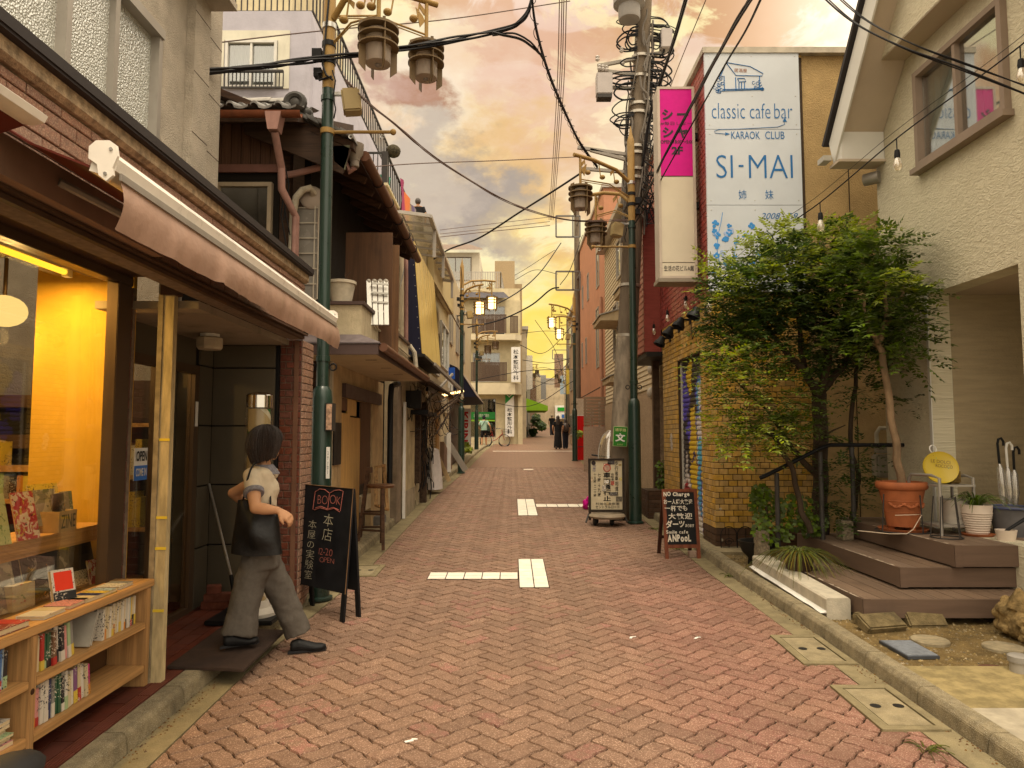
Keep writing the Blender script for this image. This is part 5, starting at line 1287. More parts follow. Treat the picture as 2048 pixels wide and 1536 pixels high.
q=gnd(744,1052,.09);single('concrete_block',MB().box(q.x-.16,q.x+.14,q.y-.0,q.y+.35,q.z-.01,q.z+.13),mat('grey_block',(.16,.15,.14),.9,.2,12),'grey concrete block on the pavement under the stool','block',bevel=.01)
# houses further along on the left
hb=thing('beige_house','beige house with slanted upper panel and roller blind','building',(-1.75,15.6,gz(15.6)))
HX=-1.74
obj('wall',MB().box(-6,HX-.16,15.5,21.0,.3,6.05),M['creamwall'],hb)
a,b=atX(868,486,HX),atX(906,563,HX);
obj('upper_panel',MB().prism([(HX,15.6,5.1),(HX,15.6,5.75),(HX,20.9,6.15),(HX,20.9,5.25)],(-.15,0,0)),mat('pale_gold_panel',(.56,.46,.25),.5,.06,3),hb)
bl=MB();rows=[]
for k in range(14):rows.append([(HX+.02+.5*(k/13)-.0,15.65,5.05-.9*k/13+.015*(k%2)),(HX+.02+.5*(k/13),18.3,5.05-.9*k/13+.015*(k%2))])
bl.rings(rows,closed=False);obj('roller_blind',bl,mat('bamboo_blind',(.36,.21,.12),.8,.2,10),hb)
window(hb,(HX-.14,19.6,4.1),(0,1,0),2.2,1.2,(1,0,0),M['whiteframe'],M['glass'],depth=.08)
window(hb,(HX-.14,17.0,3.7),(0,1,0),2.2,1.1,(1,0,0),M['whiteframe'],M['glass'],depth=.08)
for k in range(44):
 y=15.6+k*.122;obj('rib',MB().box(HX-.158,HX-.10,y,y+.06,2.3,3.05),M['corr'],hb)
hn=thing('corner_house','plain beige house with a navy shop awning','building',(-1.75,21.1,gz(21.1)))
NX=-1.95
obj('wall',MB().box(-7,NX,21.05,33.5,.3,7.0),M['creamwall'],hn)
for y in(22.3,25.0,28.0):window(hn,(NX+.004,y,5.2),(0,1,0),1.2,1.3,(1,0,0),M['greyframe'],M['glass'])
a,b=at(908,730,23.5),at(958,795,23.5)
obj('navy_awning',MB().prism([(NX+.01,22.0,at(910,728,22).z),(NX+.25,22.0,at(910,735,22).z),(b.x,22.0,at(955,793,22).z),(NX+.01,22.0,at(955,796,22).z)],(0,5.5,0)),M['navy'],hn)
obj('awning_front',MB().prism([(NX+.25,21.98,at(910,733,22).z),(b.x,21.98,at(955,792,22).z),(b.x,27.5,at(955,792,22).z),(NX+.25,27.5,at(910,733,22).z)],(.012,0,.006)),mat('grey_awning_cloth',(.28,.23,.18),.7),hn)
obj('dark_shopfront',MB().box(NX+.002,NX+.05,22.0,33.0,.7,at(955,800,22).z),plain('shopfront_dark',(.05,.04,.035),.4),hn)
obj('ramp_wall',MB().prism([(NX+.06,18.6,.55),(NX+.06,18.6,1.5),(NX+.06,21.0,1.0),(NX+.06,21.0,.6)],(.12,0,0)),mat('brown_ramp',(.20,.13,.09),.8),hn)
t=thing('banner_sign','white upright banner sign with big red letters beside the lamp post','sign',at(935,885,24.0))
a,b=at(922,817,24.0),at(941,890,24.0)
obj('panel',MB().box(a.x-.06,b.x,24.0,24.05,b.z,a.z),M['white'],t)
text('KIRIN',t,plain('red_print',(.50,.02,.02),.5),((a.x-.06+b.x)/2,24.0,(a.z+b.z)/2),(0,0,-1),(1,0,0),w=(a.z-b.z)*.82,h=.22,weight=.03)
a=at(897,745,21.5);single('projecting_sign',MB().box(a.x,a.x+.18,21.0,21.06,at(0,790,21).z,at(0,752,21).z),M['white'],'small white square sign projecting from the beige wall','sign')
single('blue_sign',MB().box(at(902,0,20.5).x,at(914,0,20.5).x,20.5,20.56,at(0,758,20.5).z,at(0,735,20.5).z),plain('blue_sign_paint',(.02,.09,.42),.4),'small blue shop sign under the navy awning','sign')
single('standing_sign',MB().box(at(899,0,19.5).x,at(907,0,19.5).x,19.5,19.6,gz(19.5)+.12,at(0,865,19.5).z),M['white'],'low white standing sign beside the second lamp post','sign')
# orthopaedic clinic at the bend
cl_=thing('clinic','cream clinic at the bend with brown balconies and green stripe window','building',(.5,42,gz(42)))
CY=42.0;zc=lambda y:at(1000,y,CY).z;xc=lambda x:at(x,800,CY).x
cw=wall_with_holes(MB(),(-7,CY,.8),(1,0,0),(0,0,1),7+xc(1041),zc(600)-.8,.3,[(xc(937)+7,xc(992)+7,zc(875)-.8,zc(797)-.8),(xc(945)+7,xc(1000)+7,zc(764)-.8,zc(705)-.8),(xc(948)+7,xc(1010)+7,zc(670)-.8,zc(612)-.8)])
obj('front_wall',cw,M['creamwall'],cl_)
obj('body',MB().box(-7,xc(1041),CY+.31,49.5,.8,zc(600)),M['creamwall'],cl_)
obj('pillar',MB().box(xc(1041)-.15,xc(1043)+.06,CY-.25,CY-.002,.9,zc(790)),M['creamwall'],cl_)
for a,b,c in((790,768,.8),(683,672,.8)):obj('cornice',MB().prism([(-7,CY-.01,zc(a)),(xc(1043),CY-.01,zc(a)),(xc(1043),CY-c*.4,zc(a)),(xc(1030),CY-c,zc(a)),(-7,CY-c,zc(a))],(0,0,zc(b)-zc(a))),mat('pale_cornice',(.60,.52,.36),.8,.06,3,dirt=.2),cl_)
M['brownrail']=plain('brown_balcony_slats',(.10,.065,.045),.6)
for a,b,x0,x1 in((765,727,935,1014),(670,633,944,1013),(670,636,1020,1036)):
 fr=MB().box(xc(x0),xc(x1),CY-.75,CY-.70,zc(b)-.05,zc(b));fr.box(xc(x0),xc(x1),CY-.75,CY-.70,zc(a)+.02,zc(a)+.07);rl=obj('balcony',fr,M['brownrail'],cl_)
 n=int((x1-x0)/2.6)
 for k in range(n):x=xc(x0)+(xc(x1)-xc(x0))*k/n;obj('slat',MB().box(x+.008,x+(xc(x1)-xc(x0))/n-.006,CY-.74,CY-.71,zc(a)+.07,zc(b)-.05),M['brownrail'],rl)
window(cl_,((xc(945)+xc(1000))/2,CY+.1,(zc(764)+zc(705))/2),(1,0,0),xc(1000)-xc(945),zc(705)-zc(764),(0,-1,0),M['whiteframe'],M['glass'],curtain=M['curtain'])
window(cl_,((xc(948)+xc(1010))/2,CY+.1,(zc(670)+zc(612))/2),(1,0,0),xc(1010)-xc(948),zc(612)-zc(670),(0,-1,0),M['whiteframe'],M['glass'],panes=3)
w_=window(cl_,((xc(937)+xc(992))/2,CY+.1,(zc(875)+zc(797))/2),(1,0,0),xc(992)-xc(937),zc(797)-zc(875),(0,-1,0),M['greyframe'],M['glass'],panes=2)
M['green']=plain('clinic_green',(.03,.24,.05),.5)
gs=obj('green_stripe',MB().box(xc(940),xc(990),CY+.02,CY+.03,zc(838),zc(824)),M['green'],w_)
obj('lime_stripe',MB().box(xc(940),xc(990),CY+.02,CY+.03,zc(842.5),zc(839.5)),plain('lime_print',(.25,.5,.05),.5),w_)
text('診療時間のご案内',gs,M['white'],((xc(949)+xc(990))/2-.2,CY+.019,zc(831)),(1,0,0),(0,0,1),w=.9,h=.2)
def hsign(name,lab,x0,x1,y0,y1,Y,txt,ty0,ty1,proj_=.0):
 t=thing(name,lab,'sign',at((x0+x1)/2,y1,Y))
 a,b=at(x0,y0,Y),at(x1,y1,Y)
 obj('panel',MB().box(a.x,b.x,Y,Y+.12,b.z,a.z),plain('sign_white',(.72,.70,.66),.4),t)
 text(txt,t,M['black'],((a.x+b.x)/2,Y,(at(0,ty0,Y).z+at(0,ty1,Y).z)/2),(1,0,0),(0,0,1),w=(b.x-a.x)*.58,h=at(0,ty0,Y).z-at(0,ty1,Y).z,weight=.012,vertical=True)
 return t,a,b
hsign('upright_sign','upper white clinic sign projecting high above the corner',1022.5,1041,694,764,CY-.95,'松本整形外科',699,760)
t,a,b=hsign('upright_sign','lower white clinic sign with a green heart emblem on top',1010.5,1028,781,873,CY-.35,'松本整形外科',816,868)
Yq=CY-.353;zq=lambda y:at(0,y,Yq).z
obj('green_corner',MB().prism([(a.x+.001,Yq,a.z-.001),(b.x-.001,Yq,a.z-.001),(b.x-.001,Yq,zq(791)),(a.x+.001,Yq,zq(808))],(0,-.004,0)),M['green'],t)
hp=[(16*math.sin(s)**3/17,(13*math.cos(s)-5*math.cos(2*s)-2*math.cos(3*s)-math.cos(4*s))/17)for s in[2*math.pi*k/40 for k in range(41)]]
hm=(a.x+b.x)/2-.02;obj('heart',MB().tube([(hm+x*.19,Yq-.012,zq(788)+z*.19)for x,z in hp],.025,5),M['white'],t)
obj('heart_plus',MB().box(hm-.07,hm+.07,Yq-.012,Yq-.006,zq(788)+.0,zq(788)+.035).box(hm-.018,hm+.018,Yq-.0135,Yq-.0121,zq(788)-.06,zq(788)+.09),M['white'],t)
obj('slate_roof',MB().prism([(-7,CY-.7,zc(600)),(xc(1019),CY-.7,zc(600)),(xc(1002),CY+.6,zc(575)),(-7,CY+.6,zc(575))],(0,.1,.02)),mat('slate',(.075,.07,.08),.7,.25,6),cl_)
obj('roof_deck',MB().box(-7,xc(1040),CY+.2,49.5,zc(600)+.001,zc(575)-.02),M['creamwall'],cl_)
railing(cl_,(xc(898),CY+.4,zc(575)),(xc(1001),CY+.4,zc(575)),zc(541)-zc(575),30,M['greyframe'],bar=.05);railing(cl_,(xc(1001),CY+.4,zc(575)),(xc(1001)+.2,49,zc(575)),zc(541)-zc(575),12,M['greyframe'],bar=.05)
uh=MB().box(-7,xc(955),CY+2,49,zc(575),at(0,505,CY+2).z);obj('upper_house',uh,mat('upper_white',(.58,.53,.43),.85,.06,3),cl_)
ur=at(0,500,CY+1.4).z;obj('tiled_roof',MB().prism([(-7.4,CY+1.3,ur),(xc(962),CY+1.3,ur),(xc(930),CY+4,ur+1.0),(-7.4,CY+4,ur+1.0)],(0,.2,.12)),mat('brown_roof_tile',(.17,.12,.09),.6,.25,8,bump=.6,bscale=14),cl_)
window(cl_,((xc(900)+xc(935))/2-.4,CY+1.98,at(0,538,CY+2).z),(1,0,0),2.0,1.5,(0,-1,0),M['brownframe'],M['glass'])
tb=mat('small_tan_tile',(.36,.27,.16),.8,.15,20,bump=.8,bscale=18)
obj('tiled_block',MB().box(xc(985),xc(1030),CY+5,49.4,zc(600),at(0,522,CY+5).z).box(xc(1026),xc(1048),CY+7.6,52,1.0,at(0,568,CY+7.6).z),tb,cl_)
def far_house(name,lab,x0,x1,y0,y1,ztop,m,face='r',floors=3,cols=3,flat=True):
 t=thing(name,lab,'building',((x0+x1)/2,y0,gz(y0)))
 obj('wall',MB().box(x0,x1,y0,y1,gz(y0)-.5,ztop),m,t)
 obj('roof',MB().box(x0-.15,x1+.15,y0-.15,y1+.15,ztop+.01,ztop+.25),M['greyframe'],t)
 X=x1 if face=='r' else x0;s=1 if face=='r' else-1
 fh=(ztop-gz(y0))/floors
 for i in range(floors):
  for j in range(cols):
   y=y0+(y1-y0)*(j+.5)/cols;z=gz(y0)+fh*(i+.55)
   f=obj('window',MB().box(X+s*.002,X+s*.06,y-.7,y+.7,z-.6,z+.6),M['greyframe'],t);obj('pane',MB().box(X+s*.061,X+s*.07,y-.62,y+.62,z-.52,z+.52),plain('far_pane',(.08,.08,.075),.15,spec=.6),f)
  z=gz(y0)+fh*(i+.55);xm=(x0+x1)/2
  f=obj('window',MB().box(xm-.6,xm+.6,y0-.06,y0-.002,z-.6,z+.6),M['greyframe'],t);obj('pane',MB().box(xm-.52,xm+.52,y0-.07,y0-.061,z-.52,z+.52),plain('far_pane',(.08,.08,.075),.15,spec=.6),f)
 return t
M['farA']=mat('far_beige',(.45,.37,.25),.9,.12,1.5,dirt=.3);M['farB']=mat('far_grey',(.33,.29,.23),.9,.12,1.5,dirt=.3);M['farC']=mat('far_brown',(.28,.19,.12),.9,.12,1.5,dirt=.3)
far_house('shop_house','beige three storey house just past the clinic',-6,1.05,52.2,60,9.5,M['farA'])
far_house('shop_house','grey narrow house behind the green awning',-6,1.5,60.3,70,8.2,M['farB'])
far_house('shop_house','brown low house near the far left end of the street',-6,2.3,70.3,84,7.6,M['farC'])
far_house('shop_house','pale tall house at the far left end of the street',-6,3.2,84.3,100,8.8,M['farA'])
p=at(1060,800,56);aw3=thing('green_awning','bright green shop awning far along the street','awning',p)
a,b=at(1062,800,57),at(1092,815,57)
obj('cloth',MB().prism([(1.06,54,a.z),(b.x,54,b.z),(b.x,54,b.z-.35),(1.06,54,b.z-.35)],(0,5,0)),plain('lime_cloth',(.22,.42,.02),.7),aw3)
# right side: brick cafe building
M['yellowbrick']=mat('ochre_glazed_brick',(.50,.30,.065),.38,.2,10,island=.2,spec=.5,dirt=.25,dirtcol=(.16,.085,.02),bump=.1,bscale=60)
M['darkbrick']=mat('dark_brown_brick',(.09,.05,.03),.5,.2,10,island=.15)
M['redwalltile']=mat('red_wall_tile',(.30,.055,.045),.3,.15,8,island=.12,spec=.6,dirt=.2,dirtcol=(.12,.03,.025))
M['brickmortar']=mat('dark_mortar',(.06,.04,.025),.95,.2,30)
M['tanrender']=mat('tan_rough_render',(.46,.32,.15),.92,.12,3,bump=.9,bscale=60,dirt=.45,dirtcol=(.20,.135,.06))
M['signpanel']=mat('pale_sign_panel',(.55,.585,.63),.45,.04,2,dirt=.16,dirtcol=(.5,.47,.4))
M['signblue']=plain('sign_blue_paint',(.025,.14,.36),.5)
bb=thing('cafe_building','ochre brick cafe building with red tiled upper floor and tall white sign wall','building',(2.45,8.65,gz(8.65)))
KX,KY=2.45,8.65;zbk=3.385;ztopb=6.46
sY0,sY1,sZ1=9.22,10.50,2.74
z0b=gz(KY)-.02
obj('front_core',MB().box(KX+.013,3.66,KY+.013,KY+.25,0,zbk),M['brickmortar'],bb)
cw=wall_with_holes(MB(),(KX+.013,11.5,.1),(0,-1,0),(0,0,1),11.5-KY-.252,zbk-.1,.30,[(11.5-sY1,11.5-sY0,0,sZ1-.1)]);obj('street_core',cw,M['brickmortar'],bb)
nb_=brick_face(bb,(KX,KY+.013,z0b),(1,0,0),(0,0,1),1.21,.32,.245,.08,.008,.013,M['darkbrick'],18)
nb_=brick_face(bb,(KX,KY+.013,z0b+.32),(1,0,0),(0,0,1),1.21,zbk-z0b-.32,.112,.0715,.008,.013,M['yellowbrick'],170)
brick_face(bb,(KX+.013,11.5,z0b+.32),(0,-1,0),(0,0,1),11.5-KY,zbk-z0b-.32,.112,.0715,.008,.013,M['yellowbrick'],100,holes=[(11.5-sY1,11.5-sY0,-1,sZ1-z0b-.32)])
brick_face(bb,(KX+.013,11.5,z0b),(0,-1,0),(0,0,1),11.5-KY,.32,.245,.08,.008,.013,M['darkbrick'],12,holes=[(11.5-sY1,11.5-sY0,-1,1)])
for k,(px,py)in enumerate(((1440,915),(1441,1018),(1444,1080),(1448,643))):
 p=at(px,py,KY);obj('chipped_spot',MB().lathe((p.x,KY-.0005,p.z),[(.017,0),(.014,.003),(.001,.004)],9,axis=(0,-1,0)),M['slab'],bb)
for Yp,pz_ in((10.95,1.62),(10.93,1.50)):obj('round_sticker',MB().lathe((KX-.0005,Yp,pz_),[(.075,0),(.074,.002),(.001,.0025)],16,axis=(-1,0,0)),cover_art('sticker_art',(.6,.55,.5),[((.05,.05,.05),.55)],30),bb)
obj('upper_core',MB().box(KX+.012,3.66,KY+.011,13.2,zbk+.001,ztopb).box(3.661,6.4,KY+.31,13.2,zbk+.001,ztopb),M['brickmortar'],bb)
brick_face(bb,(KX+.012,13.2,zbk),(0,-1,0),(0,0,1),13.2-KY,ztopb-zbk,.115,.0735,.006,.012,M['redwalltile'],0)
rz_=brick_face(bb,(KX,KY+.011,6.42),(1,0,0),(0,0,1),1.21,.04+.0,.23,.06,.006,.012,M['yellowbrick'],0)
obj('overhang',MB().box(KX-.26,KX+.010,11.62,13.2,zbk-.35,5.45),mat('red_ribbed_wall',(.30,.07,.055),.35,.12,6,stretch=(1,1,6)),bb)
for k in range(22):z=zbk-.34+k*.105;obj('rib',MB().box(KX-.272,KX-.2605,11.625,13.195,z,z+.085),mat('red_ribbed_wall',(.30,.07,.055),.35),bb)
obj('soffit_frame',MB().box(KX-.24,KX+.30,11.6,13.2,zbk-.43,zbk-.352),M['darkmetal'],bb)
obj('coping',MB().box(KX-.05,6.4,KY-.05,13.25,ztopb+.001,ztopb+.075),mat('roof_coping',(.45,.40,.32),.7,.15,6,dirt=.4),bb)
p=at(1310,800,12.4);obj('steel_post',MB().box(p.x-.05,p.x+.06,12.3,12.42,gz(12.4)+.05,zbk-.43),mat('rusty_brown_steel',(.10,.06,.035),.6,.3,8),bb)
obj('stucco_wall',MB().box(3.665,6.4,KY+.03,KY+.30,0,ztopb),M['tanrender'],bb)
gx_=at(1700,400,KY).x;obj('groove',MB().box(gx_,gx_+.012,KY+.026,KY+.0295,0,ztopb),M['brickmortar'],bb)
obj('street_recess_wall',MB().box(KX+.45,KX+.50,11.51,13.2,.2,zbk-.43),mat('small_pink_brick',(.40,.28,.19),.8,.2,30,bump=.6,bscale=50),bb)
def graffiti():
 m,g,out=newmat('painted_shutter');p=pos(g);s=g.node('ShaderNodeSeparateXYZ',{0:p});_,y,z=s.outputs
 u=g.math('DIVIDE',g.math('SUBTRACT',sY1,y),sY1-sY0);v=g.math('DIVIDE',g.math('SUBTRACT',z,.3),sZ1-.3)
 n1=g.math('MULTIPLY',g.math('SUBTRACT',g.noise(p,3.1,2),.5),.30);n2=g.math('MULTIPLY',g.math('SUBTRACT',g.noise(g.vmath('ADD',p,(5,2,7)),3.3,2),.5),.22)
 u2,v2=g.math('ADD',u,n1),g.math('ADD',v,n2)
 c=g.mix(g.math('GREATER_THAN',v2,.66),(.62,.58,.55),(.025,.02,.03))
 def el(c,cu,cv,ru,rv,col,outl=None):
  d=g.math('SQRT',g.math('ADD',g.math('POWER',g.math('DIVIDE',g.math('SUBTRACT',u2,cu),ru),2.0),g.math('POWER',g.math('DIVIDE',g.math('SUBTRACT',v2,cv),rv),2.0)))
  if outl:c=g.mix(g.math('LESS_THAN',d,1.16),c,outl)
  return g.mix(g.math('LESS_THAN',d,1.0),c,col)
 c=el(c,.12,.78,.22,.16,(.07,.05,.38));c=el(c,.2,.5,.24,.2,(.03,.025,.03));c=el(c,.12,.12,.30,.14,(.32,.02,.025))
 c=el(c,.36,.90,.13,.10,(.60,.40,.02),(.02,.02,.02));c=el(c,.45,.52,.16,.20,(.62,.42,.02),(.03,.02,.02));c=el(c,.5,.33,.17,.12,(.62,.42,.02),(.05,.03,.12))
 c=el(c,.78,.76,.18,.12,(.08,.34,.55),(.06,.05,.40));c=el(c,.77,.76,.09,.10,(.66,.63,.60));c=el(c,.80,.58,.16,.12,(.62,.58,.58),(.06,.05,.4));c=el(c,.86,.44,.2,.09,(.06,.36,.55));c=el(c,.72,.27,.09,.13,(.07,.33,.55),(.06,.05,.4))
 c=el(c,.95,.2,.18,.2,(.68,.65,.62),(.06,.05,.3));c=el(c,.82,.35,.05,.06,(.6,.4,.02),(.06,.05,.3));c=el(c,.25,.60,.08,.06,(.07,.05,.42));c=el(c,.16,.36,.05,.10,(.5,.46,.42))
 c=g.mix(g.mapr(g.noise(p,5,7,.7),.55,.8,0,.35),c,(.10,.08,.07))
 b=g.node('ShaderNodeBsdfPrincipled',{'Base Color':c,'Roughness':.42});g.l.new(b.outputs[0],out.inputs[0]);return m
gm=graffiti();sh=obj('shutter',MB().box(KX+.085,KX+.095,sY0-.02,sY1+.02,.25,sZ1+.05),gm,bb)
n=36;hh=(sZ1-.30)/n
for k in range(n):
 z=.30+k*hh;pr=[(0,.002),(-.012,.008),(-.018,hh*.4),(-.012,hh*.82),(0,hh-.002)]
 obj('slat',MB().rings([[(KX+.083+dx,y,z+dz)for dx,dz in pr]for y in(sY0+.004,sY1-.004)]),gm,sh)
obj('guide_rail',MB().box(KX+.05,KX+.08,sY1-.04,sY1,.25,sZ1),plain('pale_guide',(.5,.48,.42),.5),bb)
obj('threshold',MB().box(KX+.0,KX+.2,sY0,sY1,.15,.292),M['concrete'],bb)
for k,(px,py,lab)in enumerate(((1388,628,'black spotlight nearest the corner of the brick building'),(1358,648,'second black spotlight from the corner on the ochre bricks'),(1337,665,'third black spotlight from the corner on the ochre bricks'),(1320,684,'black spotlight farthest from the corner of the brick building'))):
 p=atX(px,py,KX-.16);t=thing('spotlight',lab,'spotlight',(KX,p.y,p.z),'spotlights on the ochre brick wall')
 obj('arm',MB().tube([(KX-.001,p.y,p.z+.06),(KX-.08,p.y,p.z+.06),(KX-.15,p.y,p.z+.04)],.016,8).box(KX-.015,KX-.001,p.y-.05,p.y+.05,p.z,p.z+.12),M['black'],t)
 obj('hood',MB().lathe((p.x+.02,p.y,p.z+.03),[(.03,.06),(.045,.05),(.055,0),(.085,-.05),(.09,-.09),(.075,-.085),(.05,-.02)],16,axis=(.5,.1,1)),M['black'],t,smooth=True)
obj('loose_wire',MB().tube([(KX-.01,9.6,3.2),(KX-.02,9.5,2.95),(KX-.01,9.35,3.05),(KX-.02,9.3,2.9)],.005),M['black'],bb)
t=thing('wall_sign','tall white cafe sign wall with blue house drawing and SI-MAI lettering','sign',(3.0,KY,3.4))
ux0,ux1=KX-.03,at(1597,200,KY).x;zz=[3.42,at(0,412,KY).z,at(0,261,KY).z,at(0,108,KY).z]
for a,b in zip(zz,zz[1:]):obj('panel',MB().box(ux0,ux1,KY-.035,KY-.001,a+.003,b-.003),M['signpanel'],t)
SYf=KY-.0355
for zq_ in(3.5,zz[1]-.06,zz[1]+.06,zz[2]-.06,zz[2]+.06,5.9,zz[3]-.05):
 for xq_ in(ux0+.05,(ux0+ux1)/2,ux1-.05):obj('screw',MB().lathe((xq_,SYf+.0005,zq_),[(.008,0),(.007,.003),(.001,.004)],7,axis=(0,-1,0)),M['steel'],t)
def spx(x,y):p=at(x,y,SYf);return p
def stext(s,x0,x1,y0,y1,wt=0.0,**k):
 a,b=spx(x0,y0),spx(x1,y1);text(s,t,M['signblue'],(a+b)/2,(1,0,0),(0,0,1),w=b.x-a.x,h=a.z-b.z,weight=wt,**k)
stext('classic',1423,1490,206,237,-.014);stext('cafe',1499,1541,207,237,-.014);stext('bar',1548,1585,207,237,-.014)
stext('KARAOK',1462,1520,263,278);stext('CLUB',1530,1569,263,278)
stext('SI',1432,1466,310,356,-.012);stext('-',1477,1487,330,334);stext('MAI',1497,1586,310,356,-.012)
stext('姉',1477,1493,380,399);stext('妹',1530,1547,380,399)
stext('2008',1521,1561,426,438,slant=.35);stext('7.9',1572,1596,426,438,slant=.35)
def stroke(pts,r=.006,m=None,par=None):
 mb=MB();P=[spx(x,y)-Vector((0,.001,0))for x,y in pts]
 mb.tube(P,r,4);obj('drawn_line',mb,m or M['signblue'],par or t)
for pts in([(1452,125),(1500,133),(1526,147),(1524,152),(1472,151),(1452,125)],[(1452,127),(1441,152),(1446,153)],[(1448,152),(1449,181)],[(1519,153),(1519,179)],[(1445,182),(1526,179)],[(1445,179),(1528,177)],[(1471,155),(1472,180)],[(1475,157),(1489,157),(1492,163),(1478,164),(1475,157)],[(1478,165),(1478,178)],[(1489,164),(1489,178)],[(1483,165),(1483,178)]):stroke(pts)
rr3=random.Random(3)
for cx,cy,w,h,n in((1440,168,6,15,8),(1434,180,12,5,7),(1513,170,8,8,7),(1522,175,8,4,4)):
 for k in range(n):
  x,y=cx+rr3.uniform(-w,w),cy+rr3.uniform(-h,h);stroke([(x+3.2*math.cos(a),y+3.2*math.sin(a))for a in[i*1.05 for i in range(6)]],.0035)
text('居酒屋',t,plain('brown_print',(.30,.12,.06),.6),(spx(1481,141)),(1,0,-.03),(0,0,1),w=.16,h=.05)
stroke([(1568,242),(1569,249),(1555,254),(1480,258),(1440,259),(1429,262),(1430,266),(1450,268)],.004)
a=spx(1569,240);obj('arrow_tip',MB().prism([a+Vector((-.025,-.002,-.02)),a+Vector((.03,-.002,-.025)),a+Vector((.002,-.002,.03))],(0,-.002,0)),M['signblue'],t);a=spx(1452,268);obj('arrow_tip',MB().prism([a+Vector((-.01,-.002,-.02)),a+Vector((.05,-.002,0)),a+Vector((-.01,-.002,.02))],(0,-.002,0)),M['signblue'],t)
flb=plain('flower_blue',(.05,.26,.62),.5);flp=plain('flower_pale',(.35,.45,.68),.5)
for k in range(34):
 x=1428+rr3.random()**1.4*120;y=rr3.uniform(440,548);c=spx(x,y);r=rr3.uniform(.018,.04);mb=MB()
 for q in range(rr3.choice((3,4,5))):
  a=q*1.35+rr3.random();mb.lathe((c.x+r*.7*math.cos(a),SYf-.0005,c.z+r*.7*math.sin(a)),[(r*.6,0),(r*.55,.003),(.001,.0032)],9,axis=(0,-1,0))
 obj('painted_flower',mb,flb if rr3.random()<.7 else flp,t)
stroke([(1445,425),(1442,445),(1436,470),(1434,500),(1440,530)],.004,flb);stroke([(1476,470),(1470,500),(1462,540)],.004,flb)
t=thing('light_box_sign','projecting light box sign with magenta top half and blank cream lower half','sign',(2.1,9.2,3.64))
pY=9.0;pa,pb=at(1319,178,pY),at(1392,556,pY);mid=at(0,351,pY).z;low=at(0,524,pY).z
fr=MB();fr.box(pa.x-.03,pb.x+.02,pY+.02,pY+.30,pb.z-.0,pa.z+.03);obj('case',fr,plain('sign_case',(.46,.40,.33),.5),t,bevel=.008)
obj('frame',MB().box(pa.x-.032,pa.x,pY-.004,pY+.0199,pb.z,pa.z+.032).box(pb.x-.012,pb.x+.022,pY-.004,pY+.0199,pb.z,pa.z+.032).box(pa.x+.001,pb.x-.0125,pY-.004,pY+.0199,pa.z,pa.z+.032).box(pa.x+.001,pb.x-.0125,pY-.004,pY+.0199,pb.z,pb.z+.03),plain('sign_frame',(.50,.42,.34),.45),t)
mg=plain('magenta_panel',(.58,.004,.22),.35);obj('magenta_face',MB().box(pa.x+.001,pb.x-.0125,pY+.004,pY+.0198,mid,pa.z),mg,t)
obj('blank_face',MB().box(pa.x+.001,pb.x-.0125,pY+.004,pY+.0198,low,mid-.02),mat('cream_acrylic',(.62,.55,.42),.35,.05,2),t)
obj('name_face',MB().box(pa.x+.001,pb.x-.0125,pY+.004,pY+.0198,pb.z+.031,low-.012),mat('cream_acrylic',(.62,.55,.42),.35),t)
obj('base',MB().box(pa.x-.05,pb.x+.04,pY-.01,pY+.31,pb.z-.05,pb.z-.001),plain('sign_base',(.26,.22,.17),.5),t)
dk=plain('dark_print',(.04,.03,.035),.5)
def ptext(s,x0,x1,y0,y1,wt=.0,m=dk,**k):
 a,b=at(x0,y0,pY),at(x1,y1,pY);text(s,t,m,((a+b)/2+Vector((0,.004,0))),(1,0,0),(0,0,1),w=b.x-a.x,h=a.z-b.z,weight=wt,**k)
ptext('シ',1324,1346,218,240,.045);ptext('ー',1354,1377,226,231,.04);ptext('#毎日しなー',1321,1384,243,250);ptext('シ',1325,1347,254,275,.045);ptext('ャ',1355,1376,256,276,.04)
ptext('OPEN 18:00〜5:00',1321,1387,280,287,.02);ptext('2F',1343,1366,293,309,.04);ptext('生活の花ビルA館',1328,1388,531,542,.01)
for z in(at(0,265,pY).z,at(0,405,pY).z,at(0,560,pY).z-.1):obj('bracket',MB().box(pb.x+.023,KX,pY+.1,pY+.2,z-.04,z+.04),M['darkmetal'],t)
pl=thing('brick_planter','low dark brick planter beside the shutter','planter',(2.3,11.8,gz(11.8)))
obj('core',MB().box(2.20,2.62,11.55,12.25,.25,.76),M['brickmortar'],pl)
brick_face(pl,(2.20,11.55,.30),(1,0,0),(0,0,1),.42,.48,.20,.065,.008,.012,M['darkbrick'],20);brick_face(pl,(2.20,12.25,.30),(0,-1,0),(0,0,1),.70,.48,.20,.065,.008,.012,M['darkbrick'],20)
# siding house beyond the cafe
M['siding']=mat('cream_siding',(.54,.45,.30),.7,.08,4,island=.06,dirt=.25,dirtcol=(.35,.26,.15))
M['stoneface']=mat('stone_brick_face',(.36,.27,.18),.85,.2,30,bump=.8,bscale=35,dirt=.3)
rh=thing('siding_house','cream ribbed siding house with door hoods behind the utility pole','building',(2.75,13.3,gz(13.3)))
RX=2.78
obj('core',MB().box(RX+.02,9,13.25,21.0,.2,7.1),M['siding'],rh)
for k in range(43):
 z=2.6+k*.105;obj('siding_board',MB().prism([(RX+.019,13.25,z),(RX-.012,13.25,z),(RX+.008,13.25,z+.10),(RX+.019,13.25,z+.10)],(0,7.74,0)),M['siding'],rh)
obj('end_siding',MB().box(RX-.01,9,13.235,13.2495,2.6,7.1),M['siding'],rh)
obj('stone_base',MB().box(RX-.03,RX+.018,13.26,21.0,.3,2.55),M['stoneface'],rh)
obj('stone_end',MB().box(RX-.03,9,13.22,13.2595,.3,2.55),M['stoneface'],rh)
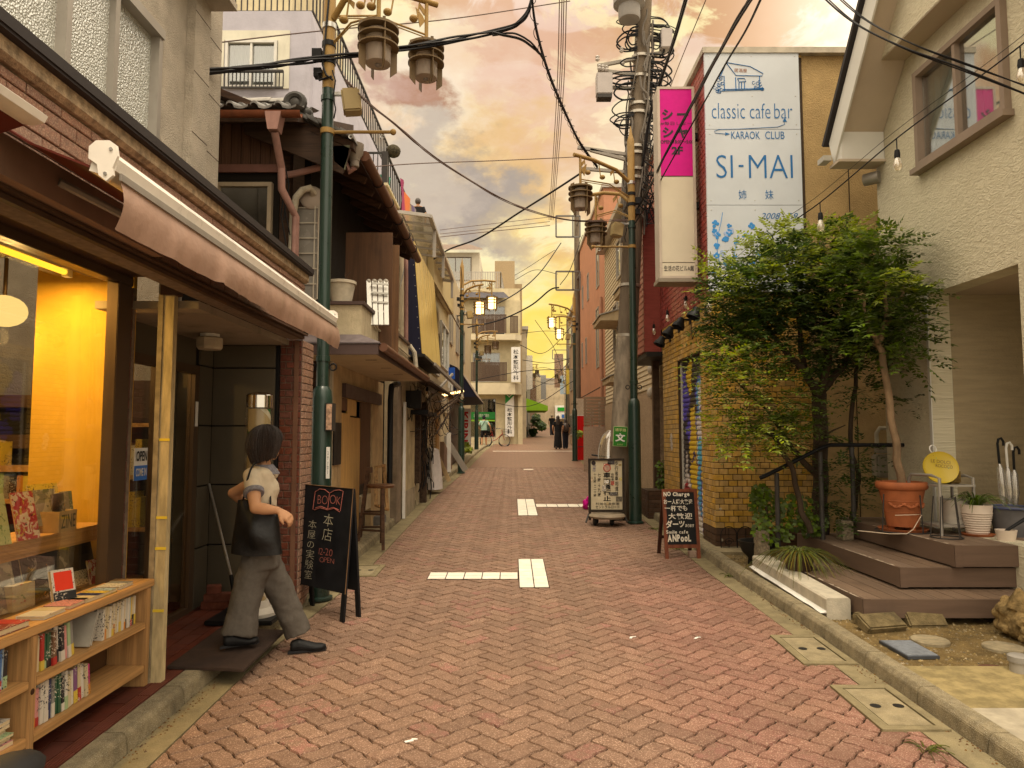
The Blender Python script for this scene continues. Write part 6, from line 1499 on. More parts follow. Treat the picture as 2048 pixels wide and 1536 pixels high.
obj('corner_pipe',MB().cyl((RX-.06,13.32,.4),(RX-.06,13.32,7.0),.045,n=10),plain('cream_pipe',(.46,.38,.25),.6),rh,smooth=True)
for px,py,w in((1205,650,1.5),(1255,585,1.5),(1225,768,1.3)):
 p=atX(px,py,RX-.45);y=min(max(p.y,14.3),20)
 obj('door_hood',MB().prism([(RX-.013,y-w/2,p.z+.30),(RX-.6,y-w/2,p.z+.12),(RX-.6,y-w/2,p.z),(RX-.013,y-w/2,p.z)],(0,w,0)),mat('hood_render',(.40,.31,.19),.8),rh)
 obj('hood_roof',MB().prism([(RX-.013,y-w/2-.03,p.z+.303),(RX-.63,y-w/2-.03,p.z+.123),(RX-.63,y-w/2-.03,p.z+.15),(RX-.013,y-w/2-.03,p.z+.335)],(0,w+.06,0)),M['greyframe'],rh)
for y,z,h in((14.6,4.6,1.6),(16.4,4.7,1.6),(18.7,4.4,1.5),(14.9,6.2,1.0),(18.0,6.2,1.0)):window(rh,(RX-.013,y,z),(0,1,0),.75,h,(-1,0,0),M['greyframe'],M['glass'],panes=1)
for y,z in((14.2,5.9),(13.9,2.95),(14.0,2.5),(17.2,3.9)):obj('vent_hood',MB().sphere((RX-.03,y,z),(.09,.09,.11),10,6),plain('vent_white',(.5,.45,.38),.5),rh,smooth=True)
obj('roof_edge',MB().box(RX-.25,9.2,13.1,21.1,7.101,7.25),M['greyframe'],rh)
fn=thing('slat_fence','brown horizontal slat fence standing on a small tiled wall','fence',(2.7,21.3,gz(21.3)))
fa,fb_=at(1167,795,21.3),at(1213,853,21.3)
obj('tile_wall',MB().box(fa.x,fb_.x+.05,21.25,21.4,.4,fb_.z),mat('pink_small_tile',(.38,.27,.20),.7,.15,24,bump=.8,bscale=22),fn)
for k in range(9):z=fb_.z+.04+k*(fa.z-fb_.z)/9;obj('slat',MB().box(fa.x,fb_.x+.05,21.28,21.31,z,z+(fa.z-fb_.z)/9-.018),plain('brown_slat',(.27,.185,.12),.6),fn)
for x in(fa.x+.02,fb_.x-.05):obj('post',MB().box(x,x+.06,21.312,21.37,fb_.z,fa.z+.02),plain('brown_slat',(.27,.185,.12),.6),fn)
sm=thing('salmon_building','plain salmon pink building with narrow windows on the right','building',(2.9,21.6,gz(21.6)))
QX=2.85
obj('wall',MB().box(QX,10,21.6,31.5,.4,9.35),mat('salmon_render',(.43,.205,.12),.85,.08,2.5,bump=.2,bscale=14,dirt=.2,dirtcol=(.25,.12,.07)),sm)
obj('roof_edge',MB().box(QX-.06,10,21.5,31.6,9.351,9.47),M['greyframe'],sm)
for y,z,w,h in((23.2,7.4,.7,1.7),(26.2,7.2,.5,1.0),(28.2,7.2,.4,.9),(23.4,4.9,.7,2.0),(27,4.9,.4,1.0),(28.5,4.9,.4,1.0),(22.8,2.1,.8,1.3),(25.2,2.1,.8,1.1)):window(sm,(QX-.003,y,z),(0,1,0),w,h,(-1,0,0),M['greyframe'],M['glass'],panes=1,depth=.05)
obj('joint_line',MB().box(QX-.004,QX-.0005,21.6,31.5,3.2,3.24),M['brickmortar'],sm)
obj('pipe',MB().cyl((QX-.06,22.0,.8),(QX-.06,22.0,6.0),.045),plain('salmon_pipe',(.36,.19,.12),.6),sm)
t=thing('notice_board','pale notice panel above a red vending cabinet','board',at(1160,840,27));a,b=at(1153,797,27),at(1166,832,27)
obj('panel',MB().box(a.x,b.x+.25,27,27.1,b.z,a.z),mat('old_paper',(.5,.42,.32),.8),t);obj('legs',MB().box(a.x+.3,a.x+.36,27.0,27.1,gz(27),b.z),M['rail'],t)
t=thing('vending_cabinet','narrow bright red cabinet by the right lamp post','cabinet',at(1160,870,26.8));a,b=at(1154,832,26.9),at(1162,872,26.9)
obj('body',MB().box(a.x,b.x+.12,26.7,26.95,gz(27),a.z),plain('vending_red',(.62,.01,.01),.4),t);obj('top',MB().box(a.x-.01,b.x+.13,26.69,26.96,a.z,a.z+.03),M['white'],t)
far_house('shop_house','brown three storey house past the salmon building',3.4,9,32,42,8.5,M['farC'],face='l')
far_house('shop_house','pale two storey house far along the right side',4.6,11,42.5,56,7.2,M['farA'],face='l')
far_house('shop_house','grey house far along the right side',5.8,12,57,75,8.6,M['farB'],face='l')
far_house('shop_house','beige block closing the far right of the street',7.0,14,76,95,9.5,M['farA'],face='l')
cv=thing('corner_store','store front with white green and blue fascia closing the street','building',(6,102,gz(102)))
Yc=102;a,b=at(1110,812,Yc),at(1150,832,Yc)
obj('wall',MB().box(-4,18,Yc+.1,Yc+8,2,at(0,770,Yc).z),M['farA'],cv)
obj('white_fascia',MB().box(a.x,at(1152,0,Yc).x,Yc-.3,Yc,at(0,838,Yc).z,at(0,811,Yc).z),M['white'],cv)
obj('green_panel',MB().box(at(1111,0,Yc).x,at(1125,0,Yc).x,Yc-.4,Yc-.301,at(0,822,Yc).z,at(0,815,Yc).z),plain('store_green',(.02,.3,.03),.5),cv)
obj('blue_panel',MB().box(at(1119,0,Yc).x,at(1125,0,Yc).x,Yc-.4,Yc-.301,at(0,836,Yc).z,at(0,829,Yc).z),plain('store_blue',(.05,.15,.45),.5),cv)
obj('white_band',MB().box(at(1128,0,Yc).x,at(1150,0,Yc).x,Yc-.45,Yc-.401,at(0,842,Yc).z,at(0,837,Yc).z),M['white'],cv)
for k in range(5):obj('shop_window',MB().box(a.x+k*.62,a.x+k*.62+.55,Yc-.02,Yc+.05,gz(Yc)+.1,at(0,844,Yc).z),plain('far_pane',(.08,.08,.075),.15),cv)
far_house('tower_block','tall pale apartment block rising behind the store',5.5,13,130,142,12,M['farB'],face='l',floors=5)
far_house('tower_block','hazy beige apartment block behind the green awning end',-8,5.2,128,140,9,M['farA'],floors=3)
for k,(px,Y,z,w,h,c,lab)in enumerate(((1056,54,5.2,.7,2.6,'white','tall white shop sign over the green awning'),(1066,62,4.6,.6,1.5,'brown','brown shop sign far down the left side'),(1074,72,5.4,.8,2.2,'cream','cream vertical sign far down the left side'),(1085,88,6.2,.9,3.0,'grey','grey vertical sign near the left end of the street'),(1143,50,4.6,.7,1.8,'yellow','yellow shop sign far down the right side'),(1136,68,5.8,.8,2.6,'white','white vertical sign far down the right side'),(1128,84,6.6,.9,2.2,'pale blue','pale blue sign near the right end of the street'),(1118,96,8.2,1.2,4.6,'brown','stack of round brown signs above the corner store'))):
 x=at(px,800,Y).x;single('shop_sign',MB().box(x-w/2,x+w/2,Y,Y+.15,z,z+h),cover(c),lab,'sign')
M['whitestucco']=mat('pale_trowelled_stucco',(.58,.51,.36),.93,.06,2.0,dirt=.18,dirtcol=(.40,.35,.24))
def trowel():
 m,g,out=newmat('trowelled_stucco');p=pos(g)
 v=g.node('ShaderNodeMapping',{'Vector':p,'Scale':(1,7,15)}).outputs[0]
 n=g.noise(v,1.7,4,.55,dist=1.8);n2=g.noise(p,1.2,6,.6)
 c=g.mix(g.mapr(n,.3,.7),(.58,.52,.37),(.66,.60,.44));c=g.mix(g.mapr(n2,.5,.8,0,.3),c,(.46,.41,.30))
 b=g.node('ShaderNodeBsdfPrincipled',{'Base Color':c,'Roughness':.9,'Specular IOR Level':.25})
 bn=g.node('ShaderNodeBump',{'Height':n,'Strength':.9,'Distance':.02});g.l.new(bn.outputs[0],b.inputs['Normal']);g.l.new(b.outputs[0],out.inputs[0]);return m
M['trowel']=trowel()
M['soffitpaint']=mat('soffit_paint',(.50,.41,.31),.8,.05,2);M['fasciawhite']=mat('white_fascia_paint',(.66,.64,.58),.6,.04,2)
hs=thing('stucco_house','pale stucco house with steep gable eave, upstairs window and entrance recess','building',(4.12,6.9,.2))
WXh=4.12;yc=atX(1755,400,WXh).y
n0,n1=atX(1853,590,WXh),atX(2036,525,WXh);zD=.76
w0_,w1_=atX(1843,342,WXh),atX(2024,215,WXh);wz0=(w0_.z+w1_.z)/2;wz1=atX(1840,140,WXh).z-.02
Yn=5.66
hw=wall_with_holes(MB(),(WXh,yc,.1),(0,-1,0),(0,0,1),yc-2.0,7.2,.22,[(yc-n0.y,yc-n1.y,zD-.1,n0.z-.1),(yc-w0_.y,yc-w1_.y,wz0-.1,wz1-.1)])
obj('wall',hw,M['trowel'],hs)
obj('end_wall',MB().box(WXh+.221,9,yc-.2,yc,.1,7.3),M['trowel'],hs)
obj('recess_wall',MB().box(WXh+.221,WXh+1.2,n0.y+.001,n0.y+.12,zD-.5,n0.z+.1),mat('shaded_recess_stucco',(.34,.27,.165),.92,.1,4,bump=.5,bscale=26,stretch=(.6,1,6)),hs)  # darker copy of the wall stucco, with the recess shade put into its colour
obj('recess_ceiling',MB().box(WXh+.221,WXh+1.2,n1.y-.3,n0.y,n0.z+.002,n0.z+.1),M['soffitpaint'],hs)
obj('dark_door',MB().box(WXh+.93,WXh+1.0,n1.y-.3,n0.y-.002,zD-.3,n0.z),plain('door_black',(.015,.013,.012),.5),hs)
obj('recess_trim',MB().box(WXh-.012,WXh-.001,n0.y-.02,n0.y+.02,zD,n0.z),M['fasciawhite'],hs)
window(hs,(WXh-.0,(w0_.y+w1_.y)/2,(wz0+wz1)/2),(0,1,0),w0_.y-w1_.y,wz1-wz0,(-1,0,0),mat('taupe_frame',(.27,.205,.155),.45,.06,4),M['glass'],depth=.12,fw=.055,curtain=plain('pale_curtain',(.50,.52,.50),.9))
obj('window_sill',MB().box(WXh-.10,WXh-.002,w1_.y-.03,w0_.y+.04,wz0-.055,wz0-.002),mat('taupe_frame',(.27,.205,.155),.45),hs)
hz0=atX(1763,125,WXh-.22);obj('window_hood',MB().box(WXh-.26,WXh-.001,3.6,hz0.y,hz0.z,hz0.z+1.6),M['trowel'],hs)
obj('hood_soffit',MB().box(WXh-.255,WXh-.002,3.6,hz0.y-.005,hz0.z-.012,hz0.z-.001),M['soffitpaint'],hs)
RXe=3.62;r0,r1=atX(1668,300,RXe),atX(1748,0,RXe);sl3=(r1.z-r0.z)/(r0.y-r1.y)
yA_,zA_=r0.y,r0.z;yB_=r1.y-1.2;zB_=zA_+(yA_-yB_)*sl3
def rk(y,dz=0):return(y,zA_+(yA_-y)*sl3+dz)
sof=MB().prism([(RXe+.02,yA_-.12,rk(yA_-.12)[1]),(RXe+.02,yB_,zB_),(RXe+.02,yB_-.06,zB_+.02),(RXe+.02,yA_-.12,rk(yA_-.12)[1]+.12)],(WXh-RXe-.025,0,0));obj('rake_soffit',sof,M['soffitpaint'],hs)
obj('rake_fascia',MB().prism([(RXe,yA_+.02,zA_-.16),(RXe,yA_-.14,zA_+.04),(RXe,yB_,zB_-.04),(RXe,yB_,zB_+.36),(RXe,yA_+.12,zA_+.12)],(.019,0,0)),M['fasciawhite'],hs)
obj('eave_box',MB().box(RXe+.02,WXh-.002,yA_-.13,yA_+.06,zA_-.16,zA_+.20),M['fasciawhite'],hs,bevel=.006)
obj('eave_box_bottom',MB().box(RXe-.02,WXh-.003,yA_-.15,yA_+.08,zA_-.19,zA_-.161),M['soffitpaint'],hs)
obj('roof_edge',MB().prism([(RXe-.05,yA_+.16,zA_+.10),(RXe-.05,yB_,zB_+.38),(RXe-.05,yB_,zB_+.44),(RXe-.05,yA_+.20,zA_+.13)],(2.5,0,0)),M['flash'],hs)
obj('eave_gutter',MB().box(RXe-.12,RXe-.03,yA_+.0,yA_+.16,zA_-.12,zA_-.06),plain('eave_gutter_paint',(.45,.42,.36),.5),hs)
obj('vent_pipe',MB().cyl((WXh-.13,yc+.02,zA_-.32),(WXh-.02,yc-.1,zA_-.32),.07,n=12),M['greyframe'],hs,smooth=True)
tp=obj('pilaster',MB().box(WXh-.03,WXh-.001,3.0,5.42,.3,6.5),M['brickmortar'],hs)
brick_face(hs,(WXh-.031,5.42,.3),(0,-1,0),(0,0,1),1.2,6.0,.30,.075,.007,.012,mat('pink_beige_tile',(.46,.35,.27),.7,.12,20,island=.15),60)
t=thing('gas_meter','grey gas meter with pipes on the wall behind the potted tree','meter',at(1765,950,yc+.5));yg=KY-.12
a,b=at(1749,900,yg),at(1776,955,yg)
obj('body',MB().box(a.x,b.x,yg-.06,yg+.10,b.z,a.z-.05),mat('meter_grey',(.30,.27,.21),.6),t,bevel=.02)
obj('head',MB().box(a.x+.02,b.x-.02,yg-.065,yg+.06,a.z-.04,a.z+.04),mat('meter_grey',(.30,.27,.21),.6),t,bevel=.01)
obj('pipe',MB().tube([(a.x+.03,yg,a.z+.04),(a.x+.03,yg,a.z+.2),(a.x+.07,yg,a.z+.26),(b.x+.03,yg,a.z+.26),(b.x+.06,yg,a.z+.2),(b.x+.06,yg,.4)],.025,8),mat('pipe_cream',(.42,.37,.27),.6),t,smooth=True)
# timber deck in three steps
M['deck']=mat('deck_board',(.185,.125,.085),.55,.22,7,stretch=(14,.6,4),bump=.3,bscale=40,island=.12,dirt=.5,dirtcol=(.08,.055,.04),spec=.35)
M['deckside']=mat('deck_fascia',(.15,.10,.072),.5,.1,4,stretch=(.5,.5,5),dirt=.2,dirtcol=(.07,.05,.04))
M['worn']=mat('worn_edge',(.46,.37,.28),.9,.3,30)
dk_=thing('deck','brown composite deck with three wide steps in front of the stucco house','deck',(2.7,5.56,gz(5.5)))
steps=[(2.69,5.55,.40,8.1,.14),(3.17,5.90,.575,8.0,.155),(3.60,5.86,zD,7.9,.17)]
for k,(x0,y0,z,y1,h)in enumerate(steps):
 x1=6.0 if k<2 else WXh+1.25
 fb=MB().box(x0,x1,y0,y0+.022,z-h,z-.001).box(x0,x0+.022,y0+.023,y1,z-h,z-.001);obj('fascia',fb,M['deckside'],dk_)
 obj('corner_trim',MB().box(x0-.004,x0+.06,y0-.005,y0-.0005,z-h-.003,z+.003).box(x0-.005,x0-.0005,y0-.005,y0+.05,z-h-.003,z+.003),M['deckside'],dk_)
 nxt=steps[k+1][0]+.12 if k<2 else x1
 yfront=steps[k+1][1]+.15 if k<2 else y1
 x=x0+.0235
 while x<nxt-.02:
  w=min(.135,nxt-x);obj('plank',MB().box(x+.003,x+w-.003,y0+.023,y1,z-.024,z),M['deck'],dk_);x+=w
 if k==0:
  y=y0
  while x<x1-.1:
   w=.135;obj('plank',MB().box(x+.003,x+w-.003,y0+.023,yfront,z-.024,z),M['deck'],dk_);x+=w
 elif k==1:
  while x<x1-.1:
   w=.135;obj('plank',MB().box(x+.003,x+w-.003,y0+.023,yfront,z-.024,z),M['deck'],dk_);x+=w
 obj('worn_edge',MB().box(x0-.0012,x0+.010,y0+.12,y1-.7,z-.004,z+.0012),M['worn'],dk_)if False else None
rr4=random.Random(8)
for(x0,y0,z,y1,h)in steps:
 y=y0+.10;
 while y<7.1:
  L=rr4.uniform(.08,.3);w_a=[(x0+rr4.uniform(.006,.022))for _ in range(6)];mb=MB()
  pts=[(x0-.0015,y+L*i/5,z+.0008)for i in range(6)]+[(w_a[5-i],y+L*(5-i)/5,z+.0008)for i in range(6)]
  mb.prism(pts,(0,0,.0012));obj('worn_patch',mb,M['worn'],dk_);y+=L+rr4.uniform(.0,.12)
obj('joists',MB().box(2.78,6,5.75,5.8,gz(5.7)+.02,.255).box(2.74,2.79,5.8,7.9,gz(6)+.02,.255),M['black'],dk_)
a,b=gnd(1642,1246,.09),gnd(1500,1152,.09)
mb=MB();x0,x1=2.475,2.665;y0,y1=5.70,7.42
mb.rings([[(x0,y,gz(y)+.03),(x0,y,gz(y)+.205),(x0+.012,y,gz(y)+.217),(x1-.01,y,gz(y)+.217),(x1,y,gz(y)+.205),(x1,y,gz(y)+.03)]for y in(y0,y0+.01,y1-.01,y1)])
single('concrete_step',mb,mat('step_concrete',(.52,.47,.37),.85,.15,8,bump=.3,bscale=80,dirt=.25),'long pale concrete step block lying along the kerb beside the deck','step')
cm=MB();rr5=random.Random(2)
cm.rings([[(x0-.035-rr5.uniform(0,.012),y,gz(y)+.101),(x0-.001,y,gz(y)+.101),(x0-.001,y,gz(y)+.118),(x0-.02,y,gz(y)+.108)]for y in[y0+(y1-y0)*i/20 for i in range(21)]]);single('mortar_bead',cm,M['white'],'rough white mortar line at the foot of the concrete step','mortar')
for px,py,lab,hgt in((1529,1132,'exposed aggregate block at the deck corner by the cauldron',.40),(1694,1074,'square pale concrete block beside the railing on the deck',.2)):
 if hgt>.3:p=Vector((2.62,7.5,gz(7.5)+.05))
 else:p=at(1694,1076,7.45);p.z=.575+.001
 single('aggregate_block',MB().box(p.x-.07,p.x+.05,p.y-.05,p.y+.1,p.z,p.z+hgt),mat('aggregate',(.27,.22,.15),.95,.35,40,bump=1,bscale=70),lab,'block',bevel=.008)
t=thing('handrail','black metal handrail climbing the deck steps','railing',(2.78,7.5,.4))
hp_=[at(1520,956,7.5),at(1652,892,7.5),at(1846,890,7.5)]
obj('rail',MB().tube([hp_[0],at(1530,952,7.5),at(1640,897,7.5),at(1660,890,7.5),hp_[2]],.022,10),M['black'],t,smooth=True)
for px,ptop,z in((1553,942,.40),(1640,900,.575),(1703,890,zD)):
 p=at(px,ptop,7.5);obj('post',MB().cyl((p.x,7.5,z),(p.x,7.5,p.z-.02),.024,n=10),mat('post_grey',(.06,.055,.05),.5),t,smooth=True)
M['postgreen']=mat('dark_green_post',(.011,.032,.023),.32,.12,5,spec=.6,dirt=.2,dirtcol=(.03,.03,.02))
M['postgold']=mat('ochre_post',(.30,.185,.06),.45,.1,6,dirt=.15)
M['lampgold']=mat('lantern_metal',(.15,.10,.05),.45,.1,8)
M['lampshade']=mat('lantern_shade',(.55,.46,.38),.35,.05,4,transl=.45)
def lantern(parent,c,D=.36,lit=False):
 0
 r=D/2;c=Vector(c)
 rg=MB().lathe(c,[(.02,.012),(r,.012),(r,-.012),(.02,-.012)],28)
 top=obj('lantern',rg,M['lampgold'],parent,smooth=False)
 for k in(1,2):obj('ring',MB().lathe(c-Vector((0,0,.085*k)),[(r*.66,.007),(r,.007),(r,-.007),(r*.66,-.007),(r*.66,.007)],28,cap=False),M['lampgold'],top)
 for k in range(4):
  a=k*math.pi/2+.5;ax=Vector((math.cos(a),math.sin(a),0));sd=Vector((-math.sin(a),math.cos(a),0))
  o=c+ax*r*.80;obj('fin',MB().prism([o-ax*.032+Vector((0,0,.07)),o+ax*.032+Vector((0,0,.035)),o+ax*.032-Vector((0,0,.36)),o-ax*.032-Vector((0,0,.42))],sd*.008),M['lampgold'],top)
 obj('shade',MB().lathe(c-Vector((0,0,.325)),[(.001,.0),(r*.60,.0),(r*.62,.01),(r*.62,.30),(r*.5,.31)],24),emit('lantern_lit',(1,.66,.24),3.0)if lit else M['lampshade'],top,smooth=True)
 if not lit:obj('bulb',MB().sphere(c-Vector((0,0,.335)),(.03,.03,.012),10,6),plain('bulb_metal',(.25,.22,.2),.4),top)
 return top
def lamp_post(loc,lab,rz=0.0,lit=False,dz=0.0):
 0
 x,y,z0=0.0,0.0,0.0
 t=thing('street_lamp',lab,'street lamp',loc,'green and ochre street lamps',rz)
 def O(name,mb,m,par=None,**k):return obj(name,mb,m,par or t,local=True,**k)
 O('base',MB().lathe((0,0,0),[(.125,.01),(.125,.03),(.098,.04),(.094,1.80),(.085,1.88),(.06,1.92),(.057,1.92)],24),M['postgreen'],smooth=True)
 O('shaft',MB().lathe((0,0,1.921),[(.057,0),(.055,2.82)],20),M['postgreen'],smooth=True)
 O('gold_shaft',MB().lathe((0,0,4.742),[(.0565,0),(.0575,1.3),(.045,1.34),(.03,1.40),(.004,1.55)],20),M['postgold'],smooth=True)
 for z,m in((4.30,'postgold'),(2.15,'postgreen'),(4.98,'black'),(5.15,'black'),(5.33,'steel'),(4.62,'postgreen')):O('clamp_band',MB().lathe((0,0,z),[(.058,0),(.066,.002),(.066,.05),(.058,.052)],18),M[m]if m in M else M['steel'],smooth=False)
 ba=O('banner_arm',MB().cyl((.05,0,4.325),(.60,0,4.325),.016,n=10).sphere((.62,0,4.325),.03,10,8),M['postgold'],smooth=True)
 for xx in(.22,.52):O('eye_ring',MB().torus((xx,0,4.28),.018,.005,(0,1,0),12,5),M['steel'],ba)
 for xx in(-.095,.095):O('ring_bolt',MB().torus((xx,0,2.1),.03,.008,(0,1,0),12,5),M['black'])
 for L,zt,dy,nn in((.86,5.72+dz,.42,3),(.53,5.42+dz,-.42,2)):
  d=Vector((L,dy*L/.7,0));u=d.normalized()
  pts=[u*.05+Vector((0,0,zt-.22)),u*(L*.35)+Vector((0,0,zt-.08)),u*(d.length*.75)+Vector((0,0,zt-.01)),u*(d.length+.12)+Vector((0,0,zt))]
  am=O('arm',MB().tube(pts,.03,10),M['postgold'],smooth=True)
  O('arm_rail',MB().tube([u*.05+Vector((0,0,zt-.46)),u*(d.length*.45)+Vector((0,0,zt-.33)),u*(d.length-.02)+Vector((0,0,zt-.36))],.010,6).tube([u*.05+Vector((0,0,zt-.48)),u*(d.length*.45)+Vector((0,0,zt-.36)),u*(d.length-.02)+Vector((0,0,zt-.39))],.006,6),M['postgold'],am)
  w=Vector((-u.y,u.x,0))
  for k in range(nn):
   s=u*(d.length*(.3+.56*k/(nn-1+.01)));b=s+Vector((0,0,zt-.27+.02*k))
   nm=MB().sphere(b,(.045,.045,.035),12,8).bar(b+u*.035,b+u*.065+Vector((0,0,.19)),.014,.014)
   if k%2==0:nm.prism([b+u*.065+Vector((0,0,.19)),b+u*.13+Vector((0,0,.13)),b+u*.12+Vector((0,0,.07)),b+u*.064+Vector((0,0,.14))],w*.01)
   O('music_note',nm,M['postgold'],am)
  if L>.6:O('fish_note',MB().prism([u*(d.length*.88)+Vector((0,0,zt-.10)),u*(d.length*.93)+Vector((0,0,zt-.30)),u*(d.length*.985)+Vector((0,0,zt-.22)),u*(d.length*.96)+Vector((0,0,zt-.17))],w*.01),M['postgold'],am)
  O('stem',MB().cyl(d+Vector((0,0,zt-.02)),d+Vector((0,0,zt-.49)),.020,n=10),M['postgold'],am,smooth=True)
  C0=d+Vector((0,0,zt-.50));saved=t.location.copy();
  t.location=(0,0,0);lantern(t,C0,.37,lit);t.location=saved
 sp=O('loudspeaker',MB().obox((.23,-.03,4.60),(.17,.16,.22),Euler((0,-.15,.2)).to_matrix()),mat('speaker_beige',(.33,.25,.12),.5,.06,5),bevel=.015)
 O('speaker_bracket',MB().box(.05,.20,-.02,.02,4.68,4.71),M['steel'],sp)
 O('cable_tangle',MB().tube([(.05,-.05,4.9),(.09,-.09,4.78),(.07,-.08,4.62),(.10,-.10,4.5),(.08,-.08,4.42)],.007,5).tube([(-.03,-.06,6.0),(.01,-.07,5.6),(-.02,-.065,5.2),(-.04,-.065,4.95),(0,-.08,4.84),(.06,-.06,4.8)],.010,5).tube([(-.05,-.05,4.88),(-.09,-.08,4.86),(-.07,-.06,4.80),(.05,-.07,4.83)],.012,5),M['black'])
 O('camera_box',MB().box(-.15,-.06,-.05,.03,5.02,5.12).box(-.13,-.06,-.05,.03,4.85,4.93),M['black'])
 return t
def gp(px,py):
 p=gnd(px,py);return p
lamp_post((-1.74,6.5,gz(6.5)),'tall green and ochre street lamp rising behind the black chalkboard',dz=.22)
_p=gnd(922,947);lamp_post((_p.x,_p.y,_p.z),'green street lamp with two lit lanterns by the leaning grey board',lit=True)
_p=gnd(955,903);lamp_post((_p.x-.05,_p.y,_p.z),'green street lamp in front of the clinic window')
_p=gnd(1271,1047);lamp_post((_p.x,_p.y,_p.z),'green and ochre street lamp standing beside the concrete utility pole',rz=math.pi,dz=-.13)
_p=gnd(1150,922);lamp_post((_p.x,_p.y,_p.z),'green street lamp with lit lanterns near the two women in black',rz=math.pi,lit=True)
lamp_post((lin(LB,55)+.3,55,gz(55)),'distant street lamp by the bright green awning')
lamp_post((lin(LB,80)+.3,80,gz(80)),'most distant street lamp on the left of the street')
lamp_post((at(1133,860,62).x,62,gz(62)),'distant street lamp on the right before the end of the street',rz=math.pi)
t=thing('control_box','grey weathered notice box strapped to the near left lamp post','box',(-1.64,6.42,1.5));q0,q1=at(651,806,6.4),at(662,862,6.4)
obj('box',MB().box(q0.x,q1.x+.01,6.40,6.52,q1.z,q0.z),M['rail'],t);obj('torn_paper',MB().box(q0.x+.012,q1.x+.005,6.388,6.3985,q1.z+.01,q0.z-.01),mat('torn_notice',(.42,.27,.18),.9,.4,30),t)
t=thing('notice_strip','narrow white vertical notice on the near left lamp post','notice',(-1.66,6.40,1.1));q0,q1=at(653,894,6.40),at(659,957,6.40)
obj('strip',MB().box(q0.x,q1.x,6.395,6.40,q1.z,q0.z),M['white'],t);text('ステッカー',t,M['black'],((q0.x+q1.x)/2,6.395,(q0.z+q1.z)/2),(1,0,0),(0,0,1),w=.014,h=.2,vertical=True)
# concrete utility pole
M['polecon']=mat('pole_concrete',(.155,.12,.085),.9,.2,7,bump=.4,bscale=50,dirt=.5,dirtcol=(.10,.08,.055),stretch=(1,1,.25))
up_=thing('utility_pole','leaning concrete utility pole loaded with cables and boxes','utility pole',(1.70,11.5,gz(11.5)))
UB=Vector((1.70,11.5,gz(11.5)));UT=at(1292,-60,11.5)
def ua(z):return UB+(UT-UB)*((z-UB.z)/(UT.z-UB.z))
obj('shaft',MB().tube([UB,ua(3.2),ua(6),UT],[.185,.165,.145,.12],22),M['polecon'],up_,smooth=True)
obj('sheath',MB().tube([ua(1.55),ua(2.6),ua(3.25)],[.192,.185,.178],20,cap=False),mat('peeling_sheath',(.26,.215,.16),.7,.35,8,bump=.6,bscale=30,dirt=.6,stretch=(1,1,.3)),up_,smooth=True)
zpx=lambda y:at(1260,y,11.5).z
for py in(300,313,345,362,575,675,692,160,120,215,232):
 z=zpx(py);obj('band',MB().tube([ua(z),ua(z+.045)],.172 if py<400 else.178,18),plain('steel_band',(.42,.38,.32),.4,metal=.6),up_)
tc=at(1256,0,11.3);obj('transformer',MB().lathe((tc.x-.0,11.2,at(0,40,11.2).z),[(.001,0),(.17,0),(.18,.03),(.18,.22),(.26,.26),(.26,.8)],22),plain('transformer_grey',(.26,.24,.22),.5),up_,smooth=True)
b0,b1=at(1192,150,11.4),at(1224,192,11.4);obj('terminal_box',MB().box(b0.x,b1.x,11.3,11.5,b1.z,b0.z),plain('box_grey',(.40,.36,.34),.5),up_,bevel=.012)
obj('terminal_box_base',MB().box(b0.x+.01,b1.x-.01,11.31,11.49,b1.z-.06,b1.z-.002),M['rail'],up_)
b0,b1=at(1320,62,11.4),at(1343,100,11.4);obj('switch_box',MB().box(b0.x,b1.x,11.3,11.5,b1.z,b0.z),plain('box_grey',(.40,.36,.34),.5),up_,bevel=.012)
for(a,b)in(((1195,132),(1270,118)),((1196,140),(1268,150)),((1265,115),(1330,105)),((1270,80),(1330,75)),((1224,175),(1275,178)),((1155,295),(1275,312)),((1160,337),(1260,345)),((1180,300),(1262,322)),((1278,350),(1330,345))):
 obj('crossarm',MB().bar(at(*a,11.45),at(*b,11.45),.05,.05),plain('crossarm_grey',(.30,.27,.23),.6),up_)
for k,(px,py)in enumerate(((1199,140),(1206,141),(1213,142),(1195,122),(1243,105),(1245,130))):obj('insulator',MB().lathe(at(px,py,11.4),[(.02,0),(.04,.02),(.025,.045),(.04,.07),(.02,.09)],10),plain('porcelain',(.5,.46,.42),.3),up_,smooth=True)
lp5=MB();r5=random.Random(21)
for k in range(36):
 a0=r5.uniform(0,6.28);z0=r5.uniform(zpx(330),zpx(20));pts=[]
 for i in range(9):
  z=z0-(i*r5.uniform(.1,.22));a0+=r5.uniform(-.35,.45);c=ua(z);rr_=.17+r5.uniform(0,.05);pts.append(c+Vector((rr_*math.cos(a0),rr_*math.sin(a0),0)))
 lp5.tube(catmull(pts,3),r5.uniform(.008,.020),5)
obj('pole_cables',lp5,mat('cable_grey',(.14,.12,.10),.6),up_)
lp6=MB()
for k in range(54):
 side=1 if k%3 else-1;z=r5.uniform(zpx(250),zpx(40));c=ua(z);s=r5.uniform(.12,.42);d=r5.uniform(.08,.35)
 lp6.tube(catmull([c+Vector((side*.1,-.12,0)),c+Vector((side*(.12+s*.6),-.14,-d*.2)),c+Vector((side*(.12+s),-.12,-d*.8)),c+Vector((side*(.12+s*.6),-.1,-d*1.25)),c+Vector((side*.12,-.12,-d*1.2))],4),r5.uniform(.007,.017),5)
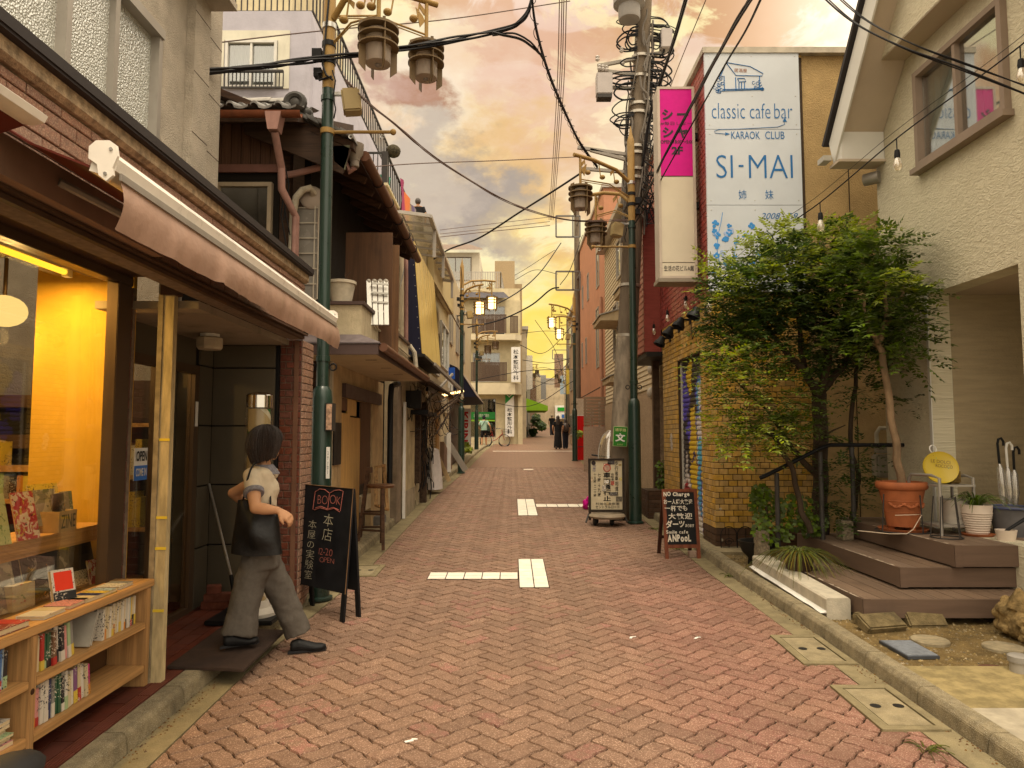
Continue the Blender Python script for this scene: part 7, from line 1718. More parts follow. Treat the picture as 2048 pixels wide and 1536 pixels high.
for k in range(22):
 z=r5.uniform(zpx(420),zpx(250));c=ua(z);a=r5.uniform(-.5,.5)
 lp6.tube([c+Vector((r5.uniform(.05,.2),-.17,0)),c+Vector((.22,-.2,-.12)),c+Vector((r5.uniform(.1,.4),-.2,-.3)),c+Vector((.16,-.18,-.45+a*.4))],r5.uniform(.005,.012),5)
obj('looped_cables',lp6,M['black'],up_)
t=thing('route_sign','green school route sign with white lettering fixed to the utility pole','sign',at(1240,895,11.2));Ys=11.18
a,b=at(1226,853,Ys),at(1255,893,Ys)
Mtil=Euler((0,.06,0)).to_matrix();c=(a+b)/2
obj('border',MB().obox(c,(b.x-a.x,.008,a.z-b.z),Mtil),plain('sign_pale_edge',(.45,.5,.25),.5),t,bevel=.003);obj('face',MB().obox(c-Vector((0,.006,0)),((b.x-a.x)*.93,.004,(a.z-b.z)*.95),Mtil),plain('route_green',(.03,.19,.02),.45),t)
xt=Mtil@Vector((1,0,0));zt_=Mtil@Vector((0,0,1));H_=a.z-b.z;W_s=b.x-a.x
text('通学路',t,plain('pale_yellow_print',(.55,.55,.25),.5),c+zt_*H_*.33-Vector((0,.008,0)),xt,zt_,w=W_s*.78,h=H_*.16,weight=.01)
text('文',t,M['white'],c-zt_*H_*.05-Vector((0,.008,0)),xt,zt_,w=W_s*.70,h=H_*.42,weight=.04)
text('杉並区',t,plain('pale_yellow_print',(.55,.55,.25),.5),c-zt_*H_*.40-Vector((0,.008,0)),xt,zt_,w=W_s*.4,h=H_*.07)
for k,(px,Yp,lab)in enumerate(((1156,29.5,'far utility pole with two rack frames beside the salmon building'),(1136,62,'distant utility pole near the end of the street'))):
 x=at(px,800,Yp).x;t=thing('utility_pole',lab,'utility pole',(x,Yp,gz(Yp)))
 obj('shaft',MB().cyl((x,Yp,gz(Yp)),(x,Yp,gz(Yp)+10.5),.16,.11,n=12),M['polecon'],t,smooth=True)
 for y0,y1 in((543,580),(432,474))if k==0 else((700,718),):
  a,b=at(1112 if k==0 else 1105,y0,Yp-1.0),at(1160,y1,Yp-1.0);f=MB()
  for p,q in(((a.x,a.z),(b.x,a.z)),((a.x,b.z),(b.x,b.z)),((a.x,a.z),(a.x,b.z)),(((a.x+b.x)/2+.2,a.z),((a.x+b.x)/2+.2,b.z)),((b.x,a.z),(b.x,b.z))):f.bar((p[0],Yp-1,p[1]),(q[0],Yp-1,q[1]),.06,.06)
  fo=obj('rack_frame',f,plain('rack_grey',(.15,.14,.13),.6),t)
  obj('rack_arm',MB().bar((x,Yp,a.z-.1),((b.x+x)/2,Yp-1,a.z-.1),.05,.05),plain('rack_grey',(.15,.14,.13),.6),fo)
M['cable']=plain('cable_black',(.012,.011,.012),.55);M['cablelt']=plain('cable_brown',(.15,.105,.09),.6)
def cable(lab,pts,r=.01,m='cable',strands=1,coil=0.0,cat='cable',seed=0):
 P=catmull([at(x,y,Y)for x,y,Y in pts],8);rr_=random.Random(seed+len(TEXTS));t=None
 mb=MB()
 if strands==1:mb.tube(P,r,6);o=single('overhead_cable',mb,M[m],lab,cat,'overhead cables',fixn=False);return o
 t=thing('cable_bundle',lab,'cable bundle',P[0],'overhead cables')
 for s in range(strands):
  ph=s*6.28/strands;amp=r*1.6
  obj('strand',MB().tube([p+Vector((0,amp*math.cos(ph+i*.17),amp*(1+.5*math.sin(i*.31+s))*math.sin(ph+i*.17+rr_.uniform(-.1,.1))))for i,p in enumerate(P)],r*rr_.uniform(.7,1.1),5),M[m],t,fixn=False)
 if coil:
  L=0;C=[]
  for i in range(len(P)-1):
   for k in range(10):
    q=P[i]+(P[i+1]-P[i])*k/10;d=(P[i+1]-P[i]).normalized();L+=(P[i+1]-P[i]).length/10;x=d.cross(Vector((0,0,1))).normalized();y=x.cross(d);a=L*2*math.pi/.28
    C.append(q+(x*math.cos(a)+y*math.sin(a))*coil)
  obj('hanger_coil',MB().tube(C,.004,4),M[m],t,fixn=False)
 return t
cable('thick black cable bundle running from the bookshop side past the near lamp post',[(380,148,5.6),(470,139,6.0),(560,128,6.3),(660,114,6.45),(760,103,6.6),(900,81,6.8),(1000,62,6.9),(1045,40,6.9),(1062,0,6.9),(1066,-60,6.9)],.012,strands=4)
cable('heavy cable bundle with hanger loops falling from overhead to the utility pole',[(1062,-60,6.6),(1066,20,6.9),(1080,90,7.4),(1105,165,8.2),(1135,235,9.4),(1162,290,10.6),(1195,335,11.3)],.011,strands=5,coil=.035)
cable('short black cable branching off the bundle under the overhead junction',[(985,68,6.85),(1030,72,6.95),(1062,88,7.15),(1088,118,7.5)],.014,strands=2)
for k,dx in enumerate((0,5,9,14)):cable('%s of four parallel brown wires running high along the street'%ORD[k],[(1120+dx,-40,13.5),(1113+dx*.9,200,18.5),(1098+dx*.6,440,30)],.011,'cablelt')
cable('twisted pale cable sagging from the near lamp arm to the right lamp post',[(690,160,6.4),(740,210,6.45),(792,250,6.5),(850,300,7.0),(920,348,7.8),(1000,396,8.9),(1080,428,9.9),(1160,442,10.6),(1255,440,11.0)],.006,'cablelt',strands=3)
cable('thin wire crossing the sky at the height of the lanterns',[(380,92,6.0),(640,62,6.6),(900,38,7.4),(1140,2,8.0)],.006,'cablelt')
cable('thin straight wire crossing the street below the speaker',[(430,348,7.6),(600,345,8.2),(820,328,9.2),(1000,321,10.2),(1170,313,11.4)],.007,'cablelt')
cable('dark cable rising from the beige house roof to the right lamp arm',[(868,518,15.6),(900,498,15),(960,475,14),(1040,424,13),(1110,380,12),(1165,344,11.4)],.017)
cable('uppermost of three thin wires above the clinic roof',[(880,460,22),(980,448,22),(1100,434,22)],.009,'cablelt');cable('middle of three thin wires above the clinic roof',[(880,468,22),(980,457,22),(1100,443,22)],.009,'cablelt');cable('lowest of three thin wires above the clinic roof',[(880,474,22),(980,463,22),(1100,451,22)],.012,'cablelt')
cable('cable sweeping from the second lamp post up to the rack frame',[(915,632,20.5),(960,622,22),(1030,588,24),(1080,545,26),(1122,486,28)],.02)
cable('lower cable sweeping from the clinic balcony up to the right',[(935,655,30),(1000,640,30),(1060,612,29),(1100,580,28),(1118,575,28)],.03)
cable('thick black cable bundle dropping from the upper right to the utility pole',[(1520,-30,4.2),(1470,50,5.2),(1420,140,6.6),(1375,225,7.9),(1325,320,8.7),(1306,362,9.6),(1285,400,10.8),(1262,440,11.2)],.011,strands=4)
cable('single black cable dropping close beside the upper right bundle',[(1530,-20,4.2),(1492,60,5.2),(1450,130,6.2),(1400,220,7.5),(1330,345,8.75),(1304,392,9.8),(1268,450,11.1)],.009)
cable('heavy cable running down the right side of the utility pole',[(1382,-40,8.5),(1355,60,9.4),(1325,150,10.3),(1300,230,10.9),(1285,330,11.2)],.020,strands=3)
cable('thin wire slanting behind the magenta light box',[(1420,-20,7.5),(1370,100,9),(1330,200,10.4),(1300,270,11)],.006,'cablelt')
for k,(dx,dy)in enumerate(((0,0),(10,3),(26,-2),(34,0))):cable('%s of four black wires sagging across the stucco house window'%ORD[k],[(1620+dx,-30+dy,5.6),(1700+dx,40+dy*1.5,5.4),(1800+dx,92+dy*2,5.2),(1920+dx*.8,135+dy*2.5,5.1),(2060,192+dy*2-k*6,5.0)],.0075 if k==0 else.005)
cable('dark drop cable from the rack frame down to the right lamp',[(1165,470,27),(1140,540,26),(1120,570,26)],.014)
for k,(a,b,c,lab)in enumerate((((950,760),(1050,742),(1155,738),'far cable strung above the clinic sign'),((960,800),(1060,812),(1150,760),'far sagging cable in front of the clinic pillar'),((1040,690),(1090,705),(1155,640),'far cable slanting up to the salmon wall'),((1045,720),(1100,726),(1158,712),'far flat cable before the yellow horizon'),((1060,780),(1110,752),(1160,700),'far diagonal cable low over the street end'),((1070,640),(1110,700),(1130,770),'far steep cable dropping to the street end'),((1010,672),(1090,662),(1160,668),'far level cable beside the clinic balcony'),((900,590),(1010,560),(1110,500),'far cable passing over the slate roof'),((915,705),(960,745),(1010,715),'sagging loop of cable at the third lamp post'),((1065,760),(1105,768),(1150,752),'lowest far cable across the bright sky'),((1050,745),(1085,735),(1120,744),'wavy far cable by the left roofs'))):
 Yc_=34+k*2.2;cable(lab,[(*a,Yc_),(*b,Yc_+2),(*c,Yc_)],.018)
for(px,py),nm in(((1285,345),1),):pass
cable('slim wire from the pink house railing to the utility pole',[(1030,560,30),(1070,540,30),(1115,548,29)],.012)
cable('loose grey cable looping from the right lamp to the siding house',[(1262,470,11),(1285,505,12),(1300,520,12.9),(1290,545,13)],.010)
sg=[(2075,60,5.3),(2040,92,5.4),(1940,168,5.7),(1793,277,6.3),(1640,405,7.1),(1545,470,7.7),(1475,530,8.1),(1418,575,8.45)]
cable('thin black string light cable sagging from the house to the brick corner',sg,.006);cable('second thin wire running just above the string light cable',[(x-6,y-12,Y)for x,y,Y in sg],.0025)
for k,((px,py,Y),lab)in enumerate(((sg[1],'hanging bulb of the string lights nearest the house pilaster'),(sg[3],'hanging bulb in front of the stucco wall below the eave'),(sg[4],'hanging bulb in front of the tan rendered wall'),(sg[5],'hanging bulb just above the tree top'),(sg[6],'hanging bulb in front of the painted blue flowers'),(sg[7],'hanging bulb at the brick building corner'))):
 bulb(at(px,py,Y),lab,1.05,drop=.10,grp='string light bulbs over the yard')
for k,(px,py)in enumerate(((1372,600),(1335,628),(1308,655))):bulb(atX(px,py,KX-.12)+Vector((0,0,.1)),['bulb under the red tiles above the spotlights','bulb above the outer spotlights','bulb beside the steel post'][k],.9,drop=.05,grp='bulbs along the brick building')
# boards and signs on the pavement
def aframe(lab,fl,fr,tl,Yw,name='chalkboard',spread=.42,frame=None,face=None,panel_z=.24,thick=.022,fw=.0,topw=None):
 0
 a,b=Vector(fl),Vector(fr);u=(b-a).normalized();n=Vector((u.y,-u.x,0)).normalized()
 if n.y>0:n=-n
 W=(b-a).length
 t=thing(name,lab,'chalkboard',(a+b)/2)
 return t,a,b,u,n,W
chalkw=mat('white_chalk',(.55,.50,.36),.95,.15,80);chalkr=mat('red_chalk',(.40,.13,.10),.95,.2,80)
a,b=Vector((-1.865,6.18,gz(6.18))),Vector((-1.35,5.80,gz(5.80)));u=(b-a).normalized();up=Vector((0,0,1));n=Vector((u.y,-u.x,0)).normalized()
t=thing('chalkboard','black standing chalkboard with a drawn open book and OPEN hours','chalkboard',(a+b)/2);W=(b-a).length
bk=Vector((-n.x,-n.y,0));Hb=1.06;lean=.085
fv=(up*Hb+bk*lean).normalized();nf=u.cross(fv).normalized()
if nf.y>0:nf=-nf
def bp(s,v):return a+u*(W*s)+fv*v
blk=mat('black_board',(.012,.012,.014),.6,.3,8,dirt=.25,dirtcol=(.03,.03,.032))
obj('board',MB().prism([bp(0,.22),bp(1,.22),bp(1,Hb),bp(0,Hb)],-nf*.02),blk,t,bevel=.002)
for s in(0.0,.93):obj('leg',MB().prism([bp(s,.0),bp(s+.07,.0),bp(s+.07,.219),bp(s,.219)],-nf*.02),M['black'],t)
def kp(s,v):return a+bk*(lean*2+.02)+u*(W*s)+(up*Hb-bk*lean).normalized()*v
obj('back_board',MB().prism([kp(0,.22),kp(1,.22),kp(1,Hb-.01),kp(0,Hb-.01)],nf*.02),M['black'],t)
for s in(0.0,.93):obj('leg',MB().prism([kp(s,.0),kp(s+.07,.0),kp(s+.07,.219),kp(s,.219)],nf*.02),M['black'],t)
obj('rim',MB().tube([bp(1,.22)+nf*.002,bp(1,Hb)+nf*.002,bp(0,Hb)+nf*.002],.004,5),wood('thin_wood_rim',(.20,.11,.05),2),t)
def chalk(pts,m,r=.0028,par=None,mp=None):
 mp=mp or(lambda x,y:bp((x-590)/112.0+.0,Hb-(y-986)/(1197-986)*(Hb-.22)))
 obj('chalk_line',MB().tube([mp(x,y)+nf*.003 for x,y in pts],r,4),m,par or t,fixn=False)
X0=lambda x:x
for pts in([(618,1000),(616,1037),(621,1038)],[(618,1000),(628,993),(640,993),(651,1000),(662,993),(672,991),(681,993),(678,1034)],[(651,1000),(650,1033)],[(621,1038),(633,1032),(650,1035),(664,1030),(677,1036)],[(622,1034),(634,1029),(650,1033),(662,1028),(674,1032)]):chalk(pts,chalkr)
def ctext(s,x0,x1,y0,y1,m,**k):
 mp=lambda x,y:bp((x-590)/112.0,Hb-(y-986)/(1197-986)*(Hb-.22));A_,B_=mp(x0,y0),mp(x1,y1);c=(A_+B_)/2
 text(s,t,m,c,u,fv,w=abs((B_-A_).dot(u)),h=abs((B_-A_).dot(fv)),weight=-.018,lift=.0025,**k)
ctext('BO',625,648,1006,1024,chalkr,jitter=.08);ctext('OK',653,677,1003,1022,chalkr,jitter=.08)
ctext('本店',643,664,1043,1098,chalkw,vertical=True,jitter=.06);ctext('本屋の実験室',609,627,1060,1182,chalkw,vertical=True,jitter=.07)
ctext('12-20',638,668,1114,1128,chalkr,jitter=.1);ctext('OPEN',641,673,1132,1143,chalkr,jitter=.08)
fl_,fr_=gnd(1331,1118),gnd(1402,1117);a,b=fl_,Vector((fr_.x,fr_.y,fl_.z));u=(b-a).normalized();bk=Vector((-u.y,u.x,0));W=(b-a).length;Hb=.80;lean=.10
fv=(up*Hb+bk*lean).normalized();nf=u.cross(fv).normalized()
if nf.y>0:nf=-nf
t=thing('chalkboard','brown framed chalkboard sign with white handwriting beside the brick building','chalkboard',(a+b)/2)
def bp(s,v):return a+u*(W*s)+fv*v
rw=wood('red_brown_frame',(.22,.06,.025),2,.45,dark=.6,island=.04)
obj('board',MB().prism([bp(.09,.16),bp(.91,.16),bp(.91,Hb-.03),bp(.09,Hb-.03)],-nf*.012),M['black'],t)
for s in(0,.9):obj('leg',MB().prism([bp(s,0),bp(s+.1,0),bp(s+.1,Hb),bp(s,Hb)],-nf*.024),rw,t)
obj('rail',MB().prism([bp(.1,Hb-.04),bp(.9,Hb-.04),bp(.9,Hb),bp(.1,Hb)],-nf*.022),rw,t);obj('rail',MB().prism([bp(.1,.12),bp(.9,.12),bp(.9,.165),bp(.1,.165)],-nf*.022),rw,t)
def kp(s,v):return a+bk*(lean*2+.17)+u*(W*s)+(up*Hb-bk*(lean+.15)).normalized()*v
for s in(0,.9):obj('leg',MB().prism([kp(s,0),kp(s+.1,0),kp(s+.1,Hb),kp(s,Hb)],nf*.022),wood('dark_back_leg',(.06,.022,.012),2),t)
obj('rail',MB().prism([kp(.1,.2),kp(.9,.2),kp(.9,.24),kp(.1,.24)],nf*.02),wood('dark_back_leg',(.06,.022,.012),2),t)
cw_=plain('chalk_marker_white',(.70,.64,.54),.8)
def atext(s,x0,x1,y0,y1,wt=.03,**k):
 s0,s1=(x0-1331)/71,(x1-1331)/71;v0,v1=Hb-(y0-988)/130*Hb,Hb-(y1-988)/130*Hb
 A_,B_=bp(s0,v0),bp(s1,v1);text(s,t,cw_,(A_+B_)/2,u,fv,w=abs((B_-A_).dot(u)),h=abs((B_-A_).dot(fv)),weight=wt,lift=.003,**k)
atext('NO',1333,1348,993,1002,.05,jitter=.04);atext('Charge',1352,1386,994,1004,.05,jitter=.05);atext('お一人様大歓迎',1333,1391,1007,1017,.025,jitter=.04);atext('一杯でも',1334,1380,1019,1030,.02,jitter=.05)
atext('大歓迎',1341,1389,1033,1045,.02,jitter=.05);atext('ダーツ',1335,1373,1047,1061,.03,jitter=.05);atext('あります',1374,1392,1054,1060,.02,jitter=.05);atext('Smile cafe',1335,1379,1065,1072,.02,jitter=.05);atext('ANPooL',1337,1384,1073,1087,.05,jitter=.03)
q=gnd(1391,1116);single('paving_brick',MB().obox(q+Vector((0,.06,.035)),(.13,.10,.07)),mat('pale_paver',(.36,.26,.20),.9,.2,20),'pinkish paving brick weighing down the brown framed chalkboard','brick',bevel=.006)
cY=10.9;t=thing('road_sign_cart','wheeled black framed no vehicles sign covered in stickers','sign cart',gnd(1215,1050));z0=gz(cY)
a,b=at(1177,918,cY),at(1248,1022,cY);tx=lambda x:at(x,970,cY).x;tz=lambda y:at(1210,y,cY).z
obj('face',MB().box(tx(1181),tx(1245),cY,cY+.02,tz(1019),tz(921)),mat('yellowed_sign_face',(.58,.50,.34),.5,.08,6,dirt=.3,dirtcol=(.35,.24,.10)),t)
fr=MB();w=.035
fr.box(tx(1177),tx(1177)+w,cY-.02,cY+.03,tz(1040),tz(917)).box(tx(1249)-w,tx(1249),cY-.02,cY+.03,tz(1040),tz(917)).box(tx(1177)+w+.001,tx(1249)-w-.001,cY-.02,cY+.03,tz(921),tz(917)+.0).box(tx(1177)+w+.001,tx(1249)-w-.001,cY-.02,cY+.03,tz(1024),tz(1019))
obj('frame',fr,mat('rusty_black_frame',(.035,.025,.018),.6,.3,12),t,bevel=.003)
obj('base_bar',MB().lathe((tx(1213),cY-.02,tz(1035)),[(.001,0),(.26,.0),(.28,.03),(.26,.06),(.001,.065)],24),mat('grey_base',(.30,.24,.17),.5,.2,8,dirt=.4),t,smooth=True)
for px,yy in((1188,cY-.08),(1221,cY-.12),(1226,cY+.14),(1194,cY+.12)):
 wl=obj('wheel',MB().torus((tx(px),yy,z0+.062),.042,.02,(1,.25,0),18,8),M['black'],t,smooth=True);obj('hub',MB().cyl((tx(px)-.018,yy-.005,z0+.062),(tx(px)+.018,yy+.005,z0+.062),.03,n=10),M['rail'],wl)
for px0,px1,yy in((1177,1170,-.1),(1196,1193,.15),(1228,1232,.15),(1247,1252,-.1)):obj('brace',MB().bar((tx(px0),cY,tz(1028)),(tx(px1),cY+yy,tz(1043)),.02,.02),M['rail'],t)
def rtext(s,x0,x1,y0,y1,wt=.01,v=True,m=None,**k):
 A_,B_=at(x0,y0,cY),at(x1,y1,cY);text(s,t,m or M['black'],(A_+B_)/2,(1,0,0),(0,0,1),w=B_.x-A_.x,h=A_.z-B_.z,weight=wt,vertical=v,**k)
rtext('歩行者専用道路',1229,1237,922,992);rtext('車両通行止',1206,1222,945,1002,.025);rtext('自転車除く',1222,1228,946,972);rtext('七時↓九時',1195,1202,946,994);rtext('十五時↓二十時',1187,1193,946,994);rtext('作業中',1185,1192,930,944,0,m=plain('blue_ink',(.05,.06,.2),.5))
rtext('杉並区警察署',1191,1239,1005,1010,0,False);rtext('セントラルロード',1191,1239,1011,1017,.01,False)
r7=random.Random(4)
for px,py,w_,h_,col in((1187,926,9,9,(.04,.03,.03)),(1214,933,15,14,(.40,.25,.18)),(1222,925,14,8,(.06,.05,.05)),(1240,930,6,4,(.3,.22,.08)),(1225,966,7,8,(.35,.08,.05)),(1208,976,8,12,(.38,.34,.28)),(1213,963,10,6,(.60,.55,.45)),(1227,988,14,7,(.10,.09,.08)),(1238,998,12,10,(.12,.10,.07)),(1184,958,4,10,(.42,.32,.2)),(1215,1007,6,6,(.45,.36,.2)),(1241,958,5,6,(.5,.4,.12))):
 A_,B_=at(px-w_/2,py-h_/2,cY),at(px+w_/2,py+h_/2,cY)
 if w_==h_:obj('sticker',MB().lathe(((A_.x+B_.x)/2,cY-.001,(A_.z+B_.z)/2),[((B_.x-A_.x)/2,0),((B_.x-A_.x)/2*.98,.003),(.001,.0031)],16,axis=(0,-1,0)),plain('sticker_%d_%d'%(px,py),col,.5),t)
 else:obj('sticker',MB().box(A_.x,B_.x,cY-.0042,cY-.001,B_.z,A_.z),cover_art('sticker_%d_%d'%(px,py),col,[(tuple(min(1,c*2.2+.05)for c in col),.57)],40),t)
a=at(1214,936,cY);obj('red_ring',MB().torus((a.x,cY-.004,a.z),.052,.006,(0,1,0),24,5),plain('ring_red',(.42,.04,.03),.5),t)
q=gnd(1172,1022);sgm=MB();sgm.sphere(q+Vector((.02,.25,.09)),(.055,.08,.10),12,8).sphere(q+Vector((.05,.22,.17)),(.03,.04,.07),8,6)
for v in range(len(sgm.v)):x,y,z=sgm.v[v];sgm.v[v]=(x+.01*math.sin(z*60+y*40),y+.01*math.sin(x*70),z)
single('plastic_bag',sgm,plain('magenta_plastic',(.62,.01,.26),.35),'bright magenta plastic bag on the ground behind the sign cart','bag',smooth=True)
sY=12.3;t=thing('motor_scooter','parked scooter with clear windscreen behind the sign cart','scooter',(at(1222,1000,sY).x,sY,gz(sY)));sx_=at(1222,1000,sY).x;g_=gz(sY)
rows=[]
for k in range(9):
 z=g_+.78+.62*k/8;wv=.24*math.sqrt(max(.02,1-(k/8)**2.6));rows.append([(sx_+wv*math.sin(s),sY-.10-.14*math.cos(s)+.16*k/8,z)for s in[-1.25+2.5*i/10 for i in range(11)]])
obj('windscreen',MB().rings(rows,closed=False),glass('scooter_screen',(.85,.8,.7),.22,.06,body=(.5,.42,.3),bodyfac=.35),t,smooth=True,fixn=False)
obj('screen_rim',MB().tube([r_[0]for r_ in rows]+[rows[-1][5]]+[r_[-1]for r_ in rows[::-1]],.008,5),M['greyframe'],t)
obj('front_panel',MB().rings([[(sx_+w*math.cos(s),sY-.05+d*math.sin(s),g_+z)for s in[i*math.pi/6 for i in range(12)]]for z,w,d in((.42,.10,.08),(.6,.17,.1),(.78,.21,.1),(.9,.12,.08))]),plain('scooter_black',(.02,.02,.022),.3),t,smooth=True)
obj('wheel',MB().torus((sx_,sY-.2,g_+.21),.16,.05,(1,0,0),22,8),M['black'],t,smooth=True)
obj('fender',MB().torus((sx_,sY-.2,g_+.21),.22,.035,(1,0,0),20,6,a0=.3,a1=2.6),M['greyframe'],t,smooth=True)
obj('handlebar',MB().tube([(sx_-.32,sY+.05,g_+.98),(sx_-.1,sY-.02,g_+.95),(sx_+.1,sY-.02,g_+.95),(sx_+.32,sY+.05,g_+.98)],.014,8),M['black'],t);obj('body',MB().box(sx_-.13,sx_+.13,sY+.35,sY+1.0,g_+.35,g_+.72),plain('scooter_black',(.02,.02,.022),.3),t,bevel=.05);obj('footboard',MB().box(sx_-.15,sx_+.15,sY-.02,sY+.5,g_+.24,g_+.30),M['black'],t,bevel=.01)
obj('rear_wheel',MB().torus((sx_,sY+.95,g_+.21),.16,.05,(1,0,0),22,8),M['black'],t,smooth=True)
obj('flowers',MB().sphere((sx_-.02,sY-.28,g_+.80),(.13,.08,.10),9,6),cover_art('dark_floral',(.02,.02,.025),[((.6,.55,.5),.56),((.1,.12,.4),.64)],26),t);obj('permit',MB().box(sx_+.05,sx_+.14,sY-.252,sY-.248,g_+.98,g_+1.12),M['white'],t)
q=gnd(1160,920);t=thing('umbrella_stand','rack of black umbrellas with white paper at the far right lamp foot','umbrella stand',q)
for k in range(5):x=q.x+.06*k-.02;obj('umbrella',MB().lathe((x,q.y+.1*(k%2),q.z),[(.012,0),(.035,.25),(.028,.9),(.01,1.0)],8),M['black'],t,smooth=True)
obj('paper',MB().box(q.x-.06,q.x+.22,q.y-.08,q.y-.06,q.z+.82,q.z+.98),M['white'],t);obj('rack',MB().torus((q.x+.1,q.y,q.z+.5),.2,.012,n=16),M['rail'],t)
# trees and plants
def leafmat(name,c,v=.45,tr=.35):
 return mat(name,c,.5,.3,5,island=v,transl=tr,spec=.35)
M['leafA']=leafmat('tree_leaf',(.10,.155,.016));M['leafB']=leafmat('young_lit_leaf',(.28,.34,.028));M['leafC']=leafmat('dark_leaf',(.06,.105,.018));M['leafD']=leafmat('grass_leaf',(.13,.155,.02))  # leafB is younger foliage and also paints light onto the tree crown
M['bark']=mat('dark_bark',(.06,.042,.028),.9,.3,12,bump=.6,bscale=70,stretch=(1,1,.3));M['barkpale']=mat('pale_bark',(.25,.17,.10),.85,.3,10,bump=.4,bscale=50,dirt=.4,stretch=(1,1,.5))
def leaf_mesh(name,quads,m,parent):
 q=np.array(quads,dtype=np.float32).reshape(-1,3);n=len(q)//4
 rl=root_loc(parent);q-=np.array(rl,dtype=np.float32)
 me=bpy.data.meshes.new(name);me.vertices.add(n*4);me.vertices.foreach_set('co',q.ravel());me.loops.add(n*4);me.loops.foreach_set('vertex_index',np.arange(n*4,dtype=np.int32))
 me.polygons.add(n);me.polygons.foreach_set('loop_start',np.arange(0,n*4,4,dtype=np.int32));me.polygons.foreach_set('loop_total',np.full(n,4,dtype=np.int32));me.materials.append(m);me.update();me.validate()
 o=put(bpy.data.objects.new(name,me),parent);o['kind']='stuff';return o
def leaflet(out,b,d,nrm,L,w):
 s=d.cross(nrm).normalized();m=b+d*(L*.45)-nrm*(L*.06);out+=[b,m+s*w*.5,b+d*L-nrm*L*.16,m-s*w*.5]
def spray(out,p,d,L,rg,n=5,ll=.06,lw=.026):
 d=d.normalized();s=d.cross(Vector((rg.uniform(-.3,.3),rg.uniform(-.3,.3),1))).normalized();nr=s.cross(d).normalized()
 for i in range(n):
  t=(i+1)/n;b=p+d*L*t-Vector((0,0,L*.22*t*t));l=ll*rg.uniform(.75,1.15)*(1-.25*abs(t-.5))
  for sg in(-1,1):leaflet(out,b,(d*.45+s*sg+nr*rg.uniform(-.25,.25)).normalized(),nr,l,lw)
 leaflet(out,p+d*L-Vector((0,0,L*.22)),d,nr,ll,lw)
def crown(parent,clumps,m,rg,dens,ll=.06,L=.20,n=5,name='crown',lw=None,depth=.75):
 0
 out=[]
 for px,py,rx,ry,Y in clumps:
  c=at(px,py,Y);k=Y/FPX;a=Vector((rx*k,min(rx,ry*1.2)*k*depth,ry*k))
  for _ in range(int(dens*a.x*a.z*100)):
   v=Vector((rg.gauss(0,1),rg.gauss(0,1),rg.gauss(0,1))).normalized();r=rg.random()**.42*(1+.16*math.sin(v.x*5+px)+.12*math.sin(v.z*7+py))
   p=c+Vector((v.x*a.x,v.y*a.y,v.z*a.z))*r
   if rg.random()<.12:continue
   d=Vector((v.x,v.y,v.z*.35+.12))+Vector((rg.uniform(-.6,.6),rg.uniform(-.6,.6),rg.uniform(-.35,.3)));spray(out,p,d,L*rg.uniform(.7,1.2),rg,n,ll,lw or ll*.42)
 return leaf_mesh(name,out,m,parent)
rg=random.Random(77)
def limb(parent,pts,r0,r1,m,name='branch'):
 P=catmull(pts,5);n=len(P);return obj(name,MB().tube([p+Vector((math.sin(i*1.3)*.008,math.cos(i*1.7)*.008,0))for i,p in enumerate(P)],[r0+(r1-r0)*i/(n-1)for i in range(n)],9),m,parent,smooth=True,fixn=False)
t=thing('tree','large dark trunked tree with feathery leaves between brick wall and deck','tree',at(1640,1060,7.95))
limb(t,[at(1642,1075,7.9),at(1640,980,7.9),at(1641,880,7.9),at(1638,800,7.9),at(1634,765,7.9)],.085,.075,M['bark'],'trunk')
for pts,r in(([(1636,790),(1610,745),(1560,690),(1510,620)],.05),([(1640,780),(1655,730),(1650,650),(1640,540)],.05),([(1640,785),(1680,740),(1720,680),(1740,600)],.045),([(1610,745),(1600,680),(1590,580),(1560,480)],.03),([(1650,690),(1690,620),(1720,500)],.03),([(1560,690),(1500,690),(1450,640)],.022),([(1640,960),(1600,915),(1560,880),(1500,850)],.04),([(1590,905),(1540,830),(1470,760)],.02),([(1625,940),(1640,880),(1690,850)],.02)):limb(t,[at(x,y,7.75-.1*i)for i,(x,y)in enumerate(pts)],r,r*.3,M['bark'])
crown(t,[(1560,575,120,85,7.5),(1640,535,115,75,7.7),(1600,660,135,75,7.7),(1500,600,85,70,7.3),(1700,600,85,80,7.6),(1670,690,80,55,7.8),(1740,690,55,50,7.6),(1480,660,70,55,7.4)],M['leafC'],rg,16,ll=.07)  # dark leaf colour paints shade into the inner crown
crown(t,[(1560,500,95,50,7.4),(1640,485,95,45,7.5),(1475,545,65,40,7.2),(1700,500,70,45,7.4),(1435,580,45,35,7.1),(1600,560,100,50,7.2)],M['leafB'],rg,12,name='crown')  # lighter leaf colour paints light from above onto the top clumps
crown(t,[(1480,730,75,60,7.2),(1550,800,95,60,7.3),(1460,690,60,45,7.2),(1585,865,65,30,7.5)],M['leafA'],rg,13,name='crown')
crown(t,[(1460,790,65,60,7.0),(1500,860,80,45,7.1),(1440,740,50,45,7.0),(1520,900,45,28,7.1),(1440,850,35,40,7.05)],M['leafB'],rg,9,name='crown')  # lighter leaf colour again, painting light onto the left side of the crown
t=thing('sapling','thin dark stemmed sapling with sparse leaves beside the handrail','tree',at(1710,1030,7.7))
limb(t,[at(1700,1050,7.75),at(1716,960,7.75),at(1700,880,7.75),at(1708,790,7.75),at(1716,720,7.75)],.03,.02,M['bark'],'trunk')
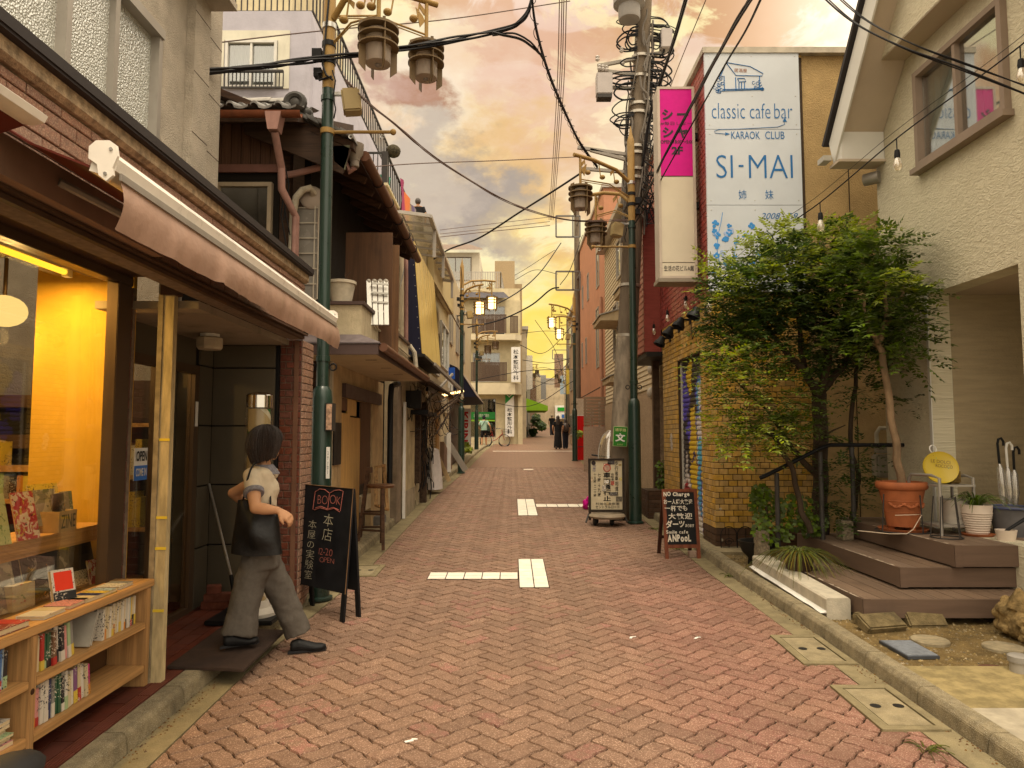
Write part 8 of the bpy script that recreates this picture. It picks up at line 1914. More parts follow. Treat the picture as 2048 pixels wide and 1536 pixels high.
crown(t,[(1720,780,40,14,7.6),(1745,790,45,12,7.4),(1690,940,45,35,7.6),(1700,1000,50,30,7.6),(1830,810,45,16,7.3),(1680,1030,30,20,7.5),(1720,900,40,18,7.6)],M['leafC'],rg,16,ll=.055)
t=thing('leaning_tree','slim bare trunk leaning left under the big tree','tree',at(1620,1070,7.5));limb(t,[at(1622,1065,7.4),at(1600,1010,7.4),at(1585,940,7.4),at(1556,890,7.35),at(1545,860,7.3)],.032,.022,M['bark'],'trunk');crown(t,[(1550,855,55,25,7.2),(1500,880,40,22,7.1)],M['leafA'],rg,14)
def pot_prof(r0,r1,h,rim):return[(.001,0),(r0,0),(r0+(r1-r0)*.5,h*.5),(r1,h-rim),(r1+.012,h-rim+.004),(r1+.026,h-rim*.75),(r1+.03,h-rim*.3),(r1+.018,h),(r1-.012,h),(r1-.02,h-.03),(.001,h-.035)]
pc=at(1806,1056,6.75);pc.z=zD;hpz=at(1806,963,6.75).z-zD-.05
M['terra']=mat('terracotta',(.36,.115,.045),.6,.15,7,dirt=.3,dirtcol=(.16,.07,.04));terra=M['terra']
t=thing('terracotta_pot','big terracotta pot with garland relief holding a tree','plant pot',pc)
obj('saucer',MB().lathe(pc+Vector((0,0,.001)),[(.001,0),(.19,0),(.215,.03),(.20,.03),(.18,.012),(.001,.012)],32),terra,t,smooth=True)
p2=pc+Vector((0,0,.05));obj('pot',MB().lathe(p2,pot_prof(.135,.195,hpz,.075),40),terra,t,smooth=True)
for k in range(3):obj('foot',MB().obox(p2+Vector((.1*math.cos(k*2.1-1.2),.1*math.sin(k*2.1-1.2),-.019)),(.04,.04,.034)),terra,t)
gl=MB()
for k in range(30):
 a=-2.7+k*2.2/29;rz_=.172;z=hpz*.52-.03*abs(math.sin(k*.33));gl.sphere((p2.x+rz_*math.cos(a),p2.y+rz_*math.sin(a),p2.z+z),(.014,.014,.012+.006*math.sin(k*2.1)),7,5)
obj('garland',gl,terra,t,smooth=True)
for z,r in((.16,.152),(.29,.172)):obj('ridge',MB().torus(p2+Vector((0,0,hpz*z/.45*.9)),r*1.0,.005,n=32),terra,t,smooth=True)
obj('soil',MB().lathe(p2+Vector((0,0,hpz-.04)),[(.001,.006),(.175,.006)],24,cap=False),M['soil'],t)
obj('wire_stand',MB().torus(pc+Vector((0,0,.006)),.235,.006,n=32).cyl(pc+Vector((.06,-.225,.006)),pc+Vector((.05,-.215,hpz*.85)),.006).cyl(pc+Vector((-.225,-.06,.006)),pc+Vector((-.2,-.06,hpz*.85)),.006),M['rail'],t)
obj('string',MB().tube([pc+Vector((-.16,-.17,hpz*.40)),pc+Vector((.0,-.20,hpz*.42)),pc+Vector((.06,-.22,hpz*.44)),pc+Vector((-.05,-.26,hpz*.12)),pc+Vector((-.12,-.28,.012)),pc+Vector((-.26,-.25,.008)),pc+Vector((-.45,-.05,.01))],.0035,6),plain('white_string',(.6,.5,.38),.9),t)
t2=thing('potted_tree','pale slanting trunk tree growing out of the terracotta pot','tree',p2+Vector((0,0,hpz-.04)))
limb(t2,[p2+Vector((.0,0,hpz-.06)),at(1793,900,6.75),at(1778,800,6.75),at(1765,715,6.75),at(1756,680,6.75)],.040,.027,M['barkpale'],'trunk')
for pts in([(1757,685),(1735,650),(1728,600)],[(1757,685),(1770,640),(1772,560)],[(1770,650),(1800,600),(1810,560)]):limb(t2,[at(x,y,6.7-.05*i)for i,(x,y)in enumerate(pts)],.03,.012,M['barkpale'])
crown(t2,[(1750,580,80,55,6.7),(1790,620,70,45,6.7),(1730,520,65,45,6.8),(1770,490,45,35,6.8),(1820,700,45,26,6.6),(1800,660,60,30,6.7),(1715,660,60,40,6.8),(1850,730,25,12,6.6)],M['leafA'],rg,15,ll=.07)
crown(t2,[(1730,470,40,22,6.7),(1785,560,50,25,6.5),(1820,590,40,22,6.6)],M['leafB'],rg,10,ll=.07)
def blades(parent,c,n,L,spread,m,w=.012,up=.9,rg=rg,droop=1.0,name='leaf'):
 for k in range(n):
  a=rg.uniform(0,6.28);l=L*rg.uniform(.65,1.15);o=rg.uniform(.2,1)*spread;d=Vector((math.cos(a),math.sin(a),0));s=Vector((-d.y,d.x,0));b=c+d*rg.uniform(0,.05);rows=[]
  for i in range(6):
   t=i/5;p=b+d*(o*l*t*1.1)+Vector((0,0,l*up*(t-droop*t*t*.95*(.55+o*.6))));ww=w*(1-t*.85)*.5+.0006;rows.append([p-s*ww,p-Vector((0,0,.003)),p+s*ww])
  obj(name,MB().rings(rows,closed=False),m,parent,smooth=True,fixn=False)
q=at(1955,1058,6.45);q.z=zD;t=thing('spider_plant','spider plant with long arching leaves in a white ribbed pot','potted plant',q)
wp_=mat('white_ribbed_pot',(.62,.52,.43),.45,.05,6);pr=[(.001,0),(.085,0)]
for k in range(9):r=.088+.034*k/9;pr+=[(r,.012+k*.021),(r+.006,.020+k*.021),(r+.001,.030+k*.021)]
hp2=at(1955,1012,6.45).z-zD;pr+=[(.125,hp2-.01),(.125,hp2),(.112,hp2),(.108,hp2-.03),(.001,hp2-.03)]
obj('pot',MB().lathe(q+Vector((0,0,.014)),pr,32),wp_,t,smooth=True);obj('saucer',MB().lathe(q+Vector((0,0,.001)),[(.001,0),(.12,0),(.135,.02),(.001,.012)],28),terra,t,smooth=True)
blades(t,q+Vector((0,0,hp2)),60,.36,1.0,M['leafA'],.016,.95,droop=1.05)
q=at(1598,1128,6.75);q.z=.401;t=thing('grass_clump','drooping yellow green grass clump in a dark pot on the lowest deck step','potted plant',q);obj('pot',MB().lathe(q,[(.001,0),(.11,0),(.14,.14),(.13,.15),(.001,.13)],22),mat('dark_brown_pot',(.06,.035,.025),.6),t,smooth=True)
blades(t,q+Vector((0,0,.15)),210,.40,1.1,M['leafD'],.011,.62,droop=1.55);blades(t,q+Vector((0,0,.15)),80,.40,1.1,mat('yellowing_blade',(.20,.15,.03),.6,.2,9,transl=.3),.010,.55,droop=1.7)
def heart_shrub(lab,cl,m,rg,n,size,loc):
 t=thing('ivy_shrub',lab,'shrub',loc);out=[]
 for px,py,rx,ry,Y in cl:
  c=at(px,py,Y);k=Y/FPX
  for _ in range(n):
   v=Vector((rg.gauss(0,1),rg.gauss(0,1),rg.gauss(0,1))).normalized()*rg.random()**.4;p=c+Vector((v.x*rx*k,v.y*rx*k*.8,v.z*ry*k));d=Vector((v.x+rg.uniform(-.5,.5),v.y-.3,-.5)).normalized();nn=Vector((rg.uniform(-.5,.5),-.7,.6)).normalized();leaflet(out,p,d,nn,size*rg.uniform(.7,1.2),size*.9)
 leaf_mesh('foliage',out,m,t);return t
t=heart_shrub('leafy green ivy shrub growing up beside the brick wall',[(1530,1010,30,35,7.7),(1545,1060,38,28,7.5),(1590,1020,40,40,7.6),(1520,985,16,20,7.7),(1620,1045,30,25,7.6)],M['leafA'],rg,150,.055,at(1530,1090,7.7));obj('stem',MB().tube([at(1535,1090,7.65),at(1535,1030,7.65),at(1525,975,7.65)],.012),M['bark'],t)
t=heart_shrub('small leafy plant in the brick planter by the steel post',[(1324,940,14,22,11.9),(1328,965,14,14,11.9)],M['leafA'],rg,110,.05,at(1325,975,11.9));obj('stem',MB().cyl((2.52,11.9,.7),(2.52,11.9,1.1),.012),M['bark'],t)
heart_shrub('weeds growing at the pavement edge by the third lamp post',[(930,890,8,8,24),(936,897,6,5,23)],M['leafB'],rg,80,.12,gnd(932,905))
for px,py,lab in((1460,1152,'tuft of weeds in the gutter beside the brown framed chalkboard'),(1352,1098,'grass tuft growing under the brown framed chalkboard'),(1310,1058,'weeds at the foot of the right lamp post'),(1852,1500,'small mossy weeds between the pavers at the front right')):
 q=gnd(px,py,.002);t=thing('weed_tuft',lab,'weed',q);blades(t,q,22,.10,1.3,M['leafD'],.006,.7)
heart_shrub('green roadside bushes far along the left side of the street',[(1072,838,8,13,60),(1083,850,7,9,64),(1066,862,5,8,57)],M['leafC'],rg,150,.24,at(1075,870,60))
heart_shrub('bright green pot plant above the umbrella stand',[(1158,866,4,8,26.2)],M['leafB'],rg,60,.12,at(1158,880,26.2))
q=gnd(1515,1118,.05);q.y=7.75;q.x=at(1517,1100,7.75).x;q.z=gz(7.75)+.05;t=thing('cauldron_planter','dark bowl shaped planter on feet beside the deck','planter',q)
obj('bowl',MB().lathe(q,[(.001,.06),(.10,.07),(.17,.14),(.205,.24),(.215,.26),(.19,.26),(.16,.2),(.001,.2)],26),M['darkmetal'],t,smooth=True)
for k in range(3):obj('foot',MB().cyl(q+Vector((.1*math.cos(k*2.1+.3),.1*math.sin(k*2.1+.3),0)),q+Vector((.09*math.cos(k*2.1+.3),.09*math.sin(k*2.1+.3),.09)),.025,n=8),M['darkmetal'],t)
t=thing('garden_edging','low arched wire edging standing before the brick wall','garden edging',(2.65,KY-.08,gz(KY)))
for k in range(3):
 x=at(1442+k*33,1080,KY-.08).x;z0=gz(KY)+.03;w=.19
 arch=MB().tube([(x,KY-.08,z0),(x,KY-.08,z0+.2)]+[(x+w/2-w/2*math.cos(s),KY-.08,z0+.2+.10*math.sin(s))for s in[i*math.pi/8 for i in range(9)]]+[(x+w,KY-.08,z0)],.006,5);a_=obj('arch',arch,M['black'],t)
 obj('scroll',MB().tube([(x+w/2+.06*math.cos(s)*(1-s/12),KY-.08,z0+.12+.05*math.sin(s)*(1-s/12))for s in[i*.5 for i in range(18)]],.004,4).cyl((x+w/2,KY-.08,z0),(x+w/2,KY-.08,z0+.28),.004,n=5).cyl((x,KY-.08,z0+.06),(x+w,KY-.08,z0+.06),.004,n=5),M['black'],a_)
t=thing('metal_stand','grey metal tube plant stand against the recess wall','stand',at(1890,1058,6.55));ys=6.5;X_=lambda x,Y=6.5:at(x,1000,Y).x;zs_=at(1890,968,6.6).z
obj('frame',MB().tube([(X_(1870),6.42,zD),(X_(1870),6.42,zs_+.06),(X_(1865),6.5,zs_+.085),(X_(1852),6.72,zs_+.085),(X_(1850),6.75,zs_+.05),(X_(1850),6.76,zD)],.014,8),M['greyframe'],t,smooth=True)
obj('frame',MB().tube([(X_(1948),6.5,zD),(X_(1948),6.5,zs_+.06),(X_(1945),6.6,zs_+.08),(X_(1940),6.76,zs_+.05),(X_(1940),6.76,zD)],.014,8),M['greyframe'],t,smooth=True)
obj('shelf',MB().box(X_(1868),X_(1946),6.45,6.76,zs_-.015,zs_),M['greyframe'],t);obj('lower_shelf',MB().box(X_(1870),X_(1946),6.47,6.75,zD+.07,zD+.09),M['greyframe'],t)
q=at(1880,932,6.62);t=thing('round_plate','round yellow painted plate leaning on the metal stand','plate',(q.x,q.y,zs_));r=.152;q.z=zs_+r*.97
ax=(-.25,-1,.28);m_pl=cover_art('yellow_plate_paint',(.50,.36,.02),[((.09,.36,.15),.68),((.16,.06,.03),.70),((.55,.45,.15),.72)],12)
obj('disc',MB().lathe(q,[(.001,0),(r*.8,.0),(r,.02),(r*.98,.028),(r*.78,.010),(.001,.010)],36,axis=ax),m_pl,t,smooth=True);obj('hook',MB().torus(q+Vector((-.03,.05,r+.02)),.035,.006,(.2,-1,.2),16,6),M['white'],t)
nn=Vector(ax).normalized();u_=nn.cross(Vector((0,0,1))).normalized()*-1;v_=u_.cross(nn)*-1;u_=Vector((1,-.25,-.12)).normalized();v_=nn.cross(u_).normalized()
if v_.z<0:v_=-v_
text('LE DOLCI',t,M['brownframe'],q+nn*.012+v_*.055,u_,v_,w=.16,h=.03,weight=-.01);text('ROCOCO',t,M['brownframe'],q+nn*.012+v_*.015+u_*.03,u_,v_,w=.14,h=.03,weight=-.01)
single('wicker_basket',MB().box(X_(1916),X_(1940),6.6,6.74,zs_+.001,zs_+.13),mat('wicker',(.20,.13,.04),.9,.4,30,bump=1,bscale=60),'small brown wicker block on the metal stand behind the plate','basket',bevel=.015)
q=at(1912,1050,6.62);q.z=zD+.091;t=thing('white_bucket','white enamel bucket with handwriting under the metal stand','bucket',q);obj('bucket',MB().lathe(q,[(.001,0),(.10,0),(.125,.21),(.13,.215),(.12,.2),(.001,.19)],26),mat('white_bucket_paint',(.48,.44,.38),.4,.1,9,dirt=.3),t,smooth=True);text('plants',t,M['rail'],q+Vector((-.02,-.113,.05)),(1,0,0),(0,0,1),w=.08,h=.03,weight=-.02)
obj('handle',MB().tube([q+Vector((-.125,0,.21)),q+Vector((-.06,-.1,.17)),q+Vector((.06,-.11,.17)),q+Vector((.125,0,.21))],.004,5),M['rail'],t)
t=thing('wire_plant_ring','thin black wire plant support ring standing on the deck','plant support',at(1895,1060,6.3));q=at(1893,1058,6.3);q.z=zD
obj('base_ring',MB().torus(q+Vector((0,0,.006)),.125,.006,n=28),M['rail'],t)
for k in range(5):a=k*1.26;obj('wire',MB().cyl(q+Vector((.125*math.cos(a),.125*math.sin(a),.006)),q+Vector((.09*math.cos(a),.09*math.sin(a),.36)),.0045,n=6),M['rail'],t)
q=at(2035,1062,6.35);q.z=zD;t=thing('tub_planter','grey tub planter with a blue rim at the right edge of the deck','planter',q);obj('tub',MB().lathe(q+Vector((.03,.1,0)),[(.001,0),(.14,0),(.18,.25),(.17,.25),(.15,.2),(.001,.2)],28),mat('tub_grey',(.13,.125,.13),.5),t,smooth=True);obj('rim',MB().torus(q+Vector((.03,.1,.25)),.18,.014,n=30),mat('tub_rim',(.07,.08,.15),.5),t,smooth=True)
q=at(2012,1064,6.15);q.z=zD;t=thing('white_bowl','small white bowl pot with a black trowel on the deck','bowl',q);obj('bowl',MB().lathe(q,[(.001,0),(.065,0),(.082,.09),(.075,.09),(.06,.02),(.001,.02)],22),wp_,t,smooth=True);obj('trowel',MB().cyl(q+Vector((0,0,.08)),q+Vector((.20,.02,.19)),.013,.016,n=8),M['black'],t)
q=at(2030,1000,6.5);q.z=zD;t=thing('umbrella_stand','clear plastic umbrellas standing in the tub beside the dark door','umbrellas',q);cl_p=glass('clear_vinyl',(.9,.88,.84),.25,.08,body=(.6,.56,.5),bodyfac=.4)
for k,(dx,m_)in enumerate(((-.04,0),(.02,1),(.07,0))):
 b=q+Vector((dx+.02,.12,.2));tp_=b+Vector((-.02+dx*.3,0,.62-.04*k));obj('umbrella',MB().tube([b,b+(tp_-b)*.3,b+(tp_-b)*.62,b+(tp_-b)*.7],[.01,.035,.03,.01],10),cl_p,t,smooth=True);hk=[tp_-(tp_-b)*.3,tp_,tp_+Vector((.01,0,.04)),tp_+Vector((.035,0,.05)),tp_+Vector((.055,0,.02)),tp_+Vector((.055,0,-.02))];obj('handle',MB().tube(hk,.011,8),M['black']if m_==0 else M['white'],t,smooth=True)
q=at(2042,1265,5.2);q.z=gz(5.2)+.05;t=thing('stone_carving','weathered carved stone head with curled mane on the soil','stone carving',q)
cvm=MB();r8=random.Random(6);cvm.sphere(q+Vector((.05,.05,.13)),(.15,.16,.15),18,12).sphere(q+Vector((.0,-.06,.10)),(.10,.10,.11),14,10).lathe(q+Vector((.0,0,.22)),[(.001,0),(.09,0),(.06,.07),(.015,.14),(.001,.145)],14)
for k in range(60):
 a=r8.uniform(0,6.28);e=r8.uniform(-.6,1.0);c=q+Vector((.05+.15*math.cos(a)*math.cos(e),.05+.16*math.sin(a)*math.cos(e),.13+.15*math.sin(e)));cvm.sphere(c,r8.uniform(.022,.042),8,6)
for k in range(14):c=q+Vector((-.05+r8.uniform(-.05,.05),-.14+r8.uniform(-.03,.03),.04+r8.uniform(0,.16)));cvm.sphere(c,r8.uniform(.018,.034),8,6)
co=obj('carving',cvm,mat('carved_stone',(.24,.165,.07),.95,.4,16,bump=.9,bscale=60,dirt=.6),t,smooth=True);md=co.modifiers.new('r','REMESH');md.mode='VOXEL';md.voxel_size=.008;BAKE.append(co)
# people and bicycles
M['skin']=mat('skin',(.50,.27,.15),.55,.06,12);M['hair']=mat('dark_brown_hair',(.022,.011,.007),.45,.25,40,stretch=(1,1,.12),bump=.5,bscale=160,spec=.6);M['blackcloth']=mat('black_cloth',(.012,.011,.012),.85,.2,20)
def loft(mb,pts,rad_,n=14,side=(0,1,0),sub=4):
 0
 P=catmull(pts,sub)if len(pts)>2 else[Vector(p)for p in pts];k=len(P);S=Vector(side);rings=[]
 rr_=[(r if hasattr(r,'__len__')else(r,r))for r in rad_]
 for i,p in enumerate(P):
  f=i/(k-1)*(len(rr_)-1);j=min(int(f),len(rr_)-2);w=f-j;w=w*w*(3-2*w);a=rr_[j][0]*(1-w)+rr_[j+1][0]*w;b=rr_[j][1]*(1-w)+rr_[j+1][1]*w
  d=(P[min(i+1,k-1)]-P[max(i-1,0)]).normalized();s=(S-d*S.dot(d)).normalized();x=d.cross(s);rings.append([p+s*a*math.cos(2*math.pi*q/n)+x*b*math.sin(2*math.pi*q/n)for q in range(n)])
 return mb.rings(rings)
def solid(name,mb,m,parent,vox,smooth_it=4,folds=None,**k):
 o=obj(name,mb,m,parent,**k);md=o.modifiers.new('r','REMESH');md.mode='VOXEL';md.voxel_size=vox
 if smooth_it:s=o.modifiers.new('s','SMOOTH');s.iterations=smooth_it;s.factor=.5
 if folds:
  tx_=bpy.data.textures.new('folds','CLOUDS');tx_.noise_scale=folds[1];d=o.modifiers.new('d','DISPLACE');d.texture=tx_;d.strength=folds[0];d.mid_level=.5;d.texture_coords='LOCAL'
 BAKE.append(o);return o
def hand(mb,wrist,d,palm_n,s=1.0,curl=.5,flip=1):
 0
 d=Vector(d).normalized();n=Vector(palm_n);n=(n-d*n.dot(d)).normalized();w=d.cross(n)*flip;k=wrist+d*.085*s
 loft(mb,[wrist,wrist+d*.045*s,k],[(.026*s,.018*s),(.038*s,.016*s),(.038*s,.013*s)],10,w)
 for i,(o,L)in enumerate(((-.030,.068),(-.010,.078),(.010,.074),(.028,.058))):
  b=k+w*o*s-d*.012*s;p1=b+(d*math.cos(curl*.6)+n*math.sin(curl*.6))*L*.5*s;p2=p1+(d*math.cos(curl*1.5)+n*math.sin(curl*1.5))*L*.32*s;p3=p2+(d*math.cos(curl*2.2)+n*math.sin(curl*2.2))*L*.28*s;mb.tube([b,p1,p2,p3],[.0095*s,.009*s,.0082*s,.0065*s],8)
 b=wrist+d*.025*s-w*.028*s;p1=b-w*.022*s+d*.03*s+n*.012*s;p2=p1+d*.03*s+n*.014*s;mb.tube([b,p1,p2],[.012*s,.0105*s,.008*s],8)
wY=4.97;t=thing('person','woman in cream shirt and grey wide trousers stepping out of the bookshop','person',(-1.68,wY,gz(wY)))
Rs,Ls=at(504,952,4.85),at(541,948,5.12);fw=Vector((.93,.36,0)).normalized();sd=Vector((.36,-.93,0)).normalized()
hc_=at(529,884,5.0);neck0,neck1=at(526,948,5.0),at(529,905,5.0)
sk=MB()
sk.sphere(hc_+Vector((.01,.02,.005)),(.078,.092,.108),20,14);hd=Vector((.55,.83,-.05)).normalized();hs_=Vector((.83,-.55,0)).normalized()
fc=hc_+Vector((.01,.02,-.02));sk.sphere(fc+hd*.03+Vector((0,0,-.05)),(.06,.06,.055),14,10).sphere(fc+hd*.088+Vector((0,0,-.012)),(.014,.014,.02),8,6).sphere(fc+hd*.075+Vector((0,0,-.055)),(.024,.02,.012),8,6).sphere(fc+hd*.06+Vector((0,0,-.085)),(.024,.024,.02),8,6)
for s in(-1,1):sk.sphere(fc+hs_*s*.085+Vector((0,0,-.01)),(.014,.016,.03),8,6);sk.sphere(fc+hd*.075+hs_*s*.032+Vector((0,0,.012)),(.014,.014,.01),8,6)
loft(sk,[neck0-Vector((0,0,.03)),(neck0+neck1)/2,neck1],[.055,.048,.05])
loft(sk,[neck0-Vector((0,0,.02)),at(524,985,4.98),at(521,1040,4.97),at(521,1105,4.97)],[(.10,.07),(.125,.085),(.105,.075),(.14,.10)],16,sd)
Re,Rw=at(511,1016,4.71),at(557,1021,4.72);loft(sk,[Rs,Rs+(Re-Rs)*.5,Re],[.046,.046,.038]);loft(sk,[Re,Re+(Rw-Re)*.35,Rw],[.038,.039,.025]);sk.sphere(Re,.039,10,8)
hand(sk,Rw,Vector((.8,.1,-.55)),Vector((-.3,.5,-.75)),1.0,.75,1)
Le,Lw=at(466,986,5.16),at(498,1012,5.26);loft(sk,[Ls,Ls+(Le-Ls)*.5,Le],[.044,.044,.037]);loft(sk,[Le,Le+(Lw-Le)*.4,Lw],[.037,.037,.025]);sk.sphere(Le,.038,10,8);hand(sk,Lw,Vector((.9,.2,-.3)),Vector((0,0,-1)),1.0,.4)
solid('body',sk,M['skin'],t,.0065,3)
shm=MB();loft(shm,[at(527,937,5.0),at(524,950,4.99),at(524,985,4.98),at(521,1035,4.97),at(520,1090,4.96)],[(.075,.062),(.155,.08),(.15,.105),(.132,.098),(.155,.118)],20,sd)
shm.sphere(at(543,978,4.96),(.05,.09,.07),12,8)
for S_,E_,f in((Rs,Re,.56),(Ls,Le,.5)):loft(shm,[S_+(E_-S_)*-.06,S_+(E_-S_)*.3,S_+(E_-S_)*f],[.056,.060,.060],14);shm.sphere(S_,(.06,.06,.055),12,8)
M['shirt']=mat('cream_shirt',(.58,.49,.36),.85,.06,10);solid('shirt',shm,M['shirt'],t,.009,5,(.016,.07))
gk=mat('grey_knit',(.20,.19,.21),.9,.25,60)
for S_,E_,f in((Rs,Re,.56),(Ls,Le,.5)):d=(E_-S_).normalized();c=S_+(E_-S_)*f;obj('cuff',MB().tube([c-d*.025,c-d*.0,c+d*.006],[.067,.0675,.064],20),gk,t,smooth=True)
obj('collar',MB().rings([[at(529,938,5.0)+Vector((.058*math.cos(a)*s+.02*(z<0)*math.cos(a),.058*math.sin(a)*s,z))for a in[i*math.pi/12 for i in range(24)]]for z,s in((.03,.95),(.032,1.02),(-.03,1.5),(-.035,1.45))]),gk,t,smooth=True)
tr=MB();loft(tr,[at(521,1052,4.97),at(521,1090,4.97),at(522,1135,4.97)],[(.135,.10),(.165,.125),(.15,.12)],18,sd)
fh,rh_=at(529,1120,5.02),at(515,1120,4.92);loft(tr,[fh,at(552,1165,5.05),at(574,1212,5.09),at(597,1269,5.11)],[(.10,.11),(.092,.098),(.088,.09),(.082,.090)],18,sd);loft(tr,[rh_,at(500,1165,4.90),at(488,1212,4.86),at(478,1272,4.82)],[(.10,.11),(.098,.10),(.095,.10),(.09,.118)],18,sd)
solid('trousers',tr,mat('grey_denim',(.105,.092,.078),.9,.08,60,bump=.2,bscale=300),t,.010,4,(.028,.10))
def shoe(mb,heel,toe,w=.045):
 d=(toe-heel).normalized();L=(toe-heel).length;u=Vector((0,0,1));s=d.cross(u)
 rows=[]
 for f,ww,h,z in((0,.5,.05,.02),(.06,.8,.085,0),(.25,.9,.095,0),(.45,.9,.075,0),(.7,1.05,.055,0),(.9,.85,.045,.004),(1,.35,.028,.012)):
  c=heel+d*L*f;rows.append([c+s*w*ww*math.cos(a)+u*(z+(h*.5)*(1+math.sin(a)))for a in[i*math.pi/6 for i in range(12)]])
 return mb.rings(rows)
for lab,heel,toe in(('r',at(446,1288,4.76),at(517,1290,4.86)),('f',at(580,1300,5.06),at(652,1302,5.13))):
 zb=(floor_z(4.8)+.035)if lab=='r' else gz(5.1)+.004;heel.z=toe.z=zb;s_=solid('shoe',shoe(MB(),heel,toe,.047),M['black'],t,.006,2);obj('sole',MB().prism([q+Vector((0,0,.001))for q in[heel+Vector((-.005,.04,0)),heel+Vector((-.005,-.04,0)),toe+Vector((-.08,-.055,0)),toe+Vector((0,-.02,0)),toe+Vector((0,.02,0)),toe+Vector((-.08,.05,0))]],(0,0,.016)),mat('shoe_sole',(.02,.02,.022),.5),s_)
hr=MB();rows=[];N_=96
for k in range(22):
 f=k/21;th=min(f/.62,1)*1.62;z=.124*math.cos(th)if f<.62 else-.006-(f-.62)*.285;rad0=.121*math.sin(min(th,1.57))**.92 if f<.62 else.121-(f-.62)**1.6*.17
 row=[]
 for i in range(N_):
  a=2*math.pi*i/N_;v=Vector((math.cos(a),math.sin(a),0));front=max(0,v.dot(hd));rr_=rad0*(1+.012*math.sin(i*2.9)+.010*math.sin(i*7.1+k*.2))*(1-.28*front**3*(f>.55));zz=z-(.030*max(0,-v.dot(hd))*f)+.02*front*f-(.008*math.sin(i*3.7)if k>19 else 0);row.append(hc_+v*rr_+Vector((0,0,zz)))
 rows.append(row)
hr.rings(rows,cap=True);hair=obj('hair',hr,M['hair'],t,smooth=True);stm=MB();rh3=random.Random(9)
for k in range(210):
 i=rh3.randrange(N_);a0=rh3.randrange(1,9);pts=[rows[j][(i+int((j-a0)*rh3.uniform(-.12,.12)))%N_]for j in range(a0,22,3)];pts=[hc_+(p-hc_)*1.012 for p in pts]
 pts.append(pts[-1]+Vector((0,0,-rh3.uniform(.003,.016))));stm.tube(catmull(pts,2),[.0008+.0036*math.sin(math.pi*(q+.5)/(2*len(pts)-1))for q in range(2*len(pts)-1)],4)
obj('hair_strands',stm,M['hair'],hair,smooth=True,fixn=False)
bt_=thing('shoulder_bag','black leather tote bag hanging from the walking woman shoulder','bag',at(513,1113,4.78));bgm=MB();rows=[]
tl,tr_,bl_,br=at(476,1000,4.845),at(555,1016,4.845),at(462,1106,4.83),at(564,1108,4.83)
for k in range(15):
 f=k/14;L_,R_=tl.lerp(bl_,f),tr_.lerp(br,f);th=.035+.075*math.sin(min(1,f*1.15)*math.pi*.80);row=[]
 for i in range(40):
  a=2*math.pi*i/40;u_=.5-.5*math.cos(a)*(1.0);x=L_.lerp(R_,u_);fold=.007*math.sin(u_*14+f*2)*(1-f)+.010*math.sin(u_*8-f*5)*math.sin(f*3.1);row.append(x+Vector((0,-th*math.sin(a)*.72-fold*(1 if math.sin(a)>0 else.3),.012*math.sin(u_*9)*(1-f)-.010*math.sin(u_*math.pi)*f)))
 rows.append(row)
bgm.rings(rows);obj('bag',bgm,mat('black_leather',(.008,.008,.009),.42,.3,12,bump=.2,bscale=22,spec=.4),bt_,smooth=True)
st1=[tl+Vector((.03,-.01,-.03)),at(490,985,4.80),at(496,955,4.77),at(506,931,4.82),at(520,926,4.97),at(534,945,5.0),at(540,985,4.90),at(541,1012,4.84),tr_+Vector((-.05,0,-.02))]
obj('strap',MB().tube(catmull(st1,6),.0065,8),M['black'],bt_,smooth=True)
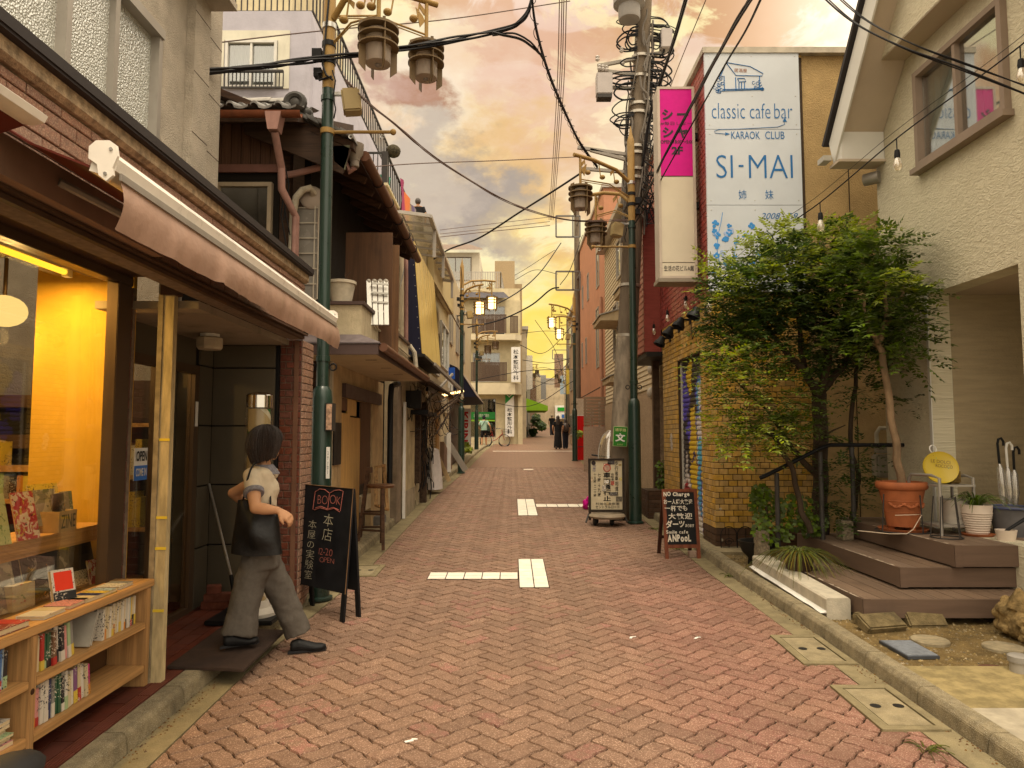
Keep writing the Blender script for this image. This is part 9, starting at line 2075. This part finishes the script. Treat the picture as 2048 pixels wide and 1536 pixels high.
def figure(lab,px,py,Y,H,yaw,top,bottom,hairc='blackhair',dress=False,arms=(.12,.1),base=None,extra=None,hairlong=False,stride=.06):
 p=at(px,py,Y)if base is None else Vector(base);p.y=Y;t=thing('person',lab,'person',p,None,yaw);s=H/1.68
 def V(x,y,z):return p+Vector((x,y,z))*s
 b=MB();b.sphere(V(0,0,1.56),tuple(v*s for v in(.075,.09,.11)),12,8);loft(b,[V(0,0,1.35),V(0,0,1.48)],[.05*s,.05*s]);loft(b,[V(0,0,1.42),V(0,0,1.2),V(0,0,.9)],[(.1*s,.15*s),(.1*s,.15*s),(.1*s,.14*s)],12);b.sphere(V(0,.09,1.55),.018*s,6,5)
 for sg in(-1,1):
  sh,el,wr=V(sg*.17,0,1.38),V(sg*(.22+arms[0]*.3),-.03,1.12),V(sg*(.20+arms[0]*.2),arms[1],.90);loft(b,[sh,el,wr],[.05*s,.042*s,.03*s],8);hand(b,wr,(0,.15,-1),(-sg,0,0),s,.4,sg)
  loft(b,[V(sg*.09,0,.9),V(sg*.09,sg*stride,.48),V(sg*.09,sg*stride*2,.08)],[.08*s,.06*s,.045*s],8)
 solid('body',b,M['skin'],t,.018,1,local=True)if False else None
 o=obj('body',MB().add([tuple(v)for v in b.v],b.f),M['skin'],t);o.rotation_euler=(0,0,0);md=o.modifiers.new('r','REMESH');md.mode='VOXEL';md.voxel_size=.014*s;BAKE.append(o)
 c=MB();loft(c,[V(0,0,1.44),V(0,0,1.36),V(0,0,1.15),V(0,0,.88)],[(.06*s,.07*s),(.115*s,.19*s),(.12*s,.18*s),(.13*s,.18*s)],14)
 for sg in(-1,1):loft(c,[V(sg*.16,0,1.39),V(sg*(.21+arms[0]*.2),-.02,1.18)],[.066*s,.062*s],10)
 o=obj('top',c,top,t);md=o.modifiers.new('r','REMESH');md.mode='VOXEL';md.voxel_size=.018*s;BAKE.append(o)
 c=MB()
 if dress:loft(c,[V(0,0,.98),V(0,0,.6),V(0,0,.06)],[(.12*s,.16*s),(.16*s,.19*s),(.18*s,.22*s)],14)
 else:
  lowz=.05 if bottom[1]else.5
  loft(c,[V(0,0,1.0),V(0,0,.82)],[(.12*s,.17*s),(.13*s,.18*s)],12)
  for sg in(-1,1):loft(c,[V(sg*.09,0,.86),V(sg*.09,sg*stride,(.86+lowz)/2),V(sg*.095,sg*stride*2*(1 if bottom[1]else.5),lowz)],[.10*s,.09*s,.085*s],10)
 o=obj('trousers' if not dress else 'skirt',c,bottom[0],t);md=o.modifiers.new('r','REMESH');md.mode='VOXEL';md.voxel_size=.018*s;BAKE.append(o)
 for sg in(-1,1):obj('shoe',shoe(MB(),V(sg*.09,sg*stride*2-.10,.0),V(sg*.1,sg*stride*2+.15,.0),.045*s),M['black'],t,smooth=True)
 hm=MB().sphere(V(0,-.015,1.585),tuple(v*s for v in(.095,.10,.115)),14,10)
 if hairlong:loft(hm,[V(0,-.05,1.58),V(0,-.08,1.42),V(0,-.09,1.22)],[(.06*s,.09*s),(.05*s,.11*s),(.03*s,.09*s)],12)
 obj('hair',hm,M['hair']if hairc=='blackhair' else plain(hairc,(.35,.28,.2)if hairc=='grey_hair' else(.02,.02,.03),.7),t,smooth=True)
 return t,V,s
bc=M['blackcloth'];dn=mat('dark_denim',(.02,.02,.03),.85)
figure('woman with long black hair in a long black dress standing in the street',1116,898,35.7,1.66,0,bc,(bc,1),dress=True,hairlong=True)
t,V,s=figure('woman in black carrying a patterned backpack beside the long dress',1131,897,36.2,1.52,.2,bc,(dn,1),hairlong=True,stride=.04)
single('backpack',MB().sphere(V(0,-.2,1.18),(.19*s,.11*s,.25*s),14,10),cover_art('backpack_cloth',(.05,.035,.03),[((.3,.2,.15),.62)],14),'dark patterned backpack on the back of the shorter woman','backpack',smooth=True)
figure('man in a black shirt walking away farther down the street',1104,871,58,1.70,0,bc,(dn,1),hairc='grey_hair',stride=.12)
t,V,s=figure('person in mint shirt and black shorts standing beside a bicycle',968,893,38.4,1.66,-.4,mat('mint_shirt',(.33,.50,.42),.8),(bc,0),hairc='cap_black',arms=(.5,.25),stride=.05)
obj('bag_strap',MB().tube([V(.14,-.12,1.42),V(0,-.15,1.2),V(-.18,-.12,.98)],.014*s),M['black'],t)
figure('small person in black leaning on the terrace railing',835,440,21.5,1.6,0,bc,(bc,1),base=(at(836,400,21.5).x,21.5,at(836,396,21.5).z-1.62))
def bicycle(loc,rz,lab,framecol,rack=True):
 t=thing('bicycle',lab,'bicycle',loc,None,rz)
 def O(n,mb,m,par=None,**k):return obj(n,mb,m,par or t,local=True,**k)
 fm=plain('bike_'+framecol[0],framecol[1],.35)
 for x in(-.52,.52):
  w=O('wheel',MB().torus((x,0,.33),.315,.016,(0,1,0),36,6),M['black'],smooth=True);O('rim',MB().torus((x,0,.33),.295,.008,(0,1,0),36,5),M['steel'],w)
  sp=MB()
  for k in range(14):a=k*math.pi/7;sp.cyl((x,0,.33),(x+.29*math.cos(a),0,.33+.29*math.sin(a)),.0025,n=3)
  O('spokes',sp,M['steel'],w);O('mudguard',MB().torus((x,0,.33),.35,.02,(0,1,0),24,5,a0=.1 if x<0 else.6,a1=2.8),M['black'],w)
 O('frame',MB().tube([(.52,0,.33),(.40,0,.72),(.36,0,.92)],.016).tube([(.41,0,.70),(.1,0,.40),(-.08,0,.30)],.018).tube([(-.08,0,.30),(-.2,0,.85)],.015).tube([(-.08,0,.30),(-.52,0,.33),(-.17,0,.68)],.011),fm,smooth=True)
 O('saddle',MB().sphere((-.22,0,.89),(.13,.075,.035),12,6),M['black'],smooth=True);O('handlebar',MB().tube([(.20,-.27,.98),(.34,-.18,1.0),(.37,0,.97),(.34,.18,1.0),(.20,.27,.98)],.012),M['steel'])
 for s in(-1,1):O('grip',MB().cyl((.20,s*.27,.98),(.10,s*.29,.96),.018,n=8),M['black'])
 b=MB();
 for z in(.72,.82,.95):b.tube([(.45,-.18,z),(.75,-.18,z),(.75,.18,z),(.45,.18,z),(.45,-.18,z)],.006,4)
 for k in range(10):b.cyl((.45+.03*k,-.18,.72),(.45+.03*k,-.18,.95),.004,n=3).cyl((.45+.03*k,.18,.72),(.45+.03*k,.18,.95),.004,n=3).cyl((.75,-.18+.036*k,.72),(.75,-.18+.036*k,.95),.004,n=3)
 O('basket',b.box(.45,.75,-.18,.18,.715,.725),M['rail']);rack and O('rack',MB().box(-.75,-.3,-.07,.07,.68,.70),M['rail']);O('stand',MB().cyl((-.5,.05,.33),(-.6,.12,.01),.01),M['steel']);O('reflector',MB().box(-.885,-.87,-.03,.03,.40,.46),plain('red_reflector',(.6,.02,.01),.2));O('crank',MB().cyl((-.08,-.05,.30),(-.08,-.05,.12),.01).box(-.13,-.03,-.12,-.05,.10,.12).torus((-.08,-.03,.30),.09,.008,(0,1,0),18,4),M['steel'])
 return t
q=gnd(992,893);bicycle((q.x-.05,q.y+.3,q.z),.25,'city bicycle with a front basket beside the person in mint',('red',(.35,.02,.02)))
q=gnd(1085,868);bicycle((q.x-1.2,60,gz(60)),1.2,'parked bicycle far away by the green bushes',('white',(.6,.6,.58)))
bicycle((-1.09,1.33,gz(1.33)),-math.pi/2,'parked bicycle whose black grip and saddle poke in beside the shelf',('black',(.02,.02,.02)),False)
def bake():
 if not BAKE:return
 dg=bpy.context.evaluated_depsgraph_get();dg.update()
 new=[]
 for o in BAKE:
  me=bpy.data.meshes.new_from_object(o.evaluated_get(dg));new.append((o,me))
 for o,me in new:
  o.modifiers.clear();old=o.data;mats=[m for m in old.materials]
  o.data=me
  if not me.materials:
   for m in mats:me.materials.append(m)
  me.polygons.foreach_set('use_smooth',[True]*len(me.polygons));me.update()
flush_text();bake()
